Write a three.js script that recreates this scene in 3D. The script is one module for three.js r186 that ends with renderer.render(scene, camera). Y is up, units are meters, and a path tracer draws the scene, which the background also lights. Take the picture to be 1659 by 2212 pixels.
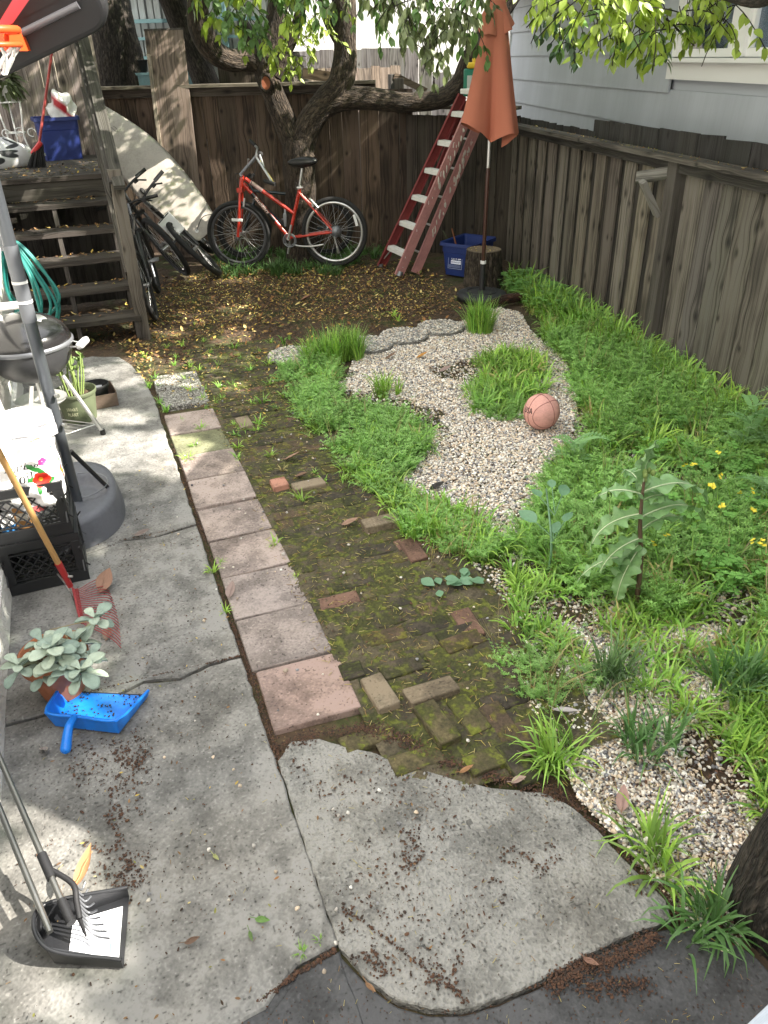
import * as THREE from 'three';
import { RoundedBoxGeometry } from 'three/addons/geometries/RoundedBoxGeometry.js';
import { mergeGeometries, mergeVertices } from 'three/addons/utils/BufferGeometryUtils.js';
import { FontLoader } from 'three/addons/loaders/FontLoader.js';
import { TextGeometry } from 'three/addons/geometries/TextGeometry.js';

// ---------------------------------------------------------------- camera, sky, sun, exposure
// world: x = across the yard (right), z = -(distance along the yard), y up, metres
const scene = new THREE.Scene();
const RAD = Math.PI / 180, CAMH = 2.2, YAW = 20.3;
const camera = new THREE.PerspectiveCamera(67.35, 3 / 4, 0.05, 600);
camera.position.set(0, CAMH, 0);
camera.rotation.order = 'YXZ';
camera.rotation.set(-30.7 * RAD, -YAW * RAD, -1.53 * RAD);
camera.updateMatrixWorld(true);
scene.add(camera);
const renderer = new THREE.WebGLRenderer({ antialias: true });
renderer.setSize(768, 1024);
renderer.toneMapping = THREE.LinearToneMapping;
renderer.toneMappingExposure = 3.25;
renderer.shadowMap.enabled = true;
const SUN = new THREE.Vector3(0.66, 0.64, 0.39).normalize();       // towards the sun
{
  const w = 256, h = 128, d = new Float32Array(w * h * 4);
  for (let j = 0; j < h; j++) for (let i = 0; i < w; i++) {
    const el = (j + 0.5) / h * Math.PI - Math.PI / 2, az = i / w * 2 * Math.PI;
    const t = Math.max(0, Math.sin(el));
    const cl = 0.5 + 0.25 * Math.sin(az * 3 + 2.1 * Math.sin(el * 5)) + 0.25 * Math.sin(az * 5 + 1.3 + el * 7);
    const k = el < 0 ? 0.47 : 0.85, o = (j * w + i) * 4;
    d[o] = k * (1.15 - 0.18 * t + 0.12 * cl * t); d[o + 1] = k * (1.13 - 0.13 * t + 0.10 * cl * t); d[o + 2] = k * (1.09 - 0.03 * t + 0.06 * cl * t); d[o + 3] = 1;
  }
  const sky = new THREE.DataTexture(d, w, h, THREE.RGBAFormat, THREE.FloatType);
  sky.mapping = THREE.EquirectangularReflectionMapping; sky.magFilter = THREE.LinearFilter; sky.needsUpdate = true;
  scene.background = sky; scene.environment = sky;
}
const sun = new THREE.DirectionalLight(new THREE.Color(1, 0.93, 0.82), 5);
sun.position.copy(SUN).multiplyScalar(40); sun.target.position.set(1, 0, -6);
sun.position.add(sun.target.position); scene.add(sun, sun.target);
sun.castShadow = true; sun.shadow.mapSize.set(4096, 4096); sun.shadow.radius = 1;
Object.assign(sun.shadow.camera, { left: -16, right: 16, top: 16, bottom: -16, near: 1, far: 90 });

// ---------------------------------------------------------------- helpers
let seed = 7;
function rnd() { seed |= 0; seed = seed + 0x6D2B79F5 | 0; let t = Math.imul(seed ^ seed >>> 15, 1 | seed); t = t + Math.imul(t ^ t >>> 7, 61 | t) ^ t; return ((t ^ t >>> 14) >>> 0) / 4294967296; }
const rr = (a, b) => a + (b - a) * rnd(), pick = (a) => a[Math.floor(rnd() * a.length)];
const V3 = (x, y, z) => new THREE.Vector3(x, y, z);
const P = (r, u, h = 0) => V3(r, h, -u);                           // yard coordinates
const FPX = 1660;
function ray(x, y) { return V3(x - 829.5, 1106 - y, -FPX).applyQuaternion(camera.quaternion); }
function G(x, y, h = 0) { const d = ray(x, y); return d.multiplyScalar((h - CAMH) / d.y).add(camera.position); }  // a spot seen in the photograph, on the level h
function W(x, y, A, B) {                                           // ... on the upright plane through A and B
  const d = ray(x, y), nx = -(B.z - A.z), nz = B.x - A.x, t = (nx * A.x + nz * A.z) / (nx * d.x + nz * d.z);
  return d.multiplyScalar(t).add(camera.position);
}
const FWD = V3(Math.sin(YAW * RAD), 0, -Math.cos(YAW * RAD)), RGT = V3(Math.cos(YAW * RAD), 0, Math.sin(YAW * RAD));
const Cc = (x, z, h = 0) => RGT.clone().multiplyScalar(x).addScaledVector(FWD, -z).setY(h);   // x right of the photographer, -z ahead
function D(x, y, dist) { const d = ray(x, y); return d.multiplyScalar(dist / d.dot(FWD)).add(camera.position); }
const names = {};
function numbered(n) { const k = names[n] = (names[n] ?? -1) + 1; return k ? n + '_' + String(k).padStart(3, '0') : n; }
function tag(o, label, category, group, kind) {
  if (label) o.userData.label = label; if (category) o.userData.category = category;
  if (group) o.userData.group = group; if (kind) o.userData.kind = kind;
  return o;
}
function thing(name, label, category, pos = V3(0, 0, 0), turn = 0, group) {
  const o = new THREE.Group(); o.name = numbered(name); o.position.copy(pos); o.rotation.y = turn; scene.add(o);
  return tag(o, label, category, group);
}
function struct(name, label) { const o = new THREE.Group(); o.name = name; scene.add(o); o.userData.kind = 'structure'; if (label) o.userData.label = label; return o; }
function part(name, geo, m, parent) {
  if (Array.isArray(geo)) geo = merge(geo);
  const o = new THREE.Mesh(geo, m); o.name = parent === scene ? numbered(name) : name; o.castShadow = o.receiveShadow = true; parent.add(o); return o;
}
function merge(list) {
  const g = list.map((q) => { const n = q.index ? q.toNonIndexed() : q; for (const k of Object.keys(n.attributes)) if (!['position', 'normal', 'uv', 'color'].includes(k)) n.deleteAttribute(k); return n; });
  const col = g.every((q) => q.attributes.color);
  if (!col) g.forEach((q) => q.deleteAttribute('color'));
  return g.length === 1 ? g[0] : mergeGeometries(g);
}
function stuff(name, geo, m, list, parent = scene, label, category) {   // list: [position, quaternion, scale(Vector3|number), color]
  const o = new THREE.InstancedMesh(geo, m, list.length), mt = new THREE.Matrix4(), s = V3(1, 1, 1);
  list.forEach(([p, q, k, c], i) => { typeof k === 'number' ? s.set(k, k, k) : s.copy(k); o.setMatrixAt(i, mt.compose(p, q, s)); if (c) o.setColorAt(i, c); });
  o.name = parent === scene ? numbered(name) : name; o.castShadow = o.receiveShadow = true; parent.add(o);
  return tag(o, label, category, null, 'stuff');
}
const E_ = new THREE.Euler();
const Q = (x, y, z, o = 'YXZ') => new THREE.Quaternion().setFromEuler(E_.set(x, y, z, o));
const lin = (r, g, b) => new THREE.Color().setRGB(r, g, b);
function mat(r, g, b, rough = 0.8, extra = {}) { return new THREE.MeshStandardMaterial({ color: lin(r, g, b), roughness: rough, side: THREE.DoubleSide, ...extra }); }
function phys(r, g, b, rough, extra = {}) { return new THREE.MeshPhysicalMaterial({ color: lin(r, g, b), roughness: rough, side: THREE.DoubleSide, ...extra }); }
function move(g, x, y, z, rx = 0, ry = 0, rz = 0) { if (rx || ry || rz) g.applyQuaternion(Q(rx, ry, rz)); return g.translate(x, y, z); }
const box = (w, h, d, x = 0, y = 0, z = 0, rx = 0, ry = 0, rz = 0) => move(new THREE.BoxGeometry(w, h, d), x, y, z, rx, ry, rz);
const rbox = (w, h, d, x = 0, y = 0, z = 0, r = 0.01, rx = 0, ry = 0, rz = 0, seg = 2) => move(new RoundedBoxGeometry(w, h, d, seg, Math.min(r, w * 0.49, h * 0.49, d * 0.49)), x, y, z, rx, ry, rz);
function rod(a, b, r1, r2 = r1, seg = 10) {
  const L = a.distanceTo(b), g = new THREE.CylinderGeometry(r2, r1, L, seg, 1);
  g.applyQuaternion(new THREE.Quaternion().setFromUnitVectors(V3(0, 1, 0), b.clone().sub(a).normalize()));
  return g.translate((a.x + b.x) / 2, (a.y + b.y) / 2, (a.z + b.z) / 2);
}
function tube(pts, r, seg = 24, rad = 8, closed = false) { return new THREE.TubeGeometry(new THREE.CatmullRomCurve3(pts, closed), seg, r, rad, closed); }
function taper(pts, radii, seg, rad = 14, wob = 0, sd = 1) {       // limb: a swept tube whose radius follows radii; wob = bark unevenness
  const c = new THREE.CatmullRomCurve3(pts), g = new THREE.TubeGeometry(c, seg, 1, rad, false), p = g.attributes.position, uv = g.attributes.uv, L = c.getLength();
  const f = V3(0, 0, 0);
  for (let i = 0; i <= seg; i++) {
    const t = i / seg, k = t * (radii.length - 1), a = Math.floor(k), R = a >= radii.length - 1 ? radii.at(-1) : radii[a] + (radii[a + 1] - radii[a]) * (k - a);
    c.getPointAt(t, f);
    for (let j = 0; j <= rad; j++) {
      const n = i * (rad + 1) + j, an = (j % rad) / rad * 6.2832;
      const w = 1 + wob * (Math.sin(an * 2 + t * L * 5 + sd) * 0.5 + Math.sin(an * 3 - t * L * 9 + sd * 2) * 0.35 + Math.sin(an * 5 + t * L * 17 + sd * 3) * 0.25);
      p.setXYZ(n, f.x + (p.getX(n) - f.x) * R * w, f.y + (p.getY(n) - f.y) * R * w, f.z + (p.getZ(n) - f.z) * R * w);
      uv.setXY(n, j / rad * 6.28 * radii[0], t * L);
    }
  }
  g.computeVertexNormals(); return g;
}
function lathe(pts, seg = 32) { return new THREE.LatheGeometry(pts.map(([x, y]) => new THREE.Vector2(x, y)), seg); }
function metreUV(g, axis = 'y', ou = rnd() * 3, ov = rnd() * 3) {  // planar uv in metres; v runs along axis
  const n = g.attributes.normal, p = g.attributes.position, uv = g.attributes.uv;
  for (let i = 0; i < p.count; i++) {
    const q = { x: p.getX(i), y: p.getY(i), z: p.getZ(i) }, a = { x: Math.abs(n.getX(i)), y: Math.abs(n.getY(i)), z: Math.abs(n.getZ(i)) };
    const dom = a.x > a.y && a.x > a.z ? 'x' : a.y > a.z ? 'y' : 'z';
    const rest = ['x', 'y', 'z'].filter((k) => k !== dom);
    const v = rest.includes(axis) ? axis : rest[0], u = rest.find((k) => k !== v);
    uv.setXY(i, q[u] + ou, q[v] + ov);
  }
  return g;
}
function paint(g, c) { const n = g.attributes.position.count, a = new Float32Array(n * 3); for (let i = 0; i < n; i++) { a[i * 3] = c.r; a[i * 3 + 1] = c.g; a[i * 3 + 2] = c.b; } g.setAttribute('color', new THREE.BufferAttribute(a, 3)); return g; }
function inPoly(x, y, poly) { let c = false; for (let i = 0, j = poly.length - 1; i < poly.length; j = i++) { const [xi, yi] = poly[i], [xj, yj] = poly[j]; if ((yi > y) !== (yj > y) && x < (xj - xi) * (y - yi) / (yj - yi) + xi) c = !c; } return c; }
const flat = (pts, h = 0) => pts.map(([x, y]) => { const g = G(x, y, h); return [g.x, g.z]; });   // outline seen in the photograph -> outline on the ground (x, z)
function bbox(poly) { const xs = poly.map((p) => p[0]), zs = poly.map((p) => p[1]); return [Math.min(...xs), Math.max(...xs), Math.min(...zs), Math.max(...zs)]; }
function scatter(poly, n) { const [a, b, c, d] = bbox(poly), o = []; let k = 0; while (o.length < n && k++ < n * 40) { const x = rr(a, b), z = rr(c, d); if (inPoly(x, z, poly)) o.push([x, z]); } return o; }
function areaOf(poly) { let a = 0; for (let i = 0, j = poly.length - 1; i < poly.length; j = i++) a += poly[j][0] * poly[i][1] - poly[i][0] * poly[j][1]; return Math.abs(a) / 2; }

// ---------------------------------------------------------------- noise and textures
const LAT = new Float32Array(65536); { let s = 99; for (let i = 0; i < 65536; i++) { s = Math.imul(s, 1664525) + 1013904223 | 0; LAT[i] = (s >>> 8) / 16777216; } }
function vn(x, y, px, py, sd) {                                    // tileable value noise, periods px, py
  const xi = Math.floor(x), yi = Math.floor(y), fx = x - xi, fy = y - yi, sx = fx * fx * (3 - 2 * fx), sy = fy * fy * (3 - 2 * fy);
  const h = (a, b) => LAT[(((a % px + px) % px) * 157 + ((b % py + py) % py) * 613 + sd * 7919) & 65535];
  const a = h(xi, yi), b = h(xi + 1, yi), c = h(xi, yi + 1), e = h(xi + 1, yi + 1);
  return a + (b - a) * sx + (c - a) * sy + (a - b - c + e) * sx * sy;
}
function fbm(u, v, fx, fy, oct, sd) { let s = 0, a = 0.5, n = 0; for (let o = 0; o < oct; o++) { s += a * vn(u * fx, v * fy, fx, fy, sd + o * 3); n += a; a *= 0.55; fx *= 2; fy *= 2; } return s / n; }
const enc = (v) => { v = Math.min(1, Math.max(0, v)); return Math.round(255 * (v <= 0.0031308 ? v * 12.92 : 1.055 * Math.pow(v, 1 / 2.4) - 0.055)); };
function tex(w, h, fn, srgb = true, rx = 1, ry = 1) {
  const d = new Uint8Array(w * h * 4);
  for (let j = 0; j < h; j++) for (let i = 0; i < w; i++) { const c = fn((i + 0.5) / w, (j + 0.5) / h), o = (j * w + i) * 4; if (typeof c === 'number') d[o] = d[o + 1] = d[o + 2] = srgb ? enc(c) : Math.max(0, Math.min(255, c * 255)); else { d[o] = enc(c[0]); d[o + 1] = enc(c[1]); d[o + 2] = enc(c[2]); } d[o + 3] = 255; }
  const t = new THREE.DataTexture(d, w, h, THREE.RGBAFormat); t.wrapS = t.wrapT = THREE.RepeatWrapping; t.magFilter = THREE.LinearFilter; t.minFilter = THREE.LinearMipmapLinearFilter; t.generateMipmaps = true;
  if (srgb) t.colorSpace = THREE.SRGBColorSpace; t.repeat.set(rx, ry); t.needsUpdate = true; return t;
}
const ss = (a, b, x) => { const t = Math.min(1, Math.max(0, (x - a) / (b - a))); return t * t * (3 - 2 * t); };
const mix3 = (a, b, t) => [a[0] + (b[0] - a[0]) * t, a[1] + (b[1] - a[1]) * t, a[2] + (b[2] - a[2]) * t];
// weathered wood, 0.5 m x 2 m
const knots = []; { for (let i = 0; i < 9; i++) knots.push([rnd(), rnd(), rr(0.035, 0.075), rr(0.014, 0.028)]); }
function woodAt(u, v, sd) {
  let du = 0, kn = 0;
  for (const [kx, ky, a, b] of knots) { let dx = u - kx, dy = v - ky; dx -= Math.round(dx); dy -= Math.round(dy); const q = (dx / a) ** 2 + (dy / b) ** 2; if (q < 30) { kn = Math.max(kn, Math.exp(-q * 1.3)); du += dx * 0.8 * Math.exp(-q / 6); } }
  const x = u - du, g1 = fbm(x, v, 48, 3, 4, sd), g2 = fbm(x, v, 14, 1, 3, sd + 11), blot = fbm(u, v, 4, 6, 4, sd + 23), fine = fbm(x, v, 160, 8, 2, sd + 31);
  return [0.42 * g1 + 0.38 * g2 + 0.2 * fine, blot, kn];
}
const woodMap = tex(512, 1024, (u, v) => { const [g, b, k] = woodAt(u, v, 3); let l = 0.16 + 1.25 * ss(0.24, 0.76, g); l *= 0.5 + 0.85 * ss(0.15, 0.85, b); const gr = Math.max(0, b - 0.55) * 0.35; l *= 1 - 0.8 * k; return [l * (1 - gr * 0.3), l * (0.97), l * (0.93 - gr * 0.5)]; }, true, 2, 0.5);
const woodBump = tex(512, 1024, (u, v) => { const [g, , k] = woodAt(u, v, 3); return ss(0.2, 0.8, g) * (1 - 0.6 * k); }, false, 2, 0.5);
const speck = (u, v, n, sd) => vn(u * n, v * n, n, n, sd);
const concMap = tex(1024, 1024, (u, v) => {
  const big = fbm(u, v, 3, 3, 5, 5), mid = fbm(u, v, 24, 24, 4, 9), f1 = speck(u, v, 256, 12), f2 = speck(u, v, 512, 14), f3 = speck(u, v, 128, 19);
  let l = 0.60 + 0.45 * ss(0.2, 0.8, big); l *= 0.72 + 0.56 * ss(0.2, 0.8, mid); l *= 0.86 + 0.28 * f2; if (f1 > 0.90) l *= 1.4; if (f1 < 0.09) l *= 0.55; if (f3 > 0.95) l *= 0.45; l *= 1 - 0.3 * ss(0.56, 0.66, fbm(u, v, 5, 5, 6, 50)); l *= 0.80 + 0.40 * f1;
  const w = fbm(u, v, 6, 6, 4, 40); return [l * (1 + 0.05 * (w - 0.5)), l, l * (0.985 - 0.08 * (w - 0.5))];
}, true, 0.5, 0.5);
const concBump = tex(1024, 1024, (u, v) => 0.5 * fbm(u, v, 20, 20, 4, 9) + 0.3 * speck(u, v, 256, 12) + 0.2 * speck(u, v, 512, 14), false, 0.5, 0.5);
const roughMapC = tex(512, 512, (u, v) => 0.7 + 0.3 * fbm(u, v, 8, 8, 4, 77), false, 0.5, 0.5);
const soilMap = tex(1024, 1024, (u, v) => {
  const big = fbm(u, v, 3, 3, 4, 61), f = fbm(u, v, 60, 60, 3, 66), s = speck(u, v, 220, 68), m = ss(0.52, 0.68, fbm(u, v, 5, 5, 5, 71));
  const l = (0.5 + 0.7 * f) * (0.7 + 0.6 * big); let c = [0.085 * l, 0.056 * l, 0.034 * l]; if (s > 0.86) c = [0.20 * l, 0.13 * l, 0.06 * l]; if (s < 0.14) c = [0.03 * l, 0.022 * l, 0.016 * l];
  return mix3(c, [0.055 * l, 0.075 * l, 0.018 * l], m * 0.7);
}, true, 0.6, 0.6);
const soilBump = tex(512, 512, (u, v) => fbm(u, v, 40, 40, 4, 66), false, 0.6, 0.6);
// moss on brick, 0.7 m
const mossMap = tex(1024, 1024, (u, v) => {
  const m0 = fbm(u, v, 6, 6, 5, 81), f = fbm(u, v, 90, 90, 3, 83), g = fbm(u, v, 30, 30, 3, 87), d = fbm(u, v, 9, 9, 4, 91);
  const l = 0.5 + 1.0 * f; let c = mix3([0.105 * l, 0.082 * l, 0.058 * l], [0.062 * l, 0.050 * l, 0.036 * l], ss(0.35, 0.6, d));
  const m = ss(0.39, 0.57, m0 * 0.7 + g * 0.3); c = mix3(c, mix3([0.048, 0.050, 0.016], [0.115, 0.125, 0.022], ss(0.45, 0.75, g)).map((q) => q * (0.5 + f)), m * 0.92);
  return c;
}, true, 1.4, 1.4);
const mossBump = tex(512, 512, (u, v) => 0.6 * fbm(u, v, 60, 60, 3, 83) + 0.4 * fbm(u, v, 20, 20, 3, 87), false, 1.4, 1.4);
const barkMap = tex(512, 512, (u, v) => { const x = u + 0.03 * fbm(u, v, 6, 4, 3, 101); const r = Math.abs(fbm(x, v, 22, 9, 4, 103) - 0.5) * 2, b = fbm(u, v, 5, 5, 4, 107); const l = (0.18 + 1.7 * r) * (0.5 + 1.0 * b) * (0.7 + 0.6 * vn(u * 64, v * 64, 64, 64, 110)); return [l, l * 0.95, l * 0.87]; }, true, 2, 1.2);
const barkBump = tex(512, 512, (u, v) => { const x = u + 0.03 * fbm(u, v, 6, 4, 3, 101); return Math.abs(fbm(x, v, 22, 9, 4, 103) - 0.5) * 2; }, false, 2, 1.2);
const grime = tex(512, 512, (u, v) => { const b = fbm(u, v, 5, 5, 5, 121), f = fbm(u, v, 40, 40, 3, 127); return (0.72 + 0.45 * b) * (0.86 + 0.28 * f); }, true, 2, 2);
const aggMap = tex(512, 512, (u, v) => { const a = speck(u, v, 96, 131), b = speck(u, v, 64, 135); const l = 0.25 + 0.9 * ss(0.3, 0.8, 0.6 * a + 0.4 * b); return [l, l * 0.98, l * 0.94]; }, true, 1.6, 1.6);
const wallMap = tex(512, 512, (u, v) => 0.9 + 0.12 * fbm(u, v, 30, 30, 4, 141), true, 1, 1);
const wallBump = tex(512, 512, (u, v) => fbm(u, v, 60, 60, 3, 141), false, 1.5, 1.5);
const sidingMap = tex(512, 512, (u, v) => (0.86 + 0.2 * fbm(u, v, 3, 5, 5, 151)) * (0.95 + 0.1 * fbm(u, v, 4, 60, 3, 155)), true, 0.5, 1);
function canvasTex(w, h, draw) { const c = document.createElement('canvas'); c.width = w; c.height = h; draw(c.getContext('2d'), w, h); const t = new THREE.CanvasTexture(c); t.colorSpace = THREE.SRGBColorSpace; t.anisotropy = 4; return t; }

// ---------------------------------------------------------------- materials
const vc = { vertexColors: true };
const M = {
  wood: mat(1, 1, 1, 0.9, { map: woodMap, bumpMap: woodBump, bumpScale: 0.004, vertexColors: true }),
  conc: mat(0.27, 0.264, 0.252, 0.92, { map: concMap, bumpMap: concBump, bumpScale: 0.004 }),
  concDark: mat(0.082, 0.083, 0.088, 0.85, { map: concMap, bumpMap: concBump, bumpScale: 0.004 }),  // dark concrete, darkened further: shade near the camera is put into the colour
  concLight: mat(0.29, 0.285, 0.268, 0.95, { map: concMap, bumpMap: concBump, bumpScale: 0.016 }),
  paverA: mat(0.41, 0.335, 0.305, 0.92, { map: concMap, bumpMap: concBump, bumpScale: 0.003 }),
  paverB: mat(0.36, 0.305, 0.285, 0.92, { map: concMap, bumpMap: concBump, bumpScale: 0.003 }),
  paverC: mat(0.36, 0.262, 0.232, 0.92, { map: concMap, bumpMap: concBump, bumpScale: 0.003 }),
  paverMoss: mat(0.23, 0.235, 0.14, 0.95, { map: concMap, bumpMap: concBump, bumpScale: 0.004 }),
  soil: mat(1, 1, 1, 1, { map: soilMap, bumpMap: soilBump, bumpScale: 0.012 }),
  brick: [mat(0.8, 0.8, 0.8, 0.95, { map: mossMap, bumpMap: mossBump, bumpScale: 0.006 }), mat(1.1, 0.95, 0.85, 0.95, { map: mossMap, bumpMap: mossBump, bumpScale: 0.006 }), mat(0.6, 0.62, 0.64, 0.95, { map: mossMap, bumpMap: mossBump, bumpScale: 0.006 }), mat(1.1, 1.15, 0.8, 0.95, { map: mossMap, bumpMap: mossBump, bumpScale: 0.006 })],
  moss: mat(0.95, 1.0, 0.9, 1, { map: mossMap, bumpMap: mossBump, bumpScale: 0.01 }),
  brickBare: mat(0.19, 0.11, 0.08, 0.95, { map: concMap, bumpMap: concBump, bumpScale: 0.004 }),
  brickPink: mat(0.46, 0.23, 0.165, 0.95, { map: concMap, bumpMap: concBump, bumpScale: 0.004 }),
  brickTan: mat(0.25, 0.20, 0.14, 0.95, { map: concMap, bumpMap: concBump, bumpScale: 0.004 }),
  bark: mat(0.085, 0.066, 0.05, 0.95, { map: barkMap, bumpMap: barkBump, bumpScale: 0.03 }),
  barkDark: mat(0.06, 0.05, 0.043, 0.95, { map: barkMap, bumpMap: barkBump, bumpScale: 0.02 }),
  cutWood: mat(0.20, 0.155, 0.105, 0.95, { map: grime }),
  pebble: mat(1, 1, 1, 0.75), agg: mat(0.50, 0.49, 0.46, 0.9, { map: aggMap, bumpMap: aggMap, bumpScale: 0.01 }),
  grass: phys(1, 1, 1, 0.5, { transmission: 0.25, thickness: 0 }),
  leaf: phys(1, 1, 1, 0.5, { transmission: 0.42, thickness: 0 }),
  dryLeaf: mat(1, 1, 1, 0.85),
  white: mat(0.8, 0.8, 0.79, 0.5), whiteMat: mat(0.78, 0.77, 0.74, 0.8, { map: grime }),
  black: mat(0.018, 0.018, 0.02, 0.5), blackRub: mat(0.016, 0.016, 0.016, 0.8), blackMet: mat(0.03, 0.03, 0.033, 0.35, { metalness: 0.3 }),
  steel: mat(0.55, 0.55, 0.55, 0.32, { metalness: 0.9 }), alu: mat(0.62, 0.62, 0.61, 0.45, { metalness: 0.7 }),
  greyMet: mat(0.22, 0.23, 0.25, 0.4, { metalness: 0.5 }),
  red: mat(0.40, 0.035, 0.02, 0.3, { metalness: 0.15 }),
  siding: mat(0.46, 0.49, 0.54, 0.75, { map: sidingMap }),
  stucco: mat(0.78, 0.77, 0.74, 0.9, { map: wallMap, bumpMap: wallBump, bumpScale: 0.012 }),
  glass: new THREE.MeshPhysicalMaterial({ color: lin(0.9, 0.95, 1), roughness: 0.03, transmission: 1, thickness: 0, ior: 1.5 }),
  room: mat(0.02, 0.025, 0.035, 0.9),
};
// ---------------------------------------------------------------- the ground
{
  const xs = [], zs = [];
  for (let x = -6; x <= 8.01; x += 0.2) xs.push(x); for (let z = 2; z >= -15.01; z -= 0.2) zs.push(z);
  const X = [-300, -60, -15, ...xs, 15, 60, 300], Z = [300, 60, 10, ...zs, -25, -60, -300], pos = [], uv = [], idx = [];
  for (const z of Z) for (const x of X) {
    const inn = x > -5 && x < 7 && z < -1 && z > -14;
    const n = inn ? (fbm((x + 20) / 40, (z + 20) / 40, 40, 40, 3, 5) - 0.5) * 0.05 : 0;
    pos.push(x, -0.035 + n, z); uv.push(x, z);
  }
  const nx = X.length;
  for (let j = 0; j < Z.length - 1; j++) for (let i = 0; i < nx - 1; i++) { const a = j * nx + i; idx.push(a, a + 1, a + nx, a + 1, a + nx + 1, a + nx); }
  const g = new THREE.BufferGeometry(); g.setAttribute('position', new THREE.Float32BufferAttribute(pos, 3)); g.setAttribute('uv', new THREE.Float32BufferAttribute(uv, 2)); g.setIndex(idx.map((_, i) => idx[i - i % 3 + [0, 2, 1][i % 3]])); g.computeVertexNormals();
  if (g.attributes.normal.getY(nx * 10 + 10) < 0) { g.setIndex(idx); g.computeVertexNormals(); }
  const o = part('ground', g, M.soil, scene); tag(o, null, null, null, 'structure');
}
// slabs: an outline (r, u) extruded downwards, edges roughened
function rough(pts, step, amp) {
  const o = [];
  for (let i = 0; i < pts.length; i++) {
    const a = pts[i], b = pts[(i + 1) % pts.length], L = Math.hypot(b[0] - a[0], b[1] - a[1]), n = Math.max(1, Math.round(L / step)), k = (a[2] ?? 1) * amp;
    for (let j = 0; j < n; j++) { const t = j / n, q = j ? k : 0; o.push([a[0] + (b[0] - a[0]) * t + rr(-q, q), a[1] + (b[1] - a[1]) * t + rr(-q, q)]); }
  }
  return o;
}
function slab(pts, top, thick, m, parent, name, bev = 0.006) {      // pts: [x, z]
  const s = new THREE.Shape(pts.map(([x, z]) => new THREE.Vector2(x, -z)));
  const g = new THREE.ExtrudeGeometry(s, { depth: thick, bevelEnabled: bev > 0, bevelSize: bev, bevelOffset: -bev, bevelThickness: bev, bevelSegments: 1, steps: 1 });
  g.rotateX(-Math.PI / 2).translate(0, top - thick - bev, 0);
  return part(name, metreUV(g, 'z', 0, 0), m, parent);
}
const ru = (a) => a.map(([r, u, k]) => [r, -u, k]);
const RE = 0.285;                                                   // right edge of the concrete path
{
  const path = struct('concrete_path');
  const j1 = [[RE, 3.765], [0.05, 3.73], [-0.1, 3.76], [-0.3, 3.70], [-0.72, 3.72]], j2 = [[RE, 2.60], [0.15, 2.60], [0.02, 2.56], [-0.12, 2.60], [-0.25, 2.55], [-0.72, 2.56]], j3 = [[RE, 1.255], [0.16, 1.24], [0.05, 1.16], [-0.2, 1.12], [-0.72, 1.02]];
  const dn = (j) => j.map(([r, u]) => [r, u - 0.014]);
  slab(rough(ru([...dn(j1).reverse(), ...j2]), 0.05, 0.004), 0, 0.12, M.conc, path, 'slab');
  slab(rough(ru([...dn(j2).reverse(), ...j3]), 0.05, 0.004), -0.004, 0.12, M.conc, path, 'slab');
  slab(rough(ru([[-0.72, 6.9], [-0.1, 6.98], [0.12, 6.86], [0.2, 6.6], [RE - 0.02, 6.2], [RE, 5.8], [RE, 3.78], ...j1.slice(1)]), 0.06, 0.006), -0.002, 0.12, M.conc, path, 'slab');
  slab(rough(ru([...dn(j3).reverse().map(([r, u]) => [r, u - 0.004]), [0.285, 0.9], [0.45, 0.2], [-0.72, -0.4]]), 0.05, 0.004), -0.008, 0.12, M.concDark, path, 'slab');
  // the pale rounded patch and the dark slab beside it, camera-side shade in its colour
  const pale = flat([[600, 1642], [628, 1600], [690, 1594], [745, 1612], [800, 1622], [860, 1648], [930, 1666], [1010, 1690], [1080, 1702], [1180, 1712], [1240, 1745], [1290, 1790], [1330, 1835], [1385, 1890], [1440, 1945], [1452, 1985], [1400, 2002], [1330, 2030], [1250, 2070], [1170, 2115], [1080, 2155], [1000, 2177], [930, 2178], [860, 2160], [800, 2118], [760, 2075], [733, 2046], [700, 1950], [660, 1830], [625, 1720]]);
  slab(rough(pale, 0.03, 0.0035), -0.001, 0.1, M.concLight, path, 'slab', 0.004);
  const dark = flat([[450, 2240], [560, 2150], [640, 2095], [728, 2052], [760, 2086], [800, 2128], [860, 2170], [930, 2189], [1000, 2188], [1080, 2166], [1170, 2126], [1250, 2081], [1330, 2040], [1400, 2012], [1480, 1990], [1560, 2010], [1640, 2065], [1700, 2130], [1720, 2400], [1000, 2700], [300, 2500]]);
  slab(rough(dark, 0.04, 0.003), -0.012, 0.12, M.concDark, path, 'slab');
  // square pavers along the path
  const pv = struct('paver_edging');
  const vy = [], L = 0.362; const mats = [M.paverC, M.paverB, M.paverB, M.paverA, M.paverA, M.paverA, M.paverA, M.paverMoss, M.paverA];
  for (let i = 0; i < 9; i++) {
    const g = rbox(0.352, 0.06, L - 0.012, 0, 0, 0, 0.008); metreUV(g, 'z');
    const o = part('paver', g, mats[i], pv); o.position.set(0.302 + 0.176 + 0.012 + rr(-0.006, 0.006) + (i === 0 ? 0.01 : 0), -0.026 + rr(-0.006, 0.006), -(2.11 + L * (i + 0.5) + rr(-0.004, 0.004))); o.rotation.set(rr(-0.012, 0.012), rr(-0.02, 0.02) + (i === 0 ? -0.03 : 0), rr(-0.012, 0.012));
  }
  for (let i = 0; i < 2; i++) {                                     // the last two show bare aggregate
    const g = metreUV(rbox(0.352, 0.06, L - 0.02, 0, 0, 0, 0.012), 'z'); const o = part('paver', g, M.agg, pv); o.position.set(0.5, -0.024, -(5.56 + L * (i + 0.35))); o.rotation.y = rr(-0.05, 0.05);
  }
}
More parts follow.
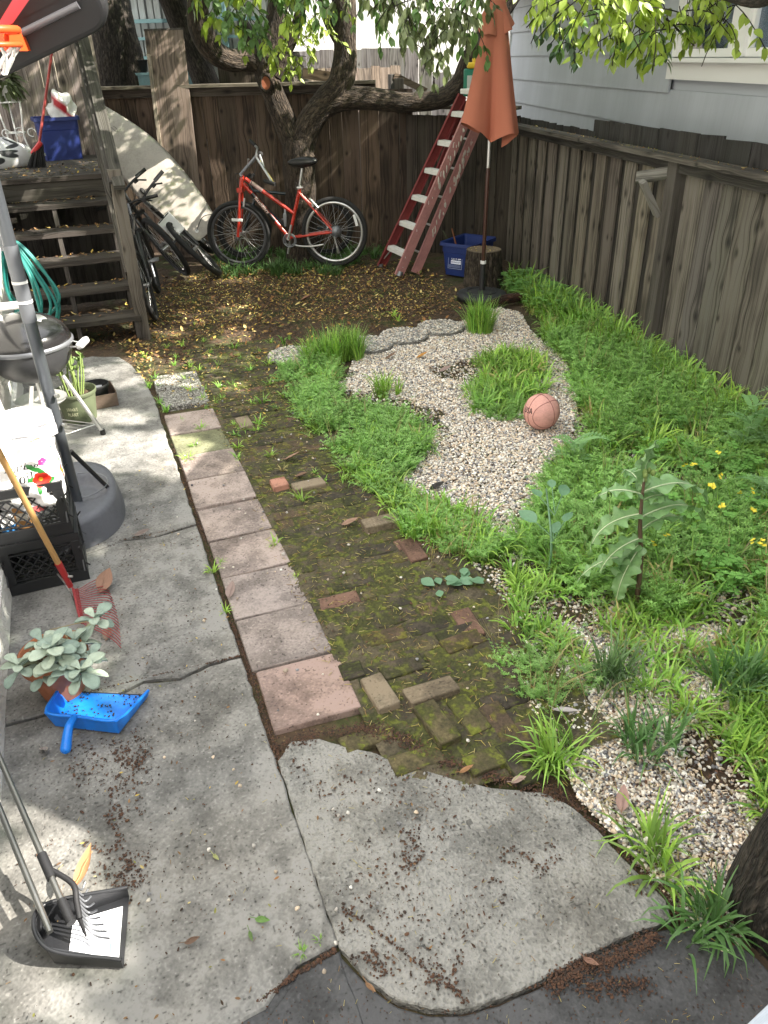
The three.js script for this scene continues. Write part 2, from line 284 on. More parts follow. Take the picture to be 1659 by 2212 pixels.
// mossy bricks: 50 rows, each brick its own piece
const brickGeo = []; for (let i = 0; i < 6; i++) { const g = rbox(0.198, 0.06, 0.096, 0, 0, 0, 0.009, 0, 0, 0, 1); metreUV(g, 'x'); const p = g.attributes.position; for (let k = 0; k < p.count; k++) if (p.getY(k) > 0) p.setY(k, p.getY(k) + 0.004 * Math.sin(p.getX(k) * 31 + i) * Math.cos(p.getZ(k) * 47 + i)); brickGeo.push(g); }
{
  const bp = struct('brick_path'); let n = 0;
  slab(rough(ru([[0.69, 2.08], [1.02, 1.95], [1.0, 1.70], [1.22, 1.62], [1.34, 2.4], [1.42, 3.4], [1.5, 4.6], [1.42, 5.6], [1.4, 6.75], [0.69, 6.75]]), 0.1, 0.02), -0.03, 0.05, M.brick[0], bp, 'moss_bed', 0);
  { const g = new THREE.PlaneGeometry(0.86, 5.2, 86, 520).rotateX(-Math.PI / 2), a = g.attributes.position; for (let i = 0; i < a.count; i++) { const x = a.getX(i), z = a.getZ(i), wx = 1.08 + x, wz = -4.2 + z; a.setY(i, 0.019 * (fbm((wx + 3) / 6, (wz + 10) / 12, 40, 80, 4, 93) - 0.5) + 0.012 * (fbm((wx + 3) / 6, (wz + 10) / 12, 300, 600, 2, 95) - 0.5)); } g.computeVertexNormals(); const o = part('moss', metreUV(g.translate(1.08, -0.0045, -4.2), 'z'), M.moss, bp); }
  const edgeR = (u) => u < 1.7 ? 1.15 : u < 2.3 ? 1.24 : 1.36 + 0.12 * Math.sin(u * 1.7);
  const skip = [[0.82, 2.03, 0.25], [0.95, 1.9, 0.22]];
  for (let row = 0; row < 47; row++) {
    const u = 1.72 + row * 0.1085; let r = 0.70 + (row % 2 ? 0.1 : 0.0) + rr(-0.01, 0.01);
    const tilt = rr(-0.03, 0.03);
    if (row % 2) { r = 0.70; }
    let first = row % 2;
    while (r < edgeR(u) && n < 210) {
      const half = first ? 0.48 : 1; first = 0;
      const w = 0.2 * half, c = r + w / 2; r += w + 0.009;
      if (u < 2.14 + (c - 0.7) * 0.0 && c < 1.0) continue;
      if (u < 1.9 && c < 1.05) continue;
      const o = part('brick', pick(brickGeo), rnd() < 0.035 ? M.brickBare : M.brick[Math.floor(rnd() * 4)], bp); n++;
      o.position.set(c + rr(-0.005, 0.005), -0.033 + rr(-0.006, 0.006), -(u + rr(-0.006, 0.006))); o.scale.set(half * rr(0.97, 1.01), 1, rr(0.95, 1.04)); o.rotation.set(rr(-0.04, 0.04), tilt + rr(-0.045, 0.045), rr(-0.03, 0.03));
      if (rnd() < 0.5) o.rotation.y += Math.PI;
    }
  }
  const one = (x, y, m, turn, h, sx = 1) => { const o = part('brick', brickGeo[n++ % 6], m, bp), p = G(x, y); o.position.set(p.x, h, p.z); o.rotation.set(rr(-0.02, 0.02), turn, rr(-0.02, 0.02)); o.scale.x = sx; };
  one(821, 1500, M.brickTan, 1.62, -0.006); one(931, 1497, M.brickTan, 0.03, -0.004, 1.1); one(944, 1567, M.brick[3], 1.66, -0.002, 1.1);
  one(1012, 1545, M.brick[3], 1.64, -0.02); one(1080, 1560, M.brick[1], 1.6, -0.022); one(870, 1440, M.brick[0], 0.05, -0.02); one(760, 1450, M.brick[2], 1.5, -0.02, 0.5); one(790, 1590, M.brick[3], 0.1, -0.03); one(900, 1640, M.brick[3], 0.0, -0.025); one(1060, 1640, M.brick[3], 0.05, -0.018); one(1150, 1600, M.brick[1], 1.62, -0.02); one(1120, 1650, M.brick[2], 1.6, -0.014);
  one(604, 1050, M.brickPink, 1.58, 0.0, 0.55); one(892, 1190, M.brickBare, 1.55, -0.016); one(822, 1135, M.brickTan, 0.0, 0.008); one(667, 1050, M.brickTan, 0.04, -0.008); one(1010, 1345, M.brickBare, 1.5, -0.024); one(1000, 1385, M.brick[1], 0.1, -0.022);
  one(528, 917, M.brickTan, 1.6, -0.004, 0.9);
}
// gravel bed and its pebbles
const gravelA = flat([[745, 815], [765, 770], [800, 742], [900, 722], [975, 700], [1010, 685], [1075, 660], [1125, 672], [1150, 715], [1215, 755], [1250, 850], [1235, 935], [1180, 1010], [1160, 1110], [1100, 1180], [1040, 1180], [960, 1120], [860, 1060], [870, 1030], [920, 960], [880, 900], [760, 850], [715, 830]]);
const gravelB = flat([[900, 1170], [1050, 1210], [1180, 1270], [1320, 1310], [1659, 1360], [1720, 1400], [1720, 1950], [1560, 2060], [1480, 1985], [1440, 1930], [1340, 1820], [1250, 1730], [1195, 1600], [1120, 1480], [1050, 1380], [990, 1290]]);
const gravelC = flat([[1030, 1000], [1250, 880], [1659, 960], [1659, 1400], [1300, 1330], [1080, 1200]]);
{
  const geos = []; for (let k = 0; k < 3; k++) { const g = new THREE.IcosahedronGeometry(1, 1), p = g.attributes.position; for (let i = 0; i < p.count; i++) { const v = V3().fromBufferAttribute(p, i), s = 1 + 0.22 * Math.sin(v.x * 3 + k) * Math.cos(v.y * 2.3 + k * 2) + 0.15 * Math.sin(v.z * 4 + k * 5); p.setXYZ(i, v.x * s, v.y * s * 0.68, v.z * s * 0.85); } const q = mergeVertices(g.deleteAttribute('normal').deleteAttribute('uv')); q.computeVertexNormals(); geos.push(q); }
  const cols = [[0.66, 0.62, 0.55], [0.60, 0.55, 0.47], [0.52, 0.49, 0.45], [0.40, 0.37, 0.34], [0.72, 0.70, 0.66], [0.5, 0.41, 0.31], [0.22, 0.22, 0.23], [0.12, 0.12, 0.13], [0.34, 0.28, 0.22], [0.62, 0.50, 0.38]];
  const lists = [[], [], []];
  const put = (poly, n, smin, smax, patch, dark) => {
    for (const [x, z] of scatter(poly, n)) {
      const m = fbm((x + 10) / 20, (z + 20) / 20, 30, 30, 3, 33);
      if (m < patch && rnd() < 0.88) continue;
      const s = rr(smin, smax) * (rnd() < 0.06 ? 1.5 : 1), c = pick(cols), k = rr(0.85, 1.25) * dark;
      lists[Math.floor(rnd() * 3)].push([V3(x, -0.03 + rr(-0.006, 0.022), z), Q(rr(-0.6, 0.6), rr(0, 6.3), rr(-0.6, 0.6)), s, lin(c[0] * k, c[1] * k, c[2] * k)]);
    }
  };
  put(gravelA, 100000, 0.0046, 0.0082, 0.39, 1.22); put(gravelB, 52000, 0.0044, 0.0078, 0.50, 1.2); put(gravelC, 9000, 0.006, 0.010, 0.45, 1);
  const strays = flat([[300, 1500], [430, 800], [900, 800], [1200, 1700], [700, 2150], [300, 2150]]); put(strays, 160, 0.004, 0.008, 0, 1);
  for (const e of lists) for (const q of e) if (q[0].x < 1.25 && q[0].z > -6) q[0].y += 0.035;
  lists.forEach((l, i) => stuff('gravel', geos[i], M.pebble, l, scene, ['cream and white gravel of the bed in the middle of the yard', 'cream and grey gravel mixed over the bed beside the bricks', 'pale and dark gravel spread between the grass'][i], 'gravel'));
  // round stepping stones of exposed aggregate
  const disc = metreUV(lathe([[0, 0.025], [0.2, 0.025], [0.222, 0.018], [0.228, 0], [0.228, -0.04], [0, -0.04]], 30), 'z');
  const peb = []; for (let i = 0; i < 420; i++) { const a = rr(0, 6.283), r = 0.212 * Math.sqrt(rnd()), c = pick(cols), g = paint(geos[i % 3].clone(), lin(c[0] * 1.05, c[1] * 1.05, c[2] * 1.05)); const s = rr(0.006, 0.011); g.scale(s, s * 0.9, s); g.rotateY(rr(0, 6)); g.translate(r * Math.cos(a), 0.024, r * Math.sin(a)); peb.push(g); }
  peb.forEach((g) => g.setAttribute('uv', new THREE.BufferAttribute(new Float32Array(g.attributes.position.count * 2), 2)));
  const pebAll = merge(peb), pm = mat(1, 1, 1, 0.8, vc);
  const ring = (x, y, label, sx = 1) => { const t = thing('stepping_stone', label, 'stepping stone', G(x, y).setY(-0.005), rr(0, 6), 'round pebble stepping stones along the gravel'); part('disc', disc, M.agg, t); tag(part('pebbles', pebAll, pm, t), null, null, null, 'stuff'); t.scale.x = t.scale.z = sx; };
  ring(872, 726, 'round pebble stepping stone in the middle of the row of three, fully in view'); ring(952, 708, 'round pebble stepping stone nearest the umbrella base'); ring(795, 745, 'round pebble stepping stone half hidden by the big grass tuft at its left'); ring(634, 768, 'round pebble stepping stone left of the big grass tuft by the mossy bricks');
}
// ---------------------------------------------------------------- wooden fences
const tone = (r, g, b, v = 0.18) => { const k = 1 + rr(-v, v); return lin(r * k, g * k * rr(0.97, 1.03), b * k * rr(0.94, 1.05)); };
function board(w, h, d, c, axis = 'y', top = 0) {
  const g = metreUV(new THREE.BoxGeometry(w, h, d, 1, 1, 1), axis); const p = g.attributes.position;
  if (top) for (let i = 0; i < p.count; i++) if (p.getY(i) > 0) p.setY(i, p.getY(i) + (p.getX(i) > 0 ? top : -top));
  return paint(g, c);
}
function fenceLine(root, A, B, s0, s1, fn) {                        // fn(s) -> {w, gap, h, off, c, base}
  const L = Math.hypot(B.x - A.x, B.z - A.z), dx = (B.x - A.x) / L, dz = (B.z - A.z) / L, yaw = Math.atan2(-dz, dx);
  const at = (s, h, off = 0) => V3(A.x + dx * s - dz * off, h, A.z + dz * s + dx * off);
  let s = s0;
  while (s < s1) {
    const q = fn(s), o = part('board', board(q.w, q.h, q.d ?? 0.02, q.c, 'y', rr(-0.006, 0.006)), M.wood, root);
    o.position.copy(at(s + q.w / 2, q.h / 2 + (q.base ?? -0.05), q.off ?? 0)); o.rotation.set(rr(-0.004, 0.004), yaw, rr(-0.004, 0.004), 'YXZ'); s += q.w + q.gap;
  }
  const rail = (sa, sb, h, w, t, c, off, name = 'rail') => { const o = part(name, board(sb - sa, t, w, c, 'x'), M.wood, root); o.position.copy(at((sa + sb) / 2, h, off)); o.rotation.set(0, yaw, rr(-0.002, 0.002)); return o; };
  const post = (s, h, off, c, sz = 0.09, h0 = -0.05) => { const o = part('post', board(sz, h - h0, sz, c), M.wood, root); o.position.copy(at(s, (h + h0) / 2, off)); o.rotation.y = yaw; return o; };
  return { at, yaw, rail, post, dx, dz };
}
const RA = P(4.87, 8.12), RB = P(4.20, 4.10), FJ = P(4.03, 9.81), FL = P(-0.44, 11.79), FC = P(4.95, 8.72);
{
  // right fence, A far end -> B near
  const f = tag(thing('wooden_fence', 'long weathered grey board fence along the right side below the grey house', 'fence'), null, null);
  const dirFar = 0.62, A = V3(RA.x + (RA.x - RB.x) / 4.07 * dirFar, 0, RA.z + (RA.z - RB.z) / 4.07 * dirFar), B = RB, s0 = dirFar;
  // yard side is to the left of A->B ... off > 0 points there
  const side = 1; let k = 0;
  const l1 = fenceLine(f, A, B, 0, s0 + 3.0, () => { k++; const front = k % 2; return { w: front ? 0.185 : 0.15, gap: front ? -0.025 : -0.025, h: 1.53, off: front ? 0.022 * side : -0.004, c: front ? tone(0.17, 0.15, 0.128, 0.3) : tone(0.036, 0.032, 0.028) }; });  // recessed boards painted dark: shade between the proud boards is in their colour
  const L2 = fenceLine(f, A, B, s0 + 3.16, s0 + 6.4, () => ({ w: rr(0.2, 0.29), gap: rr(0.004, 0.01), h: 1.53, off: rr(-0.002, 0.004), c: tone(0.15, 0.139, 0.124, 0.25) }));
  l1.post(s0 + 3.08, 1.47, 0.03 * side, tone(0.07, 0.063, 0.056), 0.13);
  l1.rail(-0.05, s0 + 6.4, 1.49, 0.14, 0.035, tone(0.115, 0.104, 0.092), 0.07 * side, 'cap_rail'); l1.rail(-0.05, s0 + 6.4, 1.44, 0.04, 0.09, tone(0.06, 0.055, 0.05), 0.055 * side, 'rail');
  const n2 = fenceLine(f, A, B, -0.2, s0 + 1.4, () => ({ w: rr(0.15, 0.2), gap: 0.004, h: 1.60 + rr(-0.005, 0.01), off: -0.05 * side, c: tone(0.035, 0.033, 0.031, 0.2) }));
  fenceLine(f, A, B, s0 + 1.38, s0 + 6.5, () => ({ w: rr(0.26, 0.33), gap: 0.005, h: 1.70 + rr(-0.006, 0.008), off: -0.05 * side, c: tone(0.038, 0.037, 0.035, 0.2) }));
  // the small timber bracket on the post
  const br = thing('shelf_bracket', 'small triangular timber bracket nailed to the post of the right fence', 'bracket');
  const a = W(1375, 384, l1.at(0, 0, 0.25), l1.at(4, 0, 0.25)), b = W(1452, 372, l1.at(0, 0, 0.05), l1.at(4, 0, 0.05)), c = W(1420, 465, l1.at(0, 0, 0.08), l1.at(4, 0, 0.08)), d = W(1388, 392, l1.at(0, 0, 0.25), l1.at(4, 0, 0.25));
  const beam = (p, q, w, t) => { const L = p.distanceTo(q), g = board(w, L, t, tone(0.2, 0.19, 0.175), 'y'); g.applyQuaternion(new THREE.Quaternion().setFromUnitVectors(V3(0, 1, 0), q.clone().sub(p).normalize())); return g.translate((p.x + q.x) / 2, (p.y + q.y) / 2, (p.z + q.z) / 2); };
  part('arm', beam(a, b, 0.04, 0.085), M.wood, br); part('brace', beam(d, c, 0.04, 0.085), M.wood, br);
}
{
  // tall back fence on the left, lower piece at the right corner
  const f = thing('wooden_fence', 'tall brown board fence across the back, behind the tree and the red bicycle', 'fence'); let k = 0;
  const l = fenceLine(f, FL, FJ, -1.2, 4.9, () => { k++; return { w: rr(0.15, 0.26), gap: rnd() < 0.25 ? 0.012 : 0.003, h: 1.90, off: (k % 3 === 0 ? 0.012 : 0), c: rnd() < 0.3 ? tone(0.075, 0.053, 0.038) : tone(0.115, 0.080, 0.056) }; });
  l.rail(-1.2, 4.55, 1.935, 0.17, 0.035, tone(0.22, 0.19, 0.15), 0.05, 'cap_rail'); l.rail(-1.2, 4.55, 1.87, 0.04, 0.10, tone(0.09, 0.075, 0.06), 0.045, 'rail');
  l.post(4.83, 1.96, -0.06, tone(0.10, 0.09, 0.08), 0.11);
  const f2 = thing('wooden_fence', 'lower dark board fence in the back corner behind the ladder', 'fence'); k = 0;
  const m = fenceLine(f2, FJ, FC, 0.04, 1.45, () => { k++; return { w: k % 2 ? 0.15 : 0.12, gap: k % 2 ? -0.01 : 0.004, h: 1.62, off: k % 2 ? 0.014 : -0.004, c: tone(0.06, 0.05, 0.04) }; });
  m.rail(0.0, 1.5, 1.655, 0.14, 0.035, tone(0.16, 0.14, 0.11), 0.04, 'cap_rail');
}
// ---------------------------------------------------------------- houses and the yards beyond
{
  // white house wall along the path, and the wall behind the photographer
  const h = thing('house_wall', 'white rough stucco house wall along the left edge of the concrete path', 'house');
  part('wall', metreUV(box(0.2, 5.2, 12, -0.78, 2.6, -3.2), 'y'), M.stucco, h);
  part('wall', metreUV(box(7, 3.2, 0.2, 2.9, 1.6, 1.6), 'y'), M.stucco, h);
  part('footing', metreUV(box(0.03, 0.16, 9.2, -0.665, 0.075, -1.8), 'y'), M.stucco, h);
}
{
  // grey house: lapped siding, window
  const A = Cc(2.22, -13.5), B = Cc(3.05, -5.2), L = A.distanceTo(B), yaw = Math.atan2(-(B.z - A.z), B.x - A.x);
  const t = thing('grey_house', 'pale grey house with lapped siding and a white window above the right fence', 'house', A, yaw);   // local x runs along the wall towards the viewer, -z towards the yard? (+z is outside)
  const out = 1; // local +z faces the yard when A->B comes nearer
  const win = { x0: 0, x1: 0, y0: 0 };
  const toL = (x, y) => t.worldToLocal(W(x, y, A, B)); t.updateMatrixWorld(true);
  const p0 = toL(1462, 128), pm0 = toL(1594, 60), pm1 = toL(1630, 60), ps = toL(1452, 143);
  const H = 2.95, x0 = p0.x, sill = p0.y;
  for (let i = 0; i < 10; i++) {
    const y = 0.02 + i * 0.305, segs = y + 0.3 < sill || y > sill + 1.25 ? [[-0.4, L + 6]] : [[-0.4, x0], [x0 + 2.6, L + 6]];
    for (const [a, b] of segs) { const g = metreUV(box(b - a, 0.33, 0.018, (a + b) / 2, y + 0.16, 0.012), 'x'); const o = part('siding_board', g, M.siding, t); o.rotation.x = 0; g.rotateX(0.0); const p = g.attributes.position; for (let k = 0; k < p.count; k++) if (p.getY(k) < y + 0.1) p.setZ(k, p.getZ(k) + 0.022); }
  }
  part('wall', box(L + 6.4, H, 0.12, (L + 6) / 2 - 0.2, H / 2, -0.075), M.siding, t);
  part('side_wall', box(0.12, H, 8, -0.42, H / 2, -4.1), M.siding, t);
  part('corner_trim', box(0.09, H, 0.05, -0.4, H / 2, 0.03), M.white, t);
  part('eave', box(L + 7, 0.12, 0.5, L / 2 + 3, H + 0.05, 0.1), M.white, t);
  part('roof', box(L + 7, 0.1, 9, L / 2 + 3, H + 1.35, -3.9, 0.28), M.concDark, t);
  const w = new THREE.Group(); w.name = 'window'; t.add(w); w.position.set(x0, sill, 0.03);
  const mull = pm0.x - x0, mw = pm1.x - pm0.x;
  part('sill', rbox(2.8, 0.035, 0.13, 1.28, -0.005, 0.04, 0.006), M.white, w); part('apron', box(2.66, 0.13, 0.03, 1.28, -0.09, 0.015), M.white, w);
  part('frame', [box(0.10, 1.2, 0.05, 0.05, 0.62, 0.0), box(mw, 1.2, 0.05, mull + mw / 2, 0.62, 0.002), box(0.1, 1.2, 0.05, 2.5, 0.62, 0), box(2.55, 0.12, 0.05, 1.28, 1.25, 0.002)], M.white, w);
  for (const [a, b] of [[0.1, mull], [mull + mw, 2.45]]) {
    part('sash', [box(b - a, 0.06, 0.035, (a + b) / 2, 0.048, -0.015), box(0.045, 1.1, 0.035, a + 0.023, 0.63, -0.017), box(0.045, 1.1, 0.035, b - 0.023, 0.63, -0.017), box(b - a, 0.05, 0.03, (a + b) / 2, 0.66, -0.02)], M.white, w);
    part('pane', box(b - a - 0.08, 1.1, 0.006, (a + b) / 2, 0.62, -0.03), M.glass, w);
    part('dark_backing', box(b - a - 0.05, 1.14, 0.01, (a + b) / 2, 0.62, -0.05), M.room, w);  // near-black sheet stands in for the unlit room behind the glass
  }
}
{
  // sunlit fence and pale house far behind
  const fa = D(640, 200, 17).setY(0), fb = D(985, 200, 16).setY(0), fs = D(855, 200, 16.4).setY(0);
  const f = thing('wooden_fence', 'tall sunlit pale plank fence beyond the back corner, before the pale house', 'fence');
  const n = fenceLine(f, fa, fb, 0, fa.distanceTo(fb), (s) => ({ w: rr(0.24, 0.30), gap: rr(0.002, 0.012), h: (s > 2.6 ? 2.15 : 2.36) + rr(-0.02, 0.02) + (fa.distanceTo(fb) - s < 0.9 ? -0.2 : 0), c: tone(0.40, 0.37, 0.345, 0.12) }));
  const ga = D(560, 200, 13.2).setY(0), gb = D(848, 200, 14.6).setY(0);
  const g = thing('wooden_fence', 'grey brown board fence of the yard behind, in shade beyond the tree fork', 'fence');
  fenceLine(g, ga, gb, 0, ga.distanceTo(gb), () => ({ w: rr(0.17, 0.24), gap: 0.004, h: 2.1 + rr(-0.02, 0.02), c: tone(0.17, 0.135, 0.11) }));
  const pa = D(852, 150, 13.6).setY(0);
  const p = thing('fence_post', 'dark square post standing beyond the gap of the back fence', 'post', pa); part('post', metreUV(paint(box(0.17, 1.95, 0.12, 0, 0.975, 0), lin(0.09, 0.085, 0.08))), M.wood, p); part('broken_rail', metreUV(paint(box(0.55, 0.09, 0.05, 0.22, 1.82, 0.1, 0, -0.2, -0.42), lin(0.2, 0.15, 0.11)), 'x'), M.wood, p);
  const hs = thing('pale_house', 'pale sunlit house wall filling the gap behind the far plank fence', 'house');
  part('wall', metreUV(box(9, 6, 0.3, 0, 3, 0)), M.stucco, hs); part('eave', box(9.4, 0.2, 0.8, 0, 6.05, 0.1), M.white, hs); const hp = D(830, 60, 21); hs.position.set(hp.x, 0, hp.z); hs.rotation.y = -YAW * RAD;
  const bl = thing('lean_to_board', 'pale weathered board lying slanted on top of the back fence, behind the trunk', 'board'), b0 = D(655, 158, 11.4), b1 = D(755, 172, 11.2);
  const g2 = metreUV(paint(box(b0.distanceTo(b1), 0.12, 0.03), lin(0.36, 0.26, 0.17)), 'x'); const bo = part('board', g2, M.wood, bl); bl.position.copy(b0.clone().add(b1).multiplyScalar(0.5)); bo.quaternion.setFromUnitVectors(V3(1, 0, 0), b1.clone().sub(b0).normalize());
  const st = thing('tree_stub', 'grey gnarled old stump showing above the back fence behind the trunk', 'stump', D(625, 160, 12.2).setY(0));
  part('stub', taper([V3(0, 0, 0), V3(0.03, 1, 0), V3(-0.02, 1.9, 0), V3(-0.06, 2.25, 0.02)], [0.4, 0.33, 0.36, 0.2], 24, 16, 0.12), mat(0.2, 0.18, 0.165, 0.95, { map: barkMap, bumpMap: barkBump, bumpScale: 0.03 }), st);
  part('limb', taper([V3(-0.05, 1.6, 0.1), V3(-0.35, 2.1, 0.1), V3(-0.6, 2.6, 0)], [0.16, 0.13, 0.1], 12, 10, 0.1), M.bark, st);
}
{
  // greenhouse behind the fence on the left
  const A = D(270, 120, 13.6), t = thing('greenhouse', 'teal framed lean-to with white ribbed panels behind the back fence', 'greenhouse', A.clone().setY(0), -YAW * RAD);
  const teal = mat(0.16, 0.28, 0.30, 0.6, { map: grime }), rib = mat(0.62, 0.62, 0.60, 0.7, { map: grime }), wd = 2.3;
  for (let i = 0; i < 21; i++) part('panel', box(0.085, 2.6, 0.03, -0.1 + i * 0.112, 2.05, -0.06 - (i % 2) * 0.03), rib, t);
  part('frame', [box(0.09, 3.6, 0.09, -0.02, 1.8, 0.02), box(0.16, 3.6, 0.09, 0.86, 1.8, 0.022), box(0.09, 3.6, 0.09, 1.55, 1.8, 0.02), box(0.09, 3.6, 0.09, wd, 1.8, 0.02), box(wd, 0.05, 0.06, wd / 2, 2.72, 0.03), box(wd, 0.04, 0.05, wd / 2, 2.50, 0.032), box(wd, 0.05, 0.06, wd / 2, 2.25, 0.03), box(wd, 0.05, 0.06, wd / 2, 3.2, 0.03)], teal, t);
  part('pipe', rod(V3(1.02, 0, 0.09), V3(0.97, 3.6, 0.09), 0.03), M.white, t);
  part('back_wall', box(wd + 0.3, 3.8, 0.05, wd / 2, 1.9, -0.16), mat(0.3, 0.3, 0.3), t);
  const planter = (x, y, x2, lbl) => { const p = D(x, y, 12.6), q = D(x2, y, 12.6), L = p.distanceTo(q); const o = thing('planter_box', lbl, 'planter', p.clone().add(q).multiplyScalar(0.5).setY(1.78), -YAW * RAD); part('trough', [box(L, 0.26, 0.02, 0, 0.13, 0.12), box(L, 0.26, 0.02, 0, 0.13, -0.12), box(0.02, 0.26, 0.24, -L / 2, 0.13, 0), box(0.02, 0.26, 0.24, L / 2, 0.13, 0), box(L + 0.05, 0.03, 0.29, 0, 0.275, 0)], teal, o); part('leg', [box(0.06, 1.78, 0.06, -L / 2 + 0.04, -0.89, 0), box(0.06, 1.78, 0.06, L / 2 - 0.04, -0.89, 0)], teal, o); part('soil', box(L - 0.04, 0.02, 0.22, 0, 0.25, 0), M.soil, o); return o; };
  planter(284, 160, 328, 'teal planter trough behind the fence, left of the tall upright plank'); planter(400, 160, 452, 'teal planter trough behind the fence, right of the tall upright plank');
  const bp = thing('black_flower_pot', 'small black pot on the left teal planter trough', 'pot', D(307, 152, 12.6).setY(2.08)); part('pot', lathe([[0, 0], [0.07, 0], [0.09, 0.13], [0.1, 0.13], [0.1, 0.15], [0.08, 0.15]], 16), M.blackRub, bp);
}
{
  // two big dark trunks behind the fence
  const t = thing('dark_tree', 'thick dark trunk standing behind the back fence beside the stair rail', 'tree', D(255, 190, 12.6).setY(0));
  part('trunk', taper([V3(0, 0, 0), V3(-0.03, 1.2, 0), V3(-0.06, 2.0, 0), V3(0.0, 2.8, 0), V3(-0.1, 4.2, 0)], [0.36, 0.31, 0.30, 0.33, 0.28], 30, 18, 0.07, 2), M.barkDark, t);
  part('trunk', taper([V3(0.18, 0, 0.04), V3(0.20, 1.6, 0.06), V3(0.2, 2.4, 0.04), V3(0.14, 3.1, 0), V3(0.4, 4.3, 0)], [0.2, 0.19, 0.21, 0.2, 0.18], 24, 14, 0.1, 4), M.barkDark, t);
  const u = thing('dark_tree', 'leaning dark trunk at the top left, half behind the stair rail', 'tree', D(190, 190, 13.4).setY(0));
  part('trunk', taper([V3(0, 0, 0), V3(-0.06, 1.5, 0), V3(-0.1, 2.4, 0), V3(-0.12, 3.2, 0), V3(0.1, 4.4, 0)], [0.3, 0.24, 0.2, 0.2, 0.18], 24, 14, 0.08, 6), M.barkDark, u);
  const w = thing('dark_tree', 'dark slanting trunk behind the fence, left of the fork of the yard tree', 'tree', D(470, 190, 12.2).setY(0));
  part('trunk', taper([V3(0, 0, 0), V3(-0.1, 1.7, 0), V3(-0.3, 2.4, 0), V3(-0.55, 3.3, 0), V3(-0.7, 4.2, 0)], [0.24, 0.19, 0.18, 0.17, 0.15], 20, 12, 0.08, 3), M.barkDark, w);
  const wall = thing('brown_shed', 'low dark brown shed wall behind the fence between the trunks', 'shed'); const sp = D(530, 160, 12.9); wall.position.set(sp.x, 0, sp.z); wall.rotation.y = -YAW * RAD; part('wall', metreUV(paint(box(0.7, 2.25, 0.5, 0, 1.12, 0), lin(0.11, 0.085, 0.065))), M.wood, wall); part('roof', metreUV(paint(box(0.8, 0.04, 0.6, 0, 2.27, 0, 0.1), lin(0.2, 0.17, 0.14))), M.wood, wall);
  const far = thing('yellow_house', 'sunlit cream house wall glimpsed between the dark trunks at the top left', 'house'); const fp = D(215, 60, 22); far.position.set(fp.x, 0, fp.z); far.rotation.y = -YAW * RAD; part('wall', box(9, 6, 0.3, 0, 3, 0), mat(0.78, 0.68, 0.5, 0.9, { map: wallMap }), far); part('eave', box(9.4, 0.2, 0.8, 0, 6.05, 0.1), M.white, far);
}
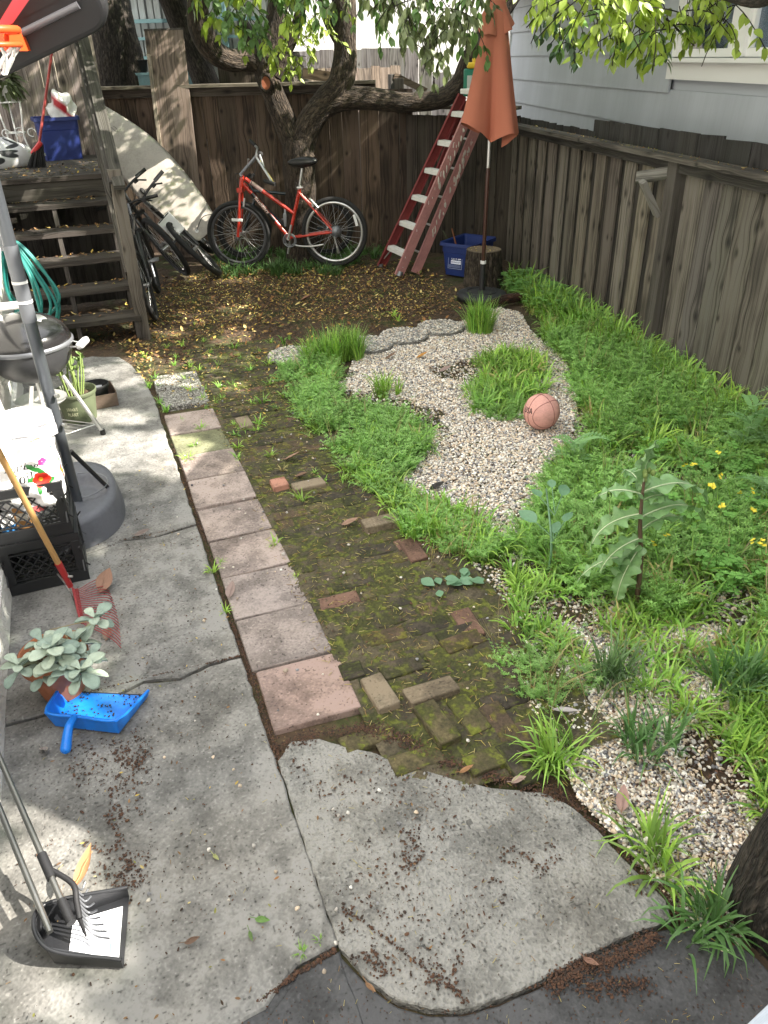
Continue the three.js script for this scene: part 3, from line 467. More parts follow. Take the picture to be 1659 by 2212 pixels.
// ---------------------------------------------------------------- wooden stair and landing
const ST = { r1: 0.383, u0: 7.30, run: 0.28, rise: 0.21, hl: 1.26 };
{
  const t = thing('wooden_stair', 'dark weathered wooden stair with open risers and a thick handrail on the left', 'stair');
  const tr = () => tone(0.055, 0.047, 0.041, 0.12);
  for (let i = 0; i < 9; i++) { const o = part('added_dark_board', board(0.135, 1.1, 0.02, tone(0.04, 0.035, 0.031), 'y'), M.wood, t); o.position.set(ST.r1 - 1.06 + i * 0.122, 0.55, -(ST.u0 + 1.52 + (i % 2) * 0.021)); }  // dark boards added under the landing to block light behind the open risers
  for (let i = 0; i < 5; i++) { const o = part('tread', board(1.06, 0.042, 0.29, tr(), 'x'), M.wood, t); o.position.set(ST.r1 - 0.53, ST.rise * (i + 1) - 0.021, -(ST.u0 + ST.run * i + 0.145)); o.rotation.set(rr(-0.01, 0.01), 0, rr(-0.006, 0.006)); }
  for (let i = 0; i < 14; i++) { const o = part('deck_board', board(1.1, 0.04, 0.135, tr(), 'x'), M.wood, t); o.position.set(ST.r1 - 0.52, ST.hl - 0.02, -(ST.u0 + 1.40 + 0.07 + i * 0.142)); }
  part('fascia', board(1.08, 0.16, 0.04, tone(0.07, 0.062, 0.055), 'x'), M.wood, t).position.set(ST.r1 - 0.53, ST.hl - 0.13, -(ST.u0 + 1.46));
  const sh = new THREE.Shape(); sh.moveTo(0, 0); for (let i = 0; i < 5; i++) { sh.lineTo(ST.run * i + 0.01, ST.rise * (i + 1) - 0.045); sh.lineTo(ST.run * (i + 1) + 0.01, ST.rise * (i + 1) - 0.045); } sh.lineTo(1.42, ST.hl - 0.22); sh.lineTo(1.46, ST.hl - 0.22); sh.lineTo(1.46, 0.78); sh.lineTo(0.36, 0);
  for (const r of [ST.r1 - 0.045, ST.r1 - 0.55, ST.r1 - 1.02]) { const g = new THREE.ExtrudeGeometry(sh, { depth: 0.04, bevelEnabled: false }); g.rotateY(Math.PI / 2); const o = part('stringer', paint(metreUV(g, 'y'), tone(0.075, 0.066, 0.058)), M.wood, t); o.position.set(r - 0.02, 0, -ST.u0); }
  // newel post and handrail
  const foot = G(318, 727), pr = foot.x - 0.02, pu = -foot.z + 0.04;
  const post = part('post', board(0.10, 1.46, 0.10, lin(0.125, 0.11, 0.092)), M.wood, t); post.position.set(pr, 0.70, -pu); post.rotation.y = 0.06;
  const top = part('post', board(0.09, 2.4, 0.09, tone(0.1, 0.09, 0.08)), M.wood, t); top.position.set(pr, 1.5, -(pu + 1.9));
  const beam = (a, b, w, h, c) => { const L = a.distanceTo(b), g = board(w, h, L, c, 'z'), o = part('handrail', g, M.wood, t); o.position.copy(a).add(b).multiplyScalar(0.5); o.lookAt(b); return o; };
  beam(P(pr + 0.015, pu - 0.12, 1.30), P(pr + 0.015, pu + 2.6, 1.30 + 2.72 * 0.75), 0.095, 0.045, lin(0.075, 0.072, 0.064));
  beam(P(pr - 0.045, pu - 0.02, 1.28), P(pr - 0.045, pu + 2.6, 1.28 + 2.62 * 0.75), 0.035, 0.16, lin(0.04, 0.037, 0.034));  // inner rail face painted darker: its shade is put into the colour
  beam(P(pr - 0.05, pu + 0.02, 0.55), P(pr - 0.05, pu + 1.9, 0.55 + 1.88 * 0.75), 0.03, 0.1, lin(0.08, 0.072, 0.065));
}
{
  const f = thing('wooden_fence', 'pale grey upright board fence behind the stair landing at the top left', 'fence');
  fenceLine(f, P(-1.1, 10.85), P(0.50, 10.75), 0, 1.56, () => ({ w: rr(0.12, 0.165), gap: rr(0.002, 0.008), h: 2.6, base: 0.9, off: rr(-0.003, 0.004), c: tone(0.25, 0.215, 0.19, 0.12) }));
}
// ---------------------------------------------------------------- leaves and the trees of the yard
function leafGeo(len, wid, bend = 0.25, n = 4, fold = 0.25, pw = 0.8) {
  const pos = [], uv = [], idx = [];
  for (let i = 0; i <= n; i++) { const t = i / n, w = wid * 0.5 * Math.pow(Math.sin(Math.PI * Math.pow(t, pw)), 0.9) + (i === 0 || i === n ? 0.0004 : 0), y = -bend * len * t * t, z = len * t; pos.push(-w, y + w * fold, z, 0, y, z, w, y + w * fold, z); uv.push(0, t, 0.5, t, 1, t); }
  for (let i = 0; i < n; i++) for (let k = 0; k < 2; k++) { const a = i * 3 + k; idx.push(a, a + 3, a + 1, a + 1, a + 3, a + 4); }
  const g = new THREE.BufferGeometry(); g.setAttribute('position', new THREE.Float32BufferAttribute(pos, 3)); g.setAttribute('uv', new THREE.Float32BufferAttribute(uv, 2)); g.setIndex(idx); g.computeVertexNormals(); return g;
}
const LEAF = leafGeo(1, 0.54, 0.16), LEAFB = leafGeo(1, 0.56, 0.12), LEAFN = leafGeo(1, 0.3, 0.3);
const qa = V3(0, 0, 0), qb = V3(0, 0, 0);
function lookQ(dir, roll) { const m = new THREE.Matrix4().lookAt(dir, V3(0, 0, 0), Math.abs(dir.y) > 0.98 ? V3(1, 0, 0) : V3(0, 1, 0)); return new THREE.Quaternion().setFromRotationMatrix(m).multiply(Q(0, 0, roll)); }
const rdir = (dn) => V3(rr(-1, 1), rr(-1, 0.35) - dn, rr(-1, 1)).normalize();
// where the crowns are open towards the sun: a gap round each ray from these spots
const GAPS = [];
const gap = (p, r) => GAPS.push([p, r + 0.105]);
const inGap = (p) => { for (const [q, r] of GAPS) { qa.copy(p).sub(q); const k = qa.dot(SUN); if (k > 0.6 && qa.addScaledVector(SUN, -k).lengthSq() < r * r) return true; } return false; };
gap(G(300, 975), 0.21); gap(G(345, 985), 0.18); gap(G(255, 955), 0.12); gap(G(392, 1015), 0.10);
gap(G(285, 825), 0.10); gap(G(250, 900), 0.08); gap(G(230, 800), 0.09); gap(G(240, 1000), 0.09); gap(G(360, 955), 0.07); gap(G(300, 770), 0.07);
for (const [x, y, h, r] of [[200, 1975, 0.05, 0.045], [150, 1935, 0.05, 0.02], [95, 1770, 0, 0.02], [45, 1850, 0, 0.015], [120, 1860, 0, -0.005], [35, 2165, 0, 0.0], [30, 1960, 0, 0.01], [60, 1670, 0, -0.01], [120, 1540, 0.08, 0.0], [190, 1535, 0.03, -0.02], [130, 1455, 0.3, 0.0], [212, 1345, 0.3, -0.02], [185, 1470, 0.25, -0.02]]) gap(G(x, y, h), r);
gap(P(-0.66, 2.6, 0.4), 0.16); gap(P(-0.66, 3.2, 0.8), 0.3); gap(P(-0.66, 4.2, 0.7), 0.35); gap(P(-0.66, 5.0, 0.8), 0.3); gap(P(-0.5, 3.6, 0.6), 0.2); gap(G(70, 960, 0.7), 0.16); gap(G(60, 860, 0.3), 0.25); gap(G(40, 720, 0.8), 0.16); gap(G(80, 690, 0.9), 0.08); gap(G(165, 840, 0.2), 0.14); gap(G(40, 700, 0.7), 0.14);
gap(G(310, 600, 0.3), 0.04); gap(G(285, 500, 0.8), 0.06); gap(G(300, 680, 0.1), 0.05); gap(D(250, 380, 7.4), 0.09); gap(D(215, 290, 7.6), 0.07);
gap(D(330, 360, 9.9), 0.12); gap(D(345, 440, 9.7), 0.12); gap(D(300, 400, 9.8), 0.1); gap(D(380, 440, 9.8), 0.09); gap(D(290, 440, 9.6), 0.1); gap(D(395, 480, 9.8), 0.05);
gap(D(405, 290, 10.1), 0.08); gap(D(380, 330, 10.1), 0.07); gap(D(430, 320, 10.1), 0.05);
gap(D(600, 200, 10.2), 0.05); gap(D(585, 170, 10.2), 0.05); gap(D(625, 225, 10.2), 0.05); gap(D(430, 190, 10.8), 0.08); gap(D(520, 185, 10.8), 0.08); gap(D(640, 120, 10.2), 0.35); gap(D(690, 60, 10.2), 0.3); gap(D(615, 40, 9.6), 0.2); gap(D(500, 40, 9), 0.18);
for (let i = 0; i < 8; i++) gap(D(1180 + i * 60, 70, 5.6), 0.3);
gap(D(1560, 20, 5.4), 0.35); gap(D(1450, 30, 5.4), 0.3); gap(G(1215, 770), 0.2); gap(G(1200, 800), 0.16); gap(D(1040, 90, 9.8), 0.1);
for (let i = 0; i < 34; i++) gap(G(rr(340, 940), rr(580, 740)), rr(0.02, 0.045));

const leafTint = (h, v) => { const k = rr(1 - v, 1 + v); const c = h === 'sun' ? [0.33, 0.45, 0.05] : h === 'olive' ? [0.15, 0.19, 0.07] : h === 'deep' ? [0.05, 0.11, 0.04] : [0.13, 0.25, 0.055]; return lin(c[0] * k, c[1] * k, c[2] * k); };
const TW = [];                                                      // twigs per tree
function spray(list, twigs, a, dir, L, nLeaf, size, hue, droop) {    // a twig with leaves along it
  const pts = [a.clone()], d = dir.clone().normalize(), p = a.clone();
  for (let i = 0; i < 4; i++) { d.y -= droop * 0.25; d.x += rr(-0.18, 0.18); d.z += rr(-0.18, 0.18); d.normalize(); p.addScaledVector(d, L / 4); pts.push(p.clone()); }
  const c = new THREE.CatmullRomCurve3(pts); twigs.push(new THREE.TubeGeometry(c, 5, 0.0035, 4));
  for (let i = 0; i < nLeaf; i++) { const t = rr(0.15, 1), q = c.getPointAt(t); if (inGap(q) && rnd() < 0) continue; const dd = c.getTangentAt(t).multiplyScalar(0.5).add(V3(rr(-1, 1), rr(-1.1, 0.3) - droop * 0.6, rr(-1, 1))).normalize(); list.push([q, lookQ(dd, rr(-0.8, 0.8)), size * rr(0.65, 1.15), leafTint(hue, 0.3)]); }
}
{
  const t = thing('fruit_tree', 'old crooked tree with forked dark limbs standing before the back fence', 'tree', D(650, 545, 10.05).setY(0));
  const o = t.position, d0 = 10.05; const R = (x, y, dd = d0) => D(x, y, dd).sub(o);
  const limb = (n, pts, rad, seg, sd) => part(n, taper(pts, rad, seg, 18, 0.07, sd), M.bark, t);
  limb('trunk', [R(655, 600), R(654, 540), R(650, 470), R(648, 400), R(645, 345), R(640, 300)], [0.26, 0.215, 0.19, 0.185, 0.20, 0.17], 40, 1);
  limb('branch', [R(655, 350), R(628, 295), R(608, 245), R(588, 195), R(572, 150), R(578, 110), R(592, 70), R(600, 10), R(604, -80)], [0.16, 0.135, 0.13, 0.125, 0.13, 0.13, 0.11, 0.1, 0.09], 50, 2);
  limb('branch', [R(580, 150), R(555, 132), R(530, 128), R(500, 130, 9.9), R(470, 118, 9.8), R(445, 90, 9.7), R(430, 45, 9.6), R(425, -40, 9.5)], [0.12, 0.12, 0.11, 0.12, 0.13, 0.13, 0.1, 0.08], 40, 3);
  limb('branch', [R(645, 345), R(658, 290), R(690, 238), R(735, 215), R(790, 212), R(850, 220), R(905, 220), R(955, 212), R(992, 185), R(1015, 135), R(1040, 85), R(1075, 40), R(1110, -10), R(1150, -80)], [0.15, 0.155, 0.15, 0.13, 0.12, 0.11, 0.105, 0.105, 0.115, 0.115, 0.1, 0.09, 0.08, 0.07], 80, 4);
  limb('branch', [R(680, 245), R(708, 215), R(735, 180), R(745, 130), R(745, 60), R(742, 0), R(736, -90)], [0.13, 0.15, 0.15, 0.125, 0.125, 0.13, 0.11], 40, 5);
  limb('branch', [R(735, 95), R(715, 60), R(700, 20), R(690, -40)], [0.06, 0.055, 0.05, 0.04], 16, 6);
  limb('branch', [R(592, 160), R(618, 110), R(640, 60), R(655, -10)], [0.09, 0.07, 0.06, 0.05], 20, 7);
  const sc = part('cut_scar', new THREE.CircleGeometry(0.075, 20), mat(0.30, 0.10, 0.05, 0.9, { map: grime }), t); sc.position.copy(R(563, 180, 9.86)).add(V3(0.06, 0, 0)); sc.scale.set(0.8, 1.1, 1); sc.lookAt(camera.position);
  const scr = part('scar_lip', new THREE.TorusGeometry(0.078, 0.018, 8, 24), M.bark, t); scr.position.copy(sc.position); scr.quaternion.copy(sc.quaternion); scr.scale.copy(sc.scale);
  const list = [], tw = [], add = (x, y, dd, n, hue, size, L = 0.4, dr = 0.7) => { for (let i = 0; i < n; i++) spray(list, tw, D(x + rr(-14, 14), y + rr(-10, 6), dd + rr(-0.3, 0.3)).sub(o), rdir(0.1), L * rr(0.6, 1.2), 9, size, hue, dr); };
  // fresh leaves at the left, in front of the fork
  for (const [x, y] of [[430, 5], [455, 30], [490, 15], [520, 40], [560, 30], [600, 20], [640, 15], [500, 60], [540, 75], [585, 65], [470, 70], [620, 55], [660, 35], [690, 10], [570, 105], [450, -20], [520, -20], [600, -25], [680, -20]]) add(x, y - 40, 8.6, 3, rnd() < 0.4 ? 'sun' : 'mid', 0.11, 0.34, 0.35);
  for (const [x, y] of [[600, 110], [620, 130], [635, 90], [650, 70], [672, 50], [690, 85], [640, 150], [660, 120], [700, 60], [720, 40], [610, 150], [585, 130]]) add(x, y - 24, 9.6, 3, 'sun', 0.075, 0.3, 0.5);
  // drooping sprays in the middle
  for (const [x, y] of [[680, 15], [770, 0], [800, 15], [850, 5], [880, 20], [905, 40], [930, 15], [960, 30], [985, 20], [1010, 45], [870, 60], [900, 85], [925, 70], [955, 75], [990, 70], [1020, 85], [935, 105], [1030, 20], [860, 25], [820, 40], [895, 10], [950, 50], [980, -10], [900, -20], [1025, -10], [830, -15]]) add(x, y - 24, 7.0 + rr(-0.5, 0.7), 3, rnd() < 0.6 ? 'olive' : 'mid', 0.09, 0.30, 0.8);
  for (const [x, y] of [[880, 120], [865, 100], [955, 120], [962, 140]]) add(x, y - 30, 7.0, 1, 'olive', 0.08, 0.3, 1.4);
  // crown overhead
  const cr = []; let guard = 0;
  while (cr.length < 30000 && guard++ < 90000) {
    const p = P(rr(-0.9, 6.2), rr(6.5, 12.2), rr(3.05, 5.4)); const m = fbm((p.x + 10) / 20, (p.z + 20) / 20, 22, 22, 2, 55); if (m < 0.40) continue; if (inGap(p)) continue;
    cr.push([p.sub(o), lookQ(rdir(0.2), rr(-1, 1)), rr(0.08, 0.14), leafTint('mid', 0.3)]);
  }
  stuff('crown', LEAF, M.leaf, list.concat(cr), t);
  part('twigs', merge(tw), M.bark, t).userData.kind = 'stuff';
}
{
  // the tree at the right, its trunk close by and its limb and leaves over the fence
  const b = G(1702, 1985), t = thing('yard_tree', 'tree with dark trunk at the bottom right, sunlit leaves before the grey house', 'tree', b.clone().setY(0));
  const o = t.position, R = (x, y, dd) => D(x, y, dd).sub(o);
  part('trunk', taper([V3(0.06, -0.1, -0.02), V3(0.05, 0.12, -0.01), V3(0.07, 0.4, 0), V3(0.1, 0.9, 0), V3(0.25, 1.8, 0.05), V3(0.6, 3.0, -0.2), V3(0.9, 4.0, -0.8)], [0.2, 0.175, 0.16, 0.155, 0.15, 0.15, 0.12], 40, 24, 0.10, 3), mat(0.055, 0.047, 0.04, 0.95, { map: barkMap, bumpMap: barkBump, bumpScale: 0.05 }), t);
  const kn = new THREE.SphereGeometry(0.045, 16, 12); kn.scale(1, 1.5, 0.5); const hole = part('knot_hole', kn, mat(0.008, 0.008, 0.01, 1), t); hole.position.set(-0.085, 0.36, 0.05); hole.lookAt(camera.position);
  part('limb', taper([V3(0.5, 2.7, -0.1), R(1720, -60, 4.2), R(1640, -10, 4.8), R(1560, -25, 5.2), R(1440, -60, 5.6), R(1250, -120, 6)], [0.11, 0.1, 0.075, 0.06, 0.05, 0.04], 40, 12, 0.08, 5), M.barkDark, t);
  const list = [], tw = [], add = (x, y, dd, n, hue, size, L = 0.4, dr = 0.7) => { for (let i = 0; i < n; i++) spray(list, tw, D(x + rr(-16, 16), y + rr(-12, 6), dd + rr(-0.35, 0.35)).sub(o), rdir(0.0), L * rr(0.6, 1.2), 8, size, hue, dr); };
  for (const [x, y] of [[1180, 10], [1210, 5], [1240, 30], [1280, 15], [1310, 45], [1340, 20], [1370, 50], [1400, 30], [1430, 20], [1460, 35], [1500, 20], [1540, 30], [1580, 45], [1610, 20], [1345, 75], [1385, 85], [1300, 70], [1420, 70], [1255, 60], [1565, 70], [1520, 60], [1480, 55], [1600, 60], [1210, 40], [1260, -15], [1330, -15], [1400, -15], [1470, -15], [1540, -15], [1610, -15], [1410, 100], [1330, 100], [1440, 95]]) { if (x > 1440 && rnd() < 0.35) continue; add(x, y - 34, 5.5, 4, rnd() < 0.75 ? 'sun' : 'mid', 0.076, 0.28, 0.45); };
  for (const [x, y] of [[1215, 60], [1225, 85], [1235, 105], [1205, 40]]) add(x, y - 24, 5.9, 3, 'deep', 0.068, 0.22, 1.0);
  const cr = []; let guard = 0;
  while (cr.length < 28500 && guard++ < 340000) {
    const p = P(rr(1.7, 6.2), rr(-3.8, 6.4), rr(3.5, 5.7)); const q = p.clone().sub(camera.position); if (q.y / Math.max(0.1, q.dot(FWD)) < 0.18) continue;
    const m = fbm((p.x + 10) / 20, (p.z + 20) / 20, 22, 22, 2, 58); if (m < 0.34) continue; const rp = p.x - p.y * SUN.x / SUN.y; const up = -p.z + p.y * SUN.z / SUN.y; if (rp < -1.3 || rp > 1.5 + Math.max(0, up - 4) * 0.45) continue; if (inGap(p)) continue;
    cr.push([p.sub(o), lookQ(rdir(0.2), rr(-1, 1)), rr(0.09, 0.15), leafTint('mid', 0.3)]);
  }
  // extra unseen leaves added along sun rays to keep the path shaded
  for (const [pl, n] of [[flat([[255, 1640], [560, 1590], [900, 1680], [1100, 1900], [1000, 2300], [330, 2300], [270, 1950]]), 5200], [flat([[230, 1120], [430, 1090], [560, 1560], [330, 1600], [240, 1300]]), 2600], [flat([[400, 1060], [500, 930], [640, 1100], [800, 1500], [600, 1600]]), 1800]]) for (const [x, z] of scatter(pl, n)) { const h = rr(3.7, 5.7), p = V3(x, 0, z).addScaledVector(SUN, h / SUN.y); const q = p.clone().sub(camera.position); if (q.y / Math.max(0.1, q.dot(FWD)) < 0.18 || inGap(p)) continue; cr.push([p.sub(o), lookQ(rdir(0.2), rr(-1, 1)), rr(0.09, 0.15), leafTint('mid', 0.3)]); }
  stuff('crown', LEAF, M.leaf, list.concat(cr), t);
  part('twigs', merge(tw), M.barkDark, t).userData.kind = 'stuff';
  const tb = []; for (let i = 0; i < 9; i++) { const a = P(rr(2.2, 5.6), rr(-1.5, 5.5), rr(3.9, 5.0)).sub(o); tb.push(taper([V3(0.75, 3.6, -0.5), a.clone().multiplyScalar(0.5).add(V3(0.4, 2.2, -0.3)), a], [0.07, 0.05, 0.02], 12, 8, 0.05, i)); }
  part('branches', merge(tb), M.bark, t).userData.kind = 'stuff';
}
// ---------------------------------------------------------------- bicycles (built flat in x-y, wheels on y = 0, then stood up)
const hub = (r) => [V3(0, 0, 0)];
function wheel(parent, cx, r, tyreR, rimM, opt = {}) {
  const w = new THREE.Group(); w.name = 'wheel'; w.position.set(cx, r, 0); parent.add(w);
  part('tyre', new THREE.TorusGeometry(r - tyreR, tyreR, 10, 56), M.blackRub, w);
  const rim = lathe([[r - tyreR * 2 - 0.022, -0.009], [r - tyreR * 2 + 0.002, -0.012], [r - tyreR * 2 + 0.002, 0.012], [r - tyreR * 2 - 0.022, 0.009], [r - tyreR * 2 - 0.022, -0.009]], 56); rim.rotateX(Math.PI / 2); part('rim', rim, rimM, w);
  const sp = []; for (let i = 0; i < 28; i++) { const a = i / 28 * 6.283, b = a + (i % 4 < 2 ? 0.9 : -0.9), R = r - tyreR * 2 - 0.02; sp.push(rod(V3(0.025 * Math.cos(b), 0.025 * Math.sin(b), i % 2 ? 0.03 : -0.03), V3(R * Math.cos(a), R * Math.sin(a), 0), 0.0013, 0.0013, 4)); }
  part('spokes', sp, M.steel, w).userData.kind = 'stuff';
  const hb = new THREE.CylinderGeometry(0.02, 0.02, 0.09, 12); hb.rotateX(Math.PI / 2); part('hub', hb, M.steel, w);
  if (opt.reflector) part('reflector', rbox(0.025, 0.1, 0.012, opt.reflector[0], opt.reflector[1], 0.012, 0.005, 0, 0, opt.reflector[2]), M.white, w);
  return w;
}
const saddleGeo = () => { const g = new THREE.SphereGeometry(1, 24, 14), p = g.attributes.position; for (let i = 0; i < p.count; i++) { const x = p.getX(i), y = p.getY(i), z = p.getZ(i), t = (x + 1) / 2; p.setXYZ(i, x * 0.135, y * (y < 0 ? 0.042 : 0.036 + 0.018 * t) + 0.012 * t * t, z * (0.022 + 0.06 * t * t)); } g.computeVertexNormals(); return g; };
const t2 = (a, b, r) => rod(V3(a[0], a[1], a[2] ?? 0), V3(b[0], b[1], b[2] ?? 0), r, r, 12);
{
  const A = G(525, 578), Bp = G(727, 577), mid = A.clone().add(Bp).multiplyScalar(0.5), k = A.distanceTo(Bp) / 0.885;
  const t = thing('bicycle', 'red step-through bicycle with silver rims and black saddle leaning on the tree', 'bicycle', mid, Math.atan2(-(Bp.z - A.z), Bp.x - A.x)); t.scale.setScalar(k); t.rotation.x = -0.03;
  const c = (x, y, z = 0) => [(x - 872) / 1000, (1128 - y) / 1000, z];   // joints measured on the photograph, x to the rear wheel
  const red = phys(0.50, 0.035, 0.018, 0.35, { metalness: 0.1, clearcoat: 0.6, clearcoatRoughness: 0.2 });
  wheel(t, -0.445, 0.297, 0.02, mat(0.09, 0.09, 0.095, 0.5, { metalness: 0.4 }), {}); wheel(t, 0.443, 0.303, 0.02, M.steel, { reflector: [0.2, 0.1, 0.25] });
  part('frame', [t2(c(545, 355), c(960, 658), 0.0165), t2(c(525, 395), c(893, 862), 0.0185), t2(c(1030, 440), c(960, 658), 0.0155), t2(c(960, 658), c(900, 850), 0.015), t2(c(521, 330), c(497, 440), 0.02),
    t2(c(1018, 480, 0.012), c(1315, 812, 0.055), 0.0085), t2(c(1018, 480, -0.012), c(1315, 812, -0.055), 0.0085), t2(c(905, 862, 0.02), c(1315, 815, 0.055), 0.01), t2(c(905, 862, -0.02), c(1315, 815, -0.055), 0.01)], red, t);
  const bb = new THREE.CylinderGeometry(0.022, 0.022, 0.08, 14); bb.rotateX(Math.PI / 2); bb.translate(...c(895, 862)); part('bottom_bracket', bb, red, t);
  const fk = (z) => tube([V3(...c(497, 440, z * 0.6)), V3(...c(480, 560, z)), V3(...c(455, 700, z)), V3(...c(428, 838, z))], 0.0125, 16, 8); part('fork', [fk(0.05), fk(-0.05), box(0.05, 0.035, 0.11, ...c(495, 445))], red, t);
  const decal = canvasTex(512, 64, (x, w, h) => { x.clearRect(0, 0, w, h); x.fillStyle = '#15100f'; x.fillRect(0, 0, w, h); x.fillStyle = '#f0cfc4'; x.font = 'bold italic 54px sans-serif'; x.fillText('HARDROCK', 70, 52); });
  { const a = c(590, 477), b = c(780, 720), L = Math.hypot(b[0] - a[0], b[1] - a[1]); const g = new THREE.CylinderGeometry(0.0192, 0.0192, L, 14, 1, true, -1.0, 2.0); g.rotateZ(Math.PI / 2); const o = part('lettering', g, mat(1, 1, 1, 0.4, { map: decal }), t); const uv = g.attributes.uv; for (let i = 0; i < uv.count; i++) { const u = uv.getX(i), v = uv.getY(i); uv.setXY(i, 1 - v, u); } o.rotation.z = Math.atan2(b[1] - a[1], b[0] - a[0]); o.position.set((a[0] + b[0]) / 2, (a[1] + b[1]) / 2, 0); o.rotation.order = 'ZXY'; }
  part('sticker', rod(V3(...c(590, 385, 0.002)), V3(...c(690, 458, 0.002)), 0.0172, 0.0172, 12), mat(0.5, 0.35, 0.33, 0.5), t);
  part('seat_post', t2(c(1028, 440), c(1065, 285), 0.0135), M.steel, t); part('seat_clamp', [t2(c(1005, 438, 0.02), c(1060, 440, 0.02), 0.008), box(0.04, 0.02, 0.045, ...c(1029, 440))], M.steel, t);
  const sd = part('saddle', saddleGeo(), phys(0.015, 0.015, 0.016, 0.35), t); sd.position.set(...c(1072, 240)); sd.rotation.z = -0.03;
  part('stem', [t2(c(505, 325), c(665, 180), 0.015), t2(c(505, 328), c(521, 335), 0.02)], M.greyMet, t);
  part('handlebar', tube([V3(...c(850, 385, 0.26)), V3(...c(790, 300, 0.2)), V3(...c(690, 190, 0.08)), V3(...c(665, 180, 0)), V3(...c(650, 140, -0.12)), V3(...c(635, 125, -0.2)), V3(...c(590, 100, -0.28))], 0.011, 30, 8), M.steel, t);
  part('grip', t2(c(610, 108, -0.25), c(548, 72, -0.33), 0.016), M.blackRub, t); part('grip', t2(c(775, 352, 0.26), c(875, 378, 0.3), 0.017), M.blackRub, t);
  part('brake_lever', [t2(c(712, 165, 0.06), c(752, 255, 0.12), 0.01), t2(c(570, 205, -0.1), c(552, 262, -0.12), 0.009)], M.steel, t); const kb = new THREE.SphereGeometry(0.024, 14, 10); kb.translate(...c(714, 160, 0.04)); part('bell', kb, M.blackRub, t);
  part('tag_strip', [rod(V3(...c(700, 215, 0.05)), V3(...c(825, 405, 0.06)), 0.012, 0.003, 6)], mat(0.45, 0.38, 0.08, 0.7), t);
  part('cable', [tube([V3(...c(690, 200, 0.05)), V3(...c(640, 330, 0.06)), V3(...c(575, 440, 0.03))], 0.0028, 16, 5), tube([V3(...c(520, 330, 0.02)), V3(...c(545, 400, 0.05)), V3(...c(600, 420, 0.03))], 0.0025, 12, 5)], M.blackMet, t);
  part('crank', [t2(c(935, 745, 0.06), c(897, 865, 0.06), 0.0115), t2(c(897, 865, -0.06), c(858, 1015, -0.06), 0.0115), t2(c(895, 862, 0.065), c(895, 862, -0.065), 0.016)], M.steel, t);
  const cr = new THREE.TorusGeometry(0.058, 0.006, 6, 36); cr.translate(c(905, 880)[0], c(905, 880)[1], 0.045); const cr2 = new THREE.TorusGeometry(0.045, 0.005, 6, 30); cr2.translate(c(905, 880)[0], c(905, 880)[1], 0.035); part('chainring', [cr, cr2], M.greyMet, t);
  part('kickstand', tube([V3(...c(940, 920, 0.03)), V3(...c(990, 928, 0.06)), V3(...c(1100, 930, 0.08)), V3(...c(1220, 915, 0.09))], 0.008, 16, 8), M.alu, t);
  const cs = lathe([[0.0, 0.05], [0.02, 0.05], [0.045, 0.03], [0.055, 0.0], [0, 0]], 24); cs.rotateX(Math.PI / 2); cs.translate(...c(1330, 812, 0.02)); part('cassette', cs, M.greyMet, t);
  part('derailleur', [t2(c(1320, 850, 0.07), c(1345, 960, 0.075), 0.008), t2(c(1345, 960, 0.075), c(1352, 995, 0.07), 0.012)], M.steel, t); part('brake', [t2(c(1112, 530, 0.03), c(1185, 610, 0.03), 0.011), t2(c(1140, 555, 0.03), c(1140, 600, 0.03), 0.012), t2(c(530, 510, 0.05), c(515, 580, 0.055), 0.008)], M.steel, t);
  part('reflector', rbox(0.1, 0.026, 0.012, ...c(447, 690, 0.075), 0.005, 0, 0, -0.06), M.white, t);
}
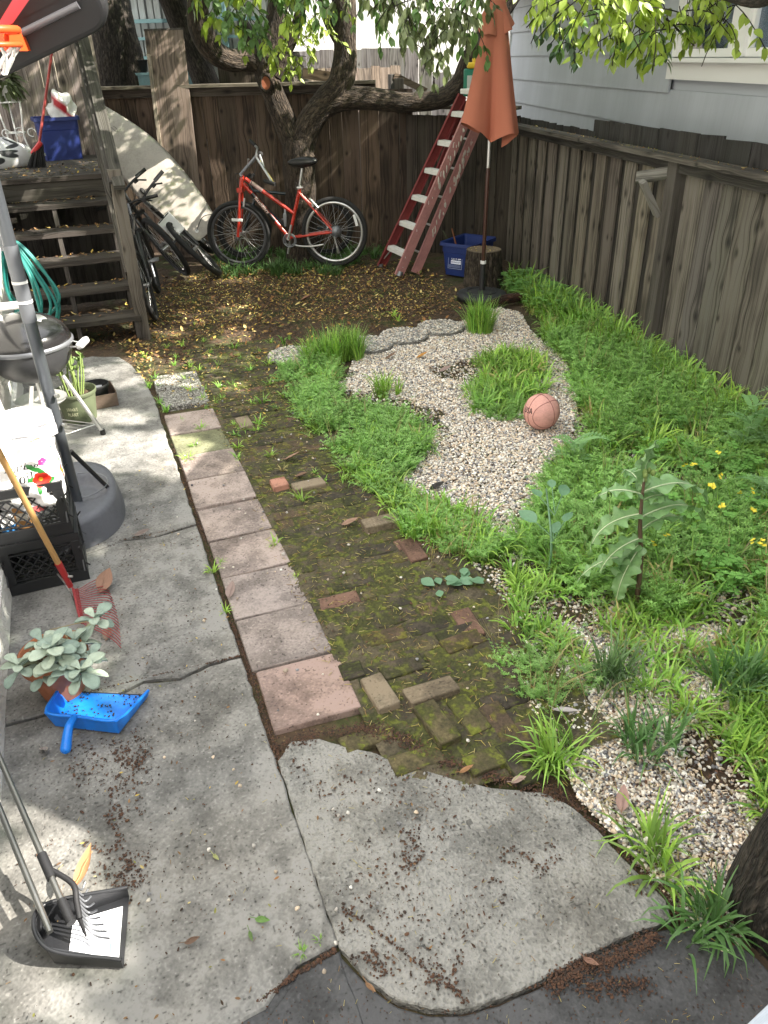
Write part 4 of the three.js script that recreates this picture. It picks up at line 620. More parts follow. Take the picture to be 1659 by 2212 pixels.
function darkBike(name, label, pos, yaw, lean, opt = {}) {
  const t = thing(name, label, 'bicycle', pos, 0); t.rotation.set(lean, yaw, 0, 'YXZ'); t.scale.setScalar(opt.s ?? 1.05);
  const fr = phys(...(opt.col ?? [0.018, 0.018, 0.02]), 0.35, { clearcoat: 0.4 });
  wheel(t, -0.52, 0.34, 0.026, opt.rim ?? M.black); wheel(t, 0.52, 0.34, 0.026, opt.rim ?? M.black);
  part('frame', [t2([-0.36, 0.80], [0.12, 0.74], 0.018), t2([-0.35, 0.70], [0.08, 0.30], 0.02), t2([0.14, 0.80], [0.08, 0.30], 0.017), t2([0.12, 0.74, 0.02], [0.52, 0.34, 0.06], 0.009), t2([0.12, 0.74, -0.02], [0.52, 0.34, -0.06], 0.009), t2([0.08, 0.3, 0.03], [0.52, 0.34, 0.06], 0.01), t2([0.08, 0.3, -0.03], [0.52, 0.34, -0.06], 0.01), t2([-0.38, 0.86], [-0.345, 0.68], 0.021)], fr, t);
  part('fork', [t2([-0.35, 0.7, 0.055], [-0.52, 0.34, 0.058], 0.016), t2([-0.35, 0.7, -0.055], [-0.52, 0.34, -0.058], 0.016), box(0.05, 0.035, 0.14, -0.35, 0.7, 0)], opt.fork ?? fr, t);
  if (opt.panel) part('fork_panel', rbox(0.012, 0.22, 0.16, -0.41, 0.62, 0, 0.005, 0, 0, -0.44), M.white, t);
  part('stem', t2([-0.385, 0.86], [-0.42, 0.96], 0.015), M.greyMet, t); part('handlebar', tube([V3(-0.36, 0.98, 0.31), V3(-0.41, 0.975, 0.1), V3(-0.42, 0.96, 0), V3(-0.41, 0.975, -0.1), V3(-0.36, 0.98, -0.31)], 0.012, 20, 8), M.blackMet, t);
  for (const z of [-1, 1]) { part('grip', t2([-0.365, 0.98, z * 0.2], [-0.36, 0.982, z * 0.32], 0.018), M.blackRub, t); part('brake_lever', [t2([-0.385, 0.97, z * 0.17], [-0.47, 0.93, z * 0.24], 0.008), box(0.045, 0.035, 0.04, -0.39, 0.965, z * 0.165)], M.black, t); part('cable', tube([V3(-0.42, 0.96, z * 0.16), V3(-0.56, 1.0, z * 0.08), V3(-0.52, 0.86, z * 0.02), V3(-0.38, 0.78, 0.02)], 0.003, 18, 5), M.blackMet, t); }
  part('seat_post', t2([0.135, 0.78], [0.17, 0.93], 0.013), M.greyMet, t); const s = part('saddle', saddleGeo(), opt.saddle ?? M.blackRub, t); s.position.set(0.19, 0.955, 0);
  const cr = new THREE.TorusGeometry(0.08, 0.008, 6, 30); cr.translate(0.08, 0.3, 0.05); part('chainring', cr, M.greyMet, t); part('crank', [t2([0.08, 0.3, 0.07], [0.16, 0.16, 0.07], 0.011), t2([0.08, 0.3, -0.07], [0.0, 0.44, -0.07], 0.011), box(0.09, 0.02, 0.08, 0.16, 0.15, 0.12), box(0.09, 0.02, 0.08, 0, 0.45, -0.12)], M.greyMet, t);
  return t;
}
{
  const stand = (label, x, y, turn, lean, o) => { const a = (69.7 + turn) * RAD, f = G(x, y), k = 0.52 * o.s; darkBike('bicycle', label, f.add(V3(Math.cos(a) * k, 0, -Math.sin(a) * k)), a, lean, o); };
  stand('black mountain bicycle with a white fork panel, leaning far over in front of the surfboard', 478, 592, 14, -0.72, { panel: true, s: 1.2, rim: mat(0.02, 0.02, 0.02, 0.5) });
  stand('black bicycle leaning beside the stair post, behind the one with the white fork panel', 402, 594, 34, -0.5, { s: 1.15 });
  stand('dark bicycle with a grey covered saddle, mostly hidden by the stair post', 344, 632, -168, 0.16, { s: 1.0, saddle: mat(0.2, 0.2, 0.19, 0.9), col: [0.02, 0.02, 0.022] });
}
darkBike('bicycle', 'black bicycle with a blue top tube standing behind the red bicycle against the tree', Cc(-1.15, -10.2), (-YAW + 4) * RAD, -0.12, { s: 1.0, col: [0.02, 0.035, 0.045] });
{
  const p = D(800, 0, 9.95), w = D(575, 455, 9.98), t = thing('water_bottle', 'pale grey bottle held on the bicycle behind the red frame', 'bottle', D(618, 470, 10.0)); part('bottle', lathe([[0, -0.1], [0.034, -0.1], [0.036, 0.03], [0.028, 0.05], [0.018, 0.06], [0.018, 0.1], [0, 0.1]], 18), mat(0.35, 0.36, 0.37, 0.5), t); part('cap', lathe([[0, 0.1], [0.012, 0.1], [0.012, 0.13], [0, 0.13]], 12), M.white, t);
}
// ---------------------------------------------------------------- surfboard and plank
{
  const t = thing('surfboard', 'worn white surfboard with a pointed nose leaning against the fence behind the bicycles', 'surfboard');
  // outline measured on the leaning plane: tail at the lower right, nose at the upper left
  const tail = D(452, 500, 9.75), nose = D(205, 215, 10.4), ax = nose.clone().sub(tail), L = ax.length(); ax.normalize();
  const out = camera.position.clone().sub(tail).setY(0).normalize().setY(0.35).normalize(); const side = new THREE.Vector3().crossVectors(out, ax).normalize(), nrm = new THREE.Vector3().crossVectors(ax, side).normalize();
  const half = (s) => 0.315 * Math.pow(Math.sin(Math.PI * Math.min(1, (s * 0.80 + 0.16))), 0.55) * (s > 0.55 ? 1 - 0.55 * Math.pow((s - 0.55) / 0.45, 2) : 1) * (s > 0.995 ? 0.2 : 1) * (s < 0.05 ? 0.5 + s * 9 : 1);
  const n = 40, pos = [], idx = [], uv = []; const m = 12;
  for (let i = 0; i <= n; i++) { const s = i / n, w = half(s), rock = 0.10 * Math.pow(s, 3) + 0.03 * Math.pow(1 - s, 3); for (let j = 0; j < m; j++) { const a = j / m * 6.283, y = Math.cos(a) * w, z = Math.sin(a) * 0.032 * Math.pow(Math.max(0.05, Math.sin(Math.PI * Math.min(0.97, 0.06 + s * 0.92))), 0.5) + rock; pos.push(s * L, y, z); uv.push(s * 2.2, y); } }
  for (let i = 0; i < n; i++) for (let j = 0; j < m; j++) { const a = i * m + j, b = i * m + (j + 1) % m; idx.push(a, a + m, b, b, a + m, b + m); }
  for (let j = 1; j < m - 1; j++) { idx.push(0, j, j + 1); const q = n * m; idx.push(q, q + j + 1, q + j); }
  const g = new THREE.BufferGeometry(); g.setAttribute('position', new THREE.Float32BufferAttribute(pos, 3)); g.setAttribute('uv', new THREE.Float32BufferAttribute(uv, 2)); g.setIndex(idx); g.computeVertexNormals();
  t.position.copy(tail).addScaledVector(side, 0.06).addScaledVector(nrm, -0.05); t.quaternion.setFromRotationMatrix(new THREE.Matrix4().makeBasis(ax, side, nrm));
  part('board', g, mat(0.42, 0.385, 0.34, 0.6, { map: grime }), t);
  const logo = canvasTex(256, 128, (x, w, h) => { x.clearRect(0, 0, w, h); x.strokeStyle = '#2a2a2c'; x.lineWidth = 5; x.beginPath(); x.moveTo(20, 90); x.quadraticCurveTo(40, 110, 60, 60); x.quadraticCurveTo(66, 110, 96, 66); x.quadraticCurveTo(100, 112, 150, 60); x.quadraticCurveTo(190, 20, 230, 18); x.quadraticCurveTo(210, 96, 150, 104); x.stroke(); });
  const lg = part('logo', new THREE.PlaneGeometry(0.17, 0.09), new THREE.MeshStandardMaterial({ map: logo, transparent: true, alphaTest: 0.4, side: THREE.DoubleSide }), t); lg.position.set(L * 0.80, 0.02, 0.094); lg.rotation.z = 0.9; lg.rotation.y = -0.12; lg.scale.x = -1;
  part('leash_plug', lathe([[0, 0.004], [0.02, 0.004], [0.022, 0]], 14).rotateX(Math.PI / 2).translate(0.1, 0.05, 0.045), M.white, t);
  part('leash', tube([V3(0.1, 0.05, 0.06), V3(0.16, -0.12, 0.1), V3(0.05, -0.25, 0.12), V3(-0.12, -0.22, 0.1), V3(-0.2, -0.35, 0.2)], 0.005, 24, 6), M.blackMet, t);
}
{
  const a = D(312, 62, 10.75), b = D(394, 62, 10.72), c = D(441, 500, 10.35), w = a.distanceTo(b);
  const t = thing('plywood_plank', 'tall wide grey plywood plank leaning upright against the back fence', 'plank');
  const topC = a.clone().add(b).multiplyScalar(0.5), botC = c.clone().addScaledVector(RGT, -w / 2); botC.setY(0.0);
  const ax = topC.clone().sub(botC), L = ax.length(); ax.normalize(); const side = RGT.clone().addScaledVector(ax, -RGT.dot(ax)).normalize();
  t.position.copy(botC); t.quaternion.setFromRotationMatrix(new THREE.Matrix4().makeBasis(side, ax, new THREE.Vector3().crossVectors(side, ax)));
  part('sheet', metreUV(paint(box(w, L, 0.02, 0, L / 2, 0), lin(0.20, 0.155, 0.125))), M.wood, t);
  part('batten', metreUV(paint(box(0.045, L * 0.52, 0.012, -w / 2 + 0.02, L * 0.64, 0.017), lin(0.42, 0.36, 0.29))), M.wood, t);
  part('end_grain', paint(box(w + 0.004, 0.02, 0.024, 0, L - 0.008, 0.0), lin(0.09, 0.08, 0.07)), M.wood, t);
}
// ---------------------------------------------------------------- ladder, umbrella, stump, bin
{
  const t = thing('stepladder', 'folded red stepladder splashed with paint, leaning on the corner of the fence', 'ladder');
  const f1 = G(822, 575), f2 = G(862, 596), top1 = D(998, 205, 9.45), top2 = D(1030, 208, 9.25);
  const red = mat(0.42, 0.20, 0.19, 0.65, { map: grime }), redIn = mat(0.20, 0.035, 0.035, 0.55, { map: grime });
  const beam = (p, q, w, d, out) => { const L = p.distanceTo(q), y = q.clone().sub(p).normalize(), z = out.clone().addScaledVector(y, -out.dot(y)).normalize(), x = new THREE.Vector3().crossVectors(y, z), g = new THREE.Group(); const m = new THREE.Matrix4().makeBasis(x, y, z).setPosition(p.clone().add(q).multiplyScalar(0.5)); return (sx, sz, ox, oz) => metreUV(box(sx, L, sz, ox, 0, oz), 'y').applyMatrix4(m); };
  const wdir = f2.clone().sub(f1).setY(0).normalize(), face = new THREE.Vector3().crossVectors(V3(0, 1, 0), wdir).normalize(); if (face.dot(FWD) > 0) face.negate();
  // channel rails: web plus two flanges
  const rail = (p, q, name, m, s) => { const b = beam(p, q, 0, 0, face); return part(name, [b(0.006, 0.1, 0, 0), b(0.032, 0.006, s * 0.013, 0.05), b(0.032, 0.006, s * 0.013, -0.05)], m, t); };
  rail(f1, top1, 'front_rail', redIn, 1); rail(f2, top2, 'front_rail', red, -1);
  const back = V3(0.16, 0, -0.1).applyAxisAngle(V3(0, 1, 0), 0); const b1 = G(868, 575), b2 = G(898, 590), tb1 = D(1008, 218, 9.6), tb2 = D(1052, 225, 9.45);
  rail(b1, tb1, 'rear_rail', redIn, 1); rail(b2, tb2, 'rear_rail', red, -1);
  const L = 6; for (let i = 0; i < L; i++) { const k = 0.135 + i * 0.156, p = f1.clone().lerp(top1, k), q = f2.clone().lerp(top2, k), w = p.distanceTo(q); const o = part('step', [box(w, 0.006, 0.085, 0, 0, 0), box(w, 0.05, 0.006, 0, -0.024, 0.043)], M.whiteMat, t); o.position.copy(p).lerp(q, 0.5); o.rotation.y = Math.atan2(-(q.z - p.z), q.x - p.x); o.rotation.z = Math.asin((q.y - p.y) / w); o.rotation.order = 'YZX'; }
  for (let i = 0; i < 5; i++) { const k = 0.12 + i * 0.17, p = b1.clone().lerp(tb1, k), q = b2.clone().lerp(tb2, k); part('cross_bar', rod(p, q, 0.012), M.alu, t); }
  const cap = part('top_cap', rbox(0.24, 0.05, 0.12, 0, 0, 0, 0.01), M.whiteMat, t); cap.position.copy(top1).lerp(top2, 0.55).add(V3(0.0, 0.04, 0)); cap.rotation.y = Math.atan2(-wdir.z, wdir.x);
  part('foot', [rod(f2.clone().setY(0.0), f2.clone().setY(0.05).add(V3(0.02, 0, 0)), 0.045, 0.04, 4), rod(f1.clone().setY(0), f1.clone().setY(0.03), 0.03)], M.greyMet, t);
  part('brace', [rod(f1.clone().lerp(top1, 0.05), f1.clone().lerp(top1, 0.12).addScaledVector(wdir, 0.08), 0.008), rod(f2.clone().lerp(top2, 0.05), f2.clone().lerp(top2, 0.13).addScaledVector(wdir, -0.09), 0.008)], M.alu, t);
  // dried paint splashes
  const sp = []; const bb = beam(f2, top2, 0, 0, face), bb2 = beam(b2, tb2, 0, 0, face); for (let i = 0; i < 70; i++) { const own = i < 20, p0 = own ? f2 : b2, p1 = own ? top2 : tb2, k = own ? rr(0.45, 0.85) : rr(0.2, 0.8), g = new THREE.SphereGeometry(1, 7, 5); const s = rr(0.006, 0.028); g.scale(s * 0.25, s * rr(0.8, 2), s); const c = p0.clone().lerp(p1, k).addScaledVector(face, rr(-0.03, 0.035)); g.translate(c.x + wdir.x * 0.006, c.y, c.z + wdir.z * 0.006); sp.push(g); }
  part('paint_splash', sp, mat(0.5, 0.47, 0.42, 0.8), t).userData.kind = 'stuff';
}
{
  const p = G(1040, 640), t = thing('patio_umbrella', 'closed terracotta orange patio umbrella on a dark pole in a round black base', 'umbrella', p); const lean = 0.012;
  const cloth = mat(0.47, 0.16, 0.10, 0.9), n = 96, ny = 30;
  const fold = (y0, y1, r0, r1, pleats, amp, hem, phase, name, low) => {
    const pos = [], idx = [], uv = [];
    for (let j = 0; j <= ny; j++) for (let i = 0; i <= n; i++) {
      const v = j / ny, a = i / n * 6.2832, y = y1 + (y0 - y1) * v; const f = Math.cos(a * pleats + phase + 0.9 * Math.sin(a) * v), sharp = f > 0 ? Math.pow(f, 0.7) : -Math.pow(-f, 1.4);
      const r = (r0 + (r1 - r0) * Math.pow(v, 0.8)) * (1 + amp * v * sharp + 0.12 * v * Math.sin(a * 2 + 1.1)); const yy = y - hem * v * v * (0.5 - 0.5 * f) + 0.06 * v * v * Math.cos(a + low);
      pos.push(r * Math.cos(a) * 1.05, yy, r * Math.sin(a)); uv.push(i / n, v);
    }
    for (let j = 0; j < ny; j++) for (let i = 0; i < n; i++) { const q = j * (n + 1) + i; idx.push(q, q + n + 1, q + 1, q + 1, q + n + 1, q + n + 2); }
    const g = new THREE.BufferGeometry(); g.setAttribute('position', new THREE.Float32BufferAttribute(pos, 3)); g.setAttribute('uv', new THREE.Float32BufferAttribute(uv, 2)); g.setIndex(idx); g.computeVertexNormals(); return part(name, g, cloth, t);
  };
  fold(1.60, 2.62, 0.07, 0.19, 4, 0.52, 0.12, 0.6, 'canopy', 2.6); fold(2.40, 2.66, 0.03, 0.135, 5, 0.22, 0.03, 0.2, 'top_vent', 1);
  part('finial', lathe([[0, 2.76], [0.02, 2.74], [0.025, 2.7], [0.03, 2.66]], 14), M.blackMet, t);
  part('pole', rod(V3(0, 0.36, 0), V3(0.0, 1.24, 0), 0.0195), phys(0.055, 0.02, 0.014, 0.3, { clearcoat: 0.5 }), t); part('upper_pole', rod(V3(0, 1.22, 0), V3(0, 2.62, 0), 0.0185), M.steel, t);
  part('ring', rod(V3(0, 0.335, 0), V3(0, 0.365, 0), 0.03), M.white, t); part('socket', rod(V3(0, 0.03, 0), V3(0, 0.34, 0), 0.032, 0.027, 16), M.black, t);
  const g = lathe([[0, 0.07], [0.05, 0.068], [0.07, 0.055], [0.2, 0.05], [0.25, 0.04], [0.262, 0.02], [0.262, -0.03], [0, -0.03]], 40); part('base', g, mat(0.022, 0.024, 0.026, 0.6), t); part('rib', new THREE.TorusGeometry(0.15, 0.006, 6, 40).rotateX(Math.PI / 2).translate(0, 0.053, 0), M.black, t);
  t.rotation.z = -lean;
}
{
  const p = Cc(1.16, -8.62), t = thing('tree_stump', 'sawn tree stump with furrowed dark bark standing behind the umbrella pole', 'stump', p);
  const g = new THREE.CylinderGeometry(0.185, 0.215, 0.40, 64, 12, true), a = g.attributes.position; for (let i = 0; i < a.count; i++) { const x = a.getX(i), z = a.getZ(i), an = Math.atan2(z, x), k = 1 + 0.035 * Math.sin(an * 3 + 1) + 0.025 * Math.sin(an * 17 + a.getY(i) * 9) + 0.02 * Math.sin(an * 29 - a.getY(i) * 7); a.setX(i, x * k); a.setZ(i, z * k); } g.translate(0, 0.17, 0); g.computeVertexNormals();
  const uv = g.attributes.uv; for (let i = 0; i < uv.count; i++) uv.setXY(i, uv.getX(i) * 1.3, uv.getY(i) * 0.4);
  part('bark', g, mat(0.085, 0.07, 0.055, 1, { map: barkMap, bumpMap: barkBump, bumpScale: 0.03 }), t);
  const c = new THREE.CircleGeometry(0.187, 40).rotateX(-Math.PI / 2).translate(0, 0.366, 0); part('cut_face', metreUV(c, 'z'), M.cutWood, t);
}
function tote(t, w, h, d, m, taperK = 0.86) {                       // open rectangular bin with a rolled rim
  const ring = (y, sx, sz, r, n = 6) => { const o = []; for (const [cx, cz, a0] of [[1, 1, 0], [-1, 1, 1], [-1, -1, 2], [1, -1, 3]]) for (let i = 0; i <= n; i++) { const a = (a0 + i / n) * Math.PI / 2; o.push(V3(cx * (sx - r) + r * Math.cos(a), y, cz * (sz - r) + r * Math.sin(a))); } return o; };
  const rings = [ring(0.0, w / 2 * taperK, d / 2 * taperK, 0.03), ring(h * 0.7, w / 2 * (taperK + (1 - taperK) * 0.7), d / 2 * (taperK + (1 - taperK) * 0.7), 0.035), ring(h * 0.72, w / 2 * 0.985, d / 2 * 0.985, 0.035), ring(h, w / 2, d / 2, 0.035), ring(h + 0.006, w / 2 + 0.022, d / 2 + 0.022, 0.045), ring(h - 0.03, w / 2 + 0.026, d / 2 + 0.026, 0.045), ring(h - 0.03, w / 2 + 0.022, d / 2 + 0.022, 0.045), ring(h - 0.002, w / 2 + 0.016, d / 2 + 0.016, 0.04), ring(h - 0.006, w / 2 - 0.006, d / 2 - 0.006, 0.03), ring(0.012, w / 2 * taperK - 0.006, d / 2 * taperK - 0.006, 0.025)];
  const n = rings[0].length, pos = [], uv = [], idx = []; rings.forEach((r, j) => r.forEach((p, i) => { pos.push(p.x, p.y, p.z); uv.push(i / n, j / 9); }));
  for (let j = 0; j < rings.length - 1; j++) for (let i = 0; i < n; i++) { const a = j * n + i, b = j * n + (i + 1) % n; idx.push(a, a + n, b, b, a + n, b + n); }
  const q = (rings.length - 1) * n; for (let i = 1; i < n - 1; i++) { idx.push(q, q + i, q + i + 1); idx.push(0, i + 1, i); }
  const g = new THREE.BufferGeometry(); g.setAttribute('position', new THREE.Float32BufferAttribute(pos, 3)); g.setAttribute('uv', new THREE.Float32BufferAttribute(uv, 2)); g.setIndex(idx); const f = g.toNonIndexed(); f.computeVertexNormals(); return part('shell', f, m, t);
}
const bluePl = mat(0.012, 0.032, 0.16, 0.5, { map: grime });
{
  const fl = G(968, 592), t = thing('recycling_bin', 'blue recycling bin with white printing beside the stump in the fence corner', 'bin', Cc(1.05, -9.16), -57 * RAD);
  tote(t, 0.40, 0.36, 0.52, bluePl);
  const pr = canvasTex(256, 256, (x) => { x.clearRect(0, 0, 256, 256); x.strokeStyle = '#9aa6c8'; x.lineWidth = 5; x.strokeRect(14, 14, 228, 228); x.fillStyle = '#8f9bc0'; for (let i = 0; i < 9; i++) x.fillRect(22 + i * 24, 24, 15, 22); x.fillStyle = '#f2f5ff'; x.font = 'bold 44px sans-serif'; x.fillText('CITY OF', 62, 110); x.fillStyle = '#e9eefc'; x.fillRect(58, 122, 166, 50); x.fillStyle = '#1c2a66'; x.font = 'bold 34px sans-serif'; x.fillText('BERKELEY', 62, 159, 158); x.fillStyle = '#8f9bc0'; for (let i = 0; i < 3; i++) x.fillRect(24, 190 + i * 14, 200, 5); });
  const o = part('print', new THREE.PlaneGeometry(0.2, 0.19), new THREE.MeshStandardMaterial({ map: pr, transparent: true, alphaTest: 0.3, roughness: 0.6, side: THREE.DoubleSide }), t); o.position.set(-0.02, 0.17, 0.2465); o.rotation.x = -0.1;
  const st = (a, b, c, r, label) => { const s = thing('stick', label, 'stick'); part('shaft', taper([a, b.clone().lerp(a, 0.5).add(V3(0.01, 0, 0.01)), b], [r, r * 0.9, r * 0.7], 10, 8, 0.08, 2), mat(...c, 0.8), s); };
  const W0 = (x, y, z) => t.localToWorld(V3(x, y, z)); t.updateMatrixWorld(true);
  st(W0(-0.05, 0.02, 0.08), D(976, 493, 9.2), [0.16, 0.06, 0.025], 0.013, 'brown orange stick standing up inside the blue bin by the stump'); st(W0(-0.1, 0.02, 0.0), D(957, 498, 9.25), [0.05, 0.06, 0.03], 0.011, 'dark green bent stick at the left corner of the blue bin by the stump');
}
{
  const t = thing('toy_house', 'small green box with a yellow top standing on the fence behind the ladder top', 'toy', D(1022, 208, 9.75), -YAW * RAD);
  const gr = mat(0.02, 0.20, 0.13, 0.5);
  part('body', [rbox(0.12, 0.27, 0.1, -0.05, 0.135, 0, 0.02), rbox(0.12, 0.27, 0.1, 0.08, 0.135, 0.002, 0.02)], gr, t); part('roof', [rbox(0.15, 0.06, 0.12, 0, 0.3, 0, 0.02), rbox(0.1, 0.05, 0.1, 0.03, 0.345, 0, 0.015)], mat(0.75, 0.5, 0.03, 0.5), t); part('window', rbox(0.055, 0.15, 0.01, -0.05, 0.13, 0.052, 0.003), mat(0.5, 0.55, 0.52, 0.6), t);
  const l = thing('fallen_log', 'short rotten red-brown log lying at the edge of the gravel by the umbrella base', 'log'); const a = G(1058, 664), b = G(1128, 648); part('log', taper([a.setY(0.03), a.clone().lerp(b, 0.5).setY(0.045), b.setY(0.035)], [0.04, 0.05, 0.045], 14, 10, 0.12, 4), mat(0.075, 0.032, 0.02, 1, { map: barkMap, bumpMap: barkBump, bumpScale: 0.01 }), l);
}
{
  const p = G(1168, 925), R = 0.121, t = thing('basketball', 'faded pink basketball with dark lettering lying at the edge of the grass', 'ball', V3(0, 0, 0)); const c = G(1170, 889, R); t.position.copy(c);
  const skin = mat(0.68, 0.36, 0.31, 0.8, { map: grime, bumpMap: wallBump, bumpScale: 0.002 });
  part('ball', new THREE.SphereGeometry(R, 48, 32), skin, t);
  const se = []; const seam = (fn) => { const pts = []; for (let i = 0; i < 64; i++) pts.push(fn(i / 64 * 6.2832).normalize().multiplyScalar(R + 0.0002)); se.push(tube(pts, 0.0022, 128, 6, true)); };
  seam((a) => V3(Math.cos(a), Math.sin(a), 0)); seam((a) => V3(0, Math.cos(a), Math.sin(a))); for (const s of [-1, 1]) seam((a) => V3(s * (0.62 + 0.28 * Math.cos(2 * a)), Math.cos(a), Math.sin(a)));
  part('seam', se, mat(0.22, 0.085, 0.075, 0.8), t);
  const txt = canvasTex(256, 128, (x, w, h) => { x.clearRect(0, 0, w, h); x.fillStyle = '#191416'; x.font = 'bold 92px sans-serif'; x.fillText('USA', 30, 98); });
  const patch = (lon, lat, w, h, tx) => { const g = new THREE.SphereGeometry(R + 0.0012, 16, 10, lon - w / 2, w, lat - h / 2, h); return part('lettering', g, new THREE.MeshStandardMaterial({ map: tx, transparent: true, alphaTest: 0.4, roughness: 0.8, side: THREE.DoubleSide }), t); };
  patch(Math.PI * 0.5, 1.22, 0.95, 0.6, txt);
  t.rotation.set(0.05, -78 * RAD, 0.1, 'YXZ');
}
// ---------------------------------------------------------------- things along the house wall
function plate(a, b, c, d, th) {                                     // thick quad
  const n = new THREE.Vector3().crossVectors(b.clone().sub(a), d.clone().sub(a)).normalize().multiplyScalar(th / 2), v = [a, b, c, d].map((q) => q.clone().add(n)).concat([a, b, c, d].map((q) => q.clone().sub(n)));
  const f = [[0, 1, 2, 3], [7, 6, 5, 4], [0, 4, 5, 1], [1, 5, 6, 2], [2, 6, 7, 3], [3, 7, 4, 0]], pos = [], uv = []; for (const q of f) for (const i of [0, 1, 2, 0, 2, 3]) { pos.push(...v[q[i]].toArray()); uv.push(v[q[i]].x, v[q[i]].z); }
  const g = new THREE.BufferGeometry(); g.setAttribute('position', new THREE.Float32BufferAttribute(pos, 3)); g.setAttribute('uv', new THREE.Float32BufferAttribute(uv, 2)); g.computeVertexNormals(); return g;
}
{
  const base = G(181, 1138), t = thing('basketball_hoop', 'portable basketball hoop with grey weighted base, black pole and an orange rim', 'basketball hoop', base);
  const o = base, r = 0.029; const pm = mat(0.10, 0.11, 0.125, 0.35, { metalness: 0.5 });
  part('pole', rod(V3(0, 0.03, 0), V3(0, 3.0, 0), r, r, 20), pm, t); part('sleeve', rod(V3(0, 1.15, 0), V3(0, 1.5, 0), r + 0.004, r + 0.004, 20), mat(0.15, 0.16, 0.18, 0.5, { metalness: 0.3 }), t);
  for (const y of [1.24, 1.33]) part('band', rod(V3(0, y, 0), V3(0, y + 0.012, 0), r + 0.006, r + 0.006, 20), M.white, t);
  for (const y of [0.62, 0.78]) part('bolt', rod(V3(0.03, y, 0.03), V3(0.042, y, 0.044), 0.011, 0.011, 10), M.steel, t);
  // the base: a rounded tank with a round recess
  const N = 56, K = 12, pos = [], idx = []; const c = P(-0.41, 4.14).sub(o), ax = 0.335, az = 0.43, H = 0.17;
  const hgt = (x, z) => { const d = Math.hypot((x - 0.13) / 0.15, (z - 0.0) / 0.17); return -0.055 * (1 - ss(0.75, 1.05, d)) + 0.012 * Math.sin(z * 9) * (1 - Math.hypot(x / ax, z / az)); };
  for (let j = 0; j <= K; j++) for (let i = 0; i < N; i++) { const a = i / N * 6.2832, u = j / K, s = j <= 3 ? 1 - 0.03 * j : 1 - 0.09 - (j - 3) / (K - 3) * 0.91, lob = 1 + 0.04 * Math.cos(a * 2 + 0.6), x = Math.sign(Math.cos(a)) * Math.pow(Math.abs(Math.cos(a)), 0.8) * ax * s * lob, z = Math.sign(Math.sin(a)) * Math.pow(Math.abs(Math.sin(a)), 0.8) * az * s * lob; const y = j <= 3 ? [0, 0.07, 0.125, 0.155][j] : 0.155 + 0.025 * Math.sin((j - 3) / (K - 3) * 1.57) + hgt(x, z); pos.push(c.x + x, y, c.z + z); }
  for (let j = 0; j < K; j++) for (let i = 0; i < N; i++) { const a = j * N + i, b = j * N + (i + 1) % N; idx.push(a, b, a + N, b, b + N, a + N); }
  const g = new THREE.BufferGeometry(); g.setAttribute('position', new THREE.Float32BufferAttribute(pos, 3)); g.setIndex(idx); g.computeVertexNormals(); g.setAttribute('uv', new THREE.BufferAttribute(new Float32Array(pos.length / 3 * 2), 2)); metreUV(g, 'z'); part('base', g, mat(0.125, 0.13, 0.15, 0.5, { map: grime }), t);
  part('strut', rod(V3(0.03, 0.45, -0.02), G(232, 1052, 0.155).sub(o), 0.012), M.blackMet, t); part('recess_rim', new THREE.TorusGeometry(0.155, 0.003, 6, 40).rotateX(Math.PI / 2).translate(c.x + 0.13, 0.178, c.z).scale(1, 1, 1), M.greyMet, t); part('filler_cap', rod(V3(c.x - 0.2, 0.17, c.z - 0.22), V3(c.x - 0.2, 0.186, c.z - 0.22), 0.03), M.black, t);
  // backboard, tilted, with rounded corner and printed stripes
  const bw = 1.1, bh = 0.66, s = new THREE.Shape(), q = 0.07; s.moveTo(-bw / 2 + q, 0); s.lineTo(bw / 2 - q, 0); s.quadraticCurveTo(bw / 2, 0, bw / 2, q); s.lineTo(bw / 2 - 0.06, bh - q); s.quadraticCurveTo(bw / 2 - 0.06, bh, bw / 2 - 0.13, bh); s.lineTo(-bw / 2 + 0.13, bh); s.lineTo(-bw / 2 + 0.06, bh - q); s.lineTo(-bw / 2, q); s.quadraticCurveTo(-bw / 2, 0, -bw / 2 + q, 0);
  const bb = new THREE.Group(); bb.name = 'backboard'; t.add(bb);
  const print = canvasTex(512, 320, (x, w, h) => { x.fillStyle = '#0c0c10'; x.fillRect(0, 0, w, h); x.fillStyle = '#e9e6ee'; x.beginPath(); x.moveTo(250, 320); x.lineTo(420, 190); x.lineTo(440, 190); x.lineTo(268, 320); x.closePath(); x.fill(); x.fillStyle = '#d0505a'; x.beginPath(); x.moveTo(290, 320); x.lineTo(512, 205); x.lineTo(512, 240); x.lineTo(335, 320); x.closePath(); x.fill(); x.fillStyle = '#1d1d5a'; x.fillRect(0, 0, 120, 120); x.strokeStyle = '#e9e6ee'; x.lineWidth = 8; x.strokeRect(40, -60, 200, 220); });
  part('board', new THREE.ExtrudeGeometry(s, { depth: 0.05, bevelEnabled: true, bevelSize: 0.02, bevelThickness: 0.02, bevelSegments: 3 }), mat(0.01, 0.01, 0.012, 0.65), bb); const pl = part('graphic', new THREE.PlaneGeometry(bw - 0.16, bh - 0.16), mat(1, 1, 1, 0.55, { map: print }), bb); pl.position.set(0.12, bh / 2 + 0.03, 0.074);
  part('edge_strip', rod(V3(-bw / 2 + 0.06, 0.075, 0.074), V3(bw / 2 - 0.06, 0.075, 0.074), 0.012), mat(0.09, 0.09, 0.1, 0.25), bb);
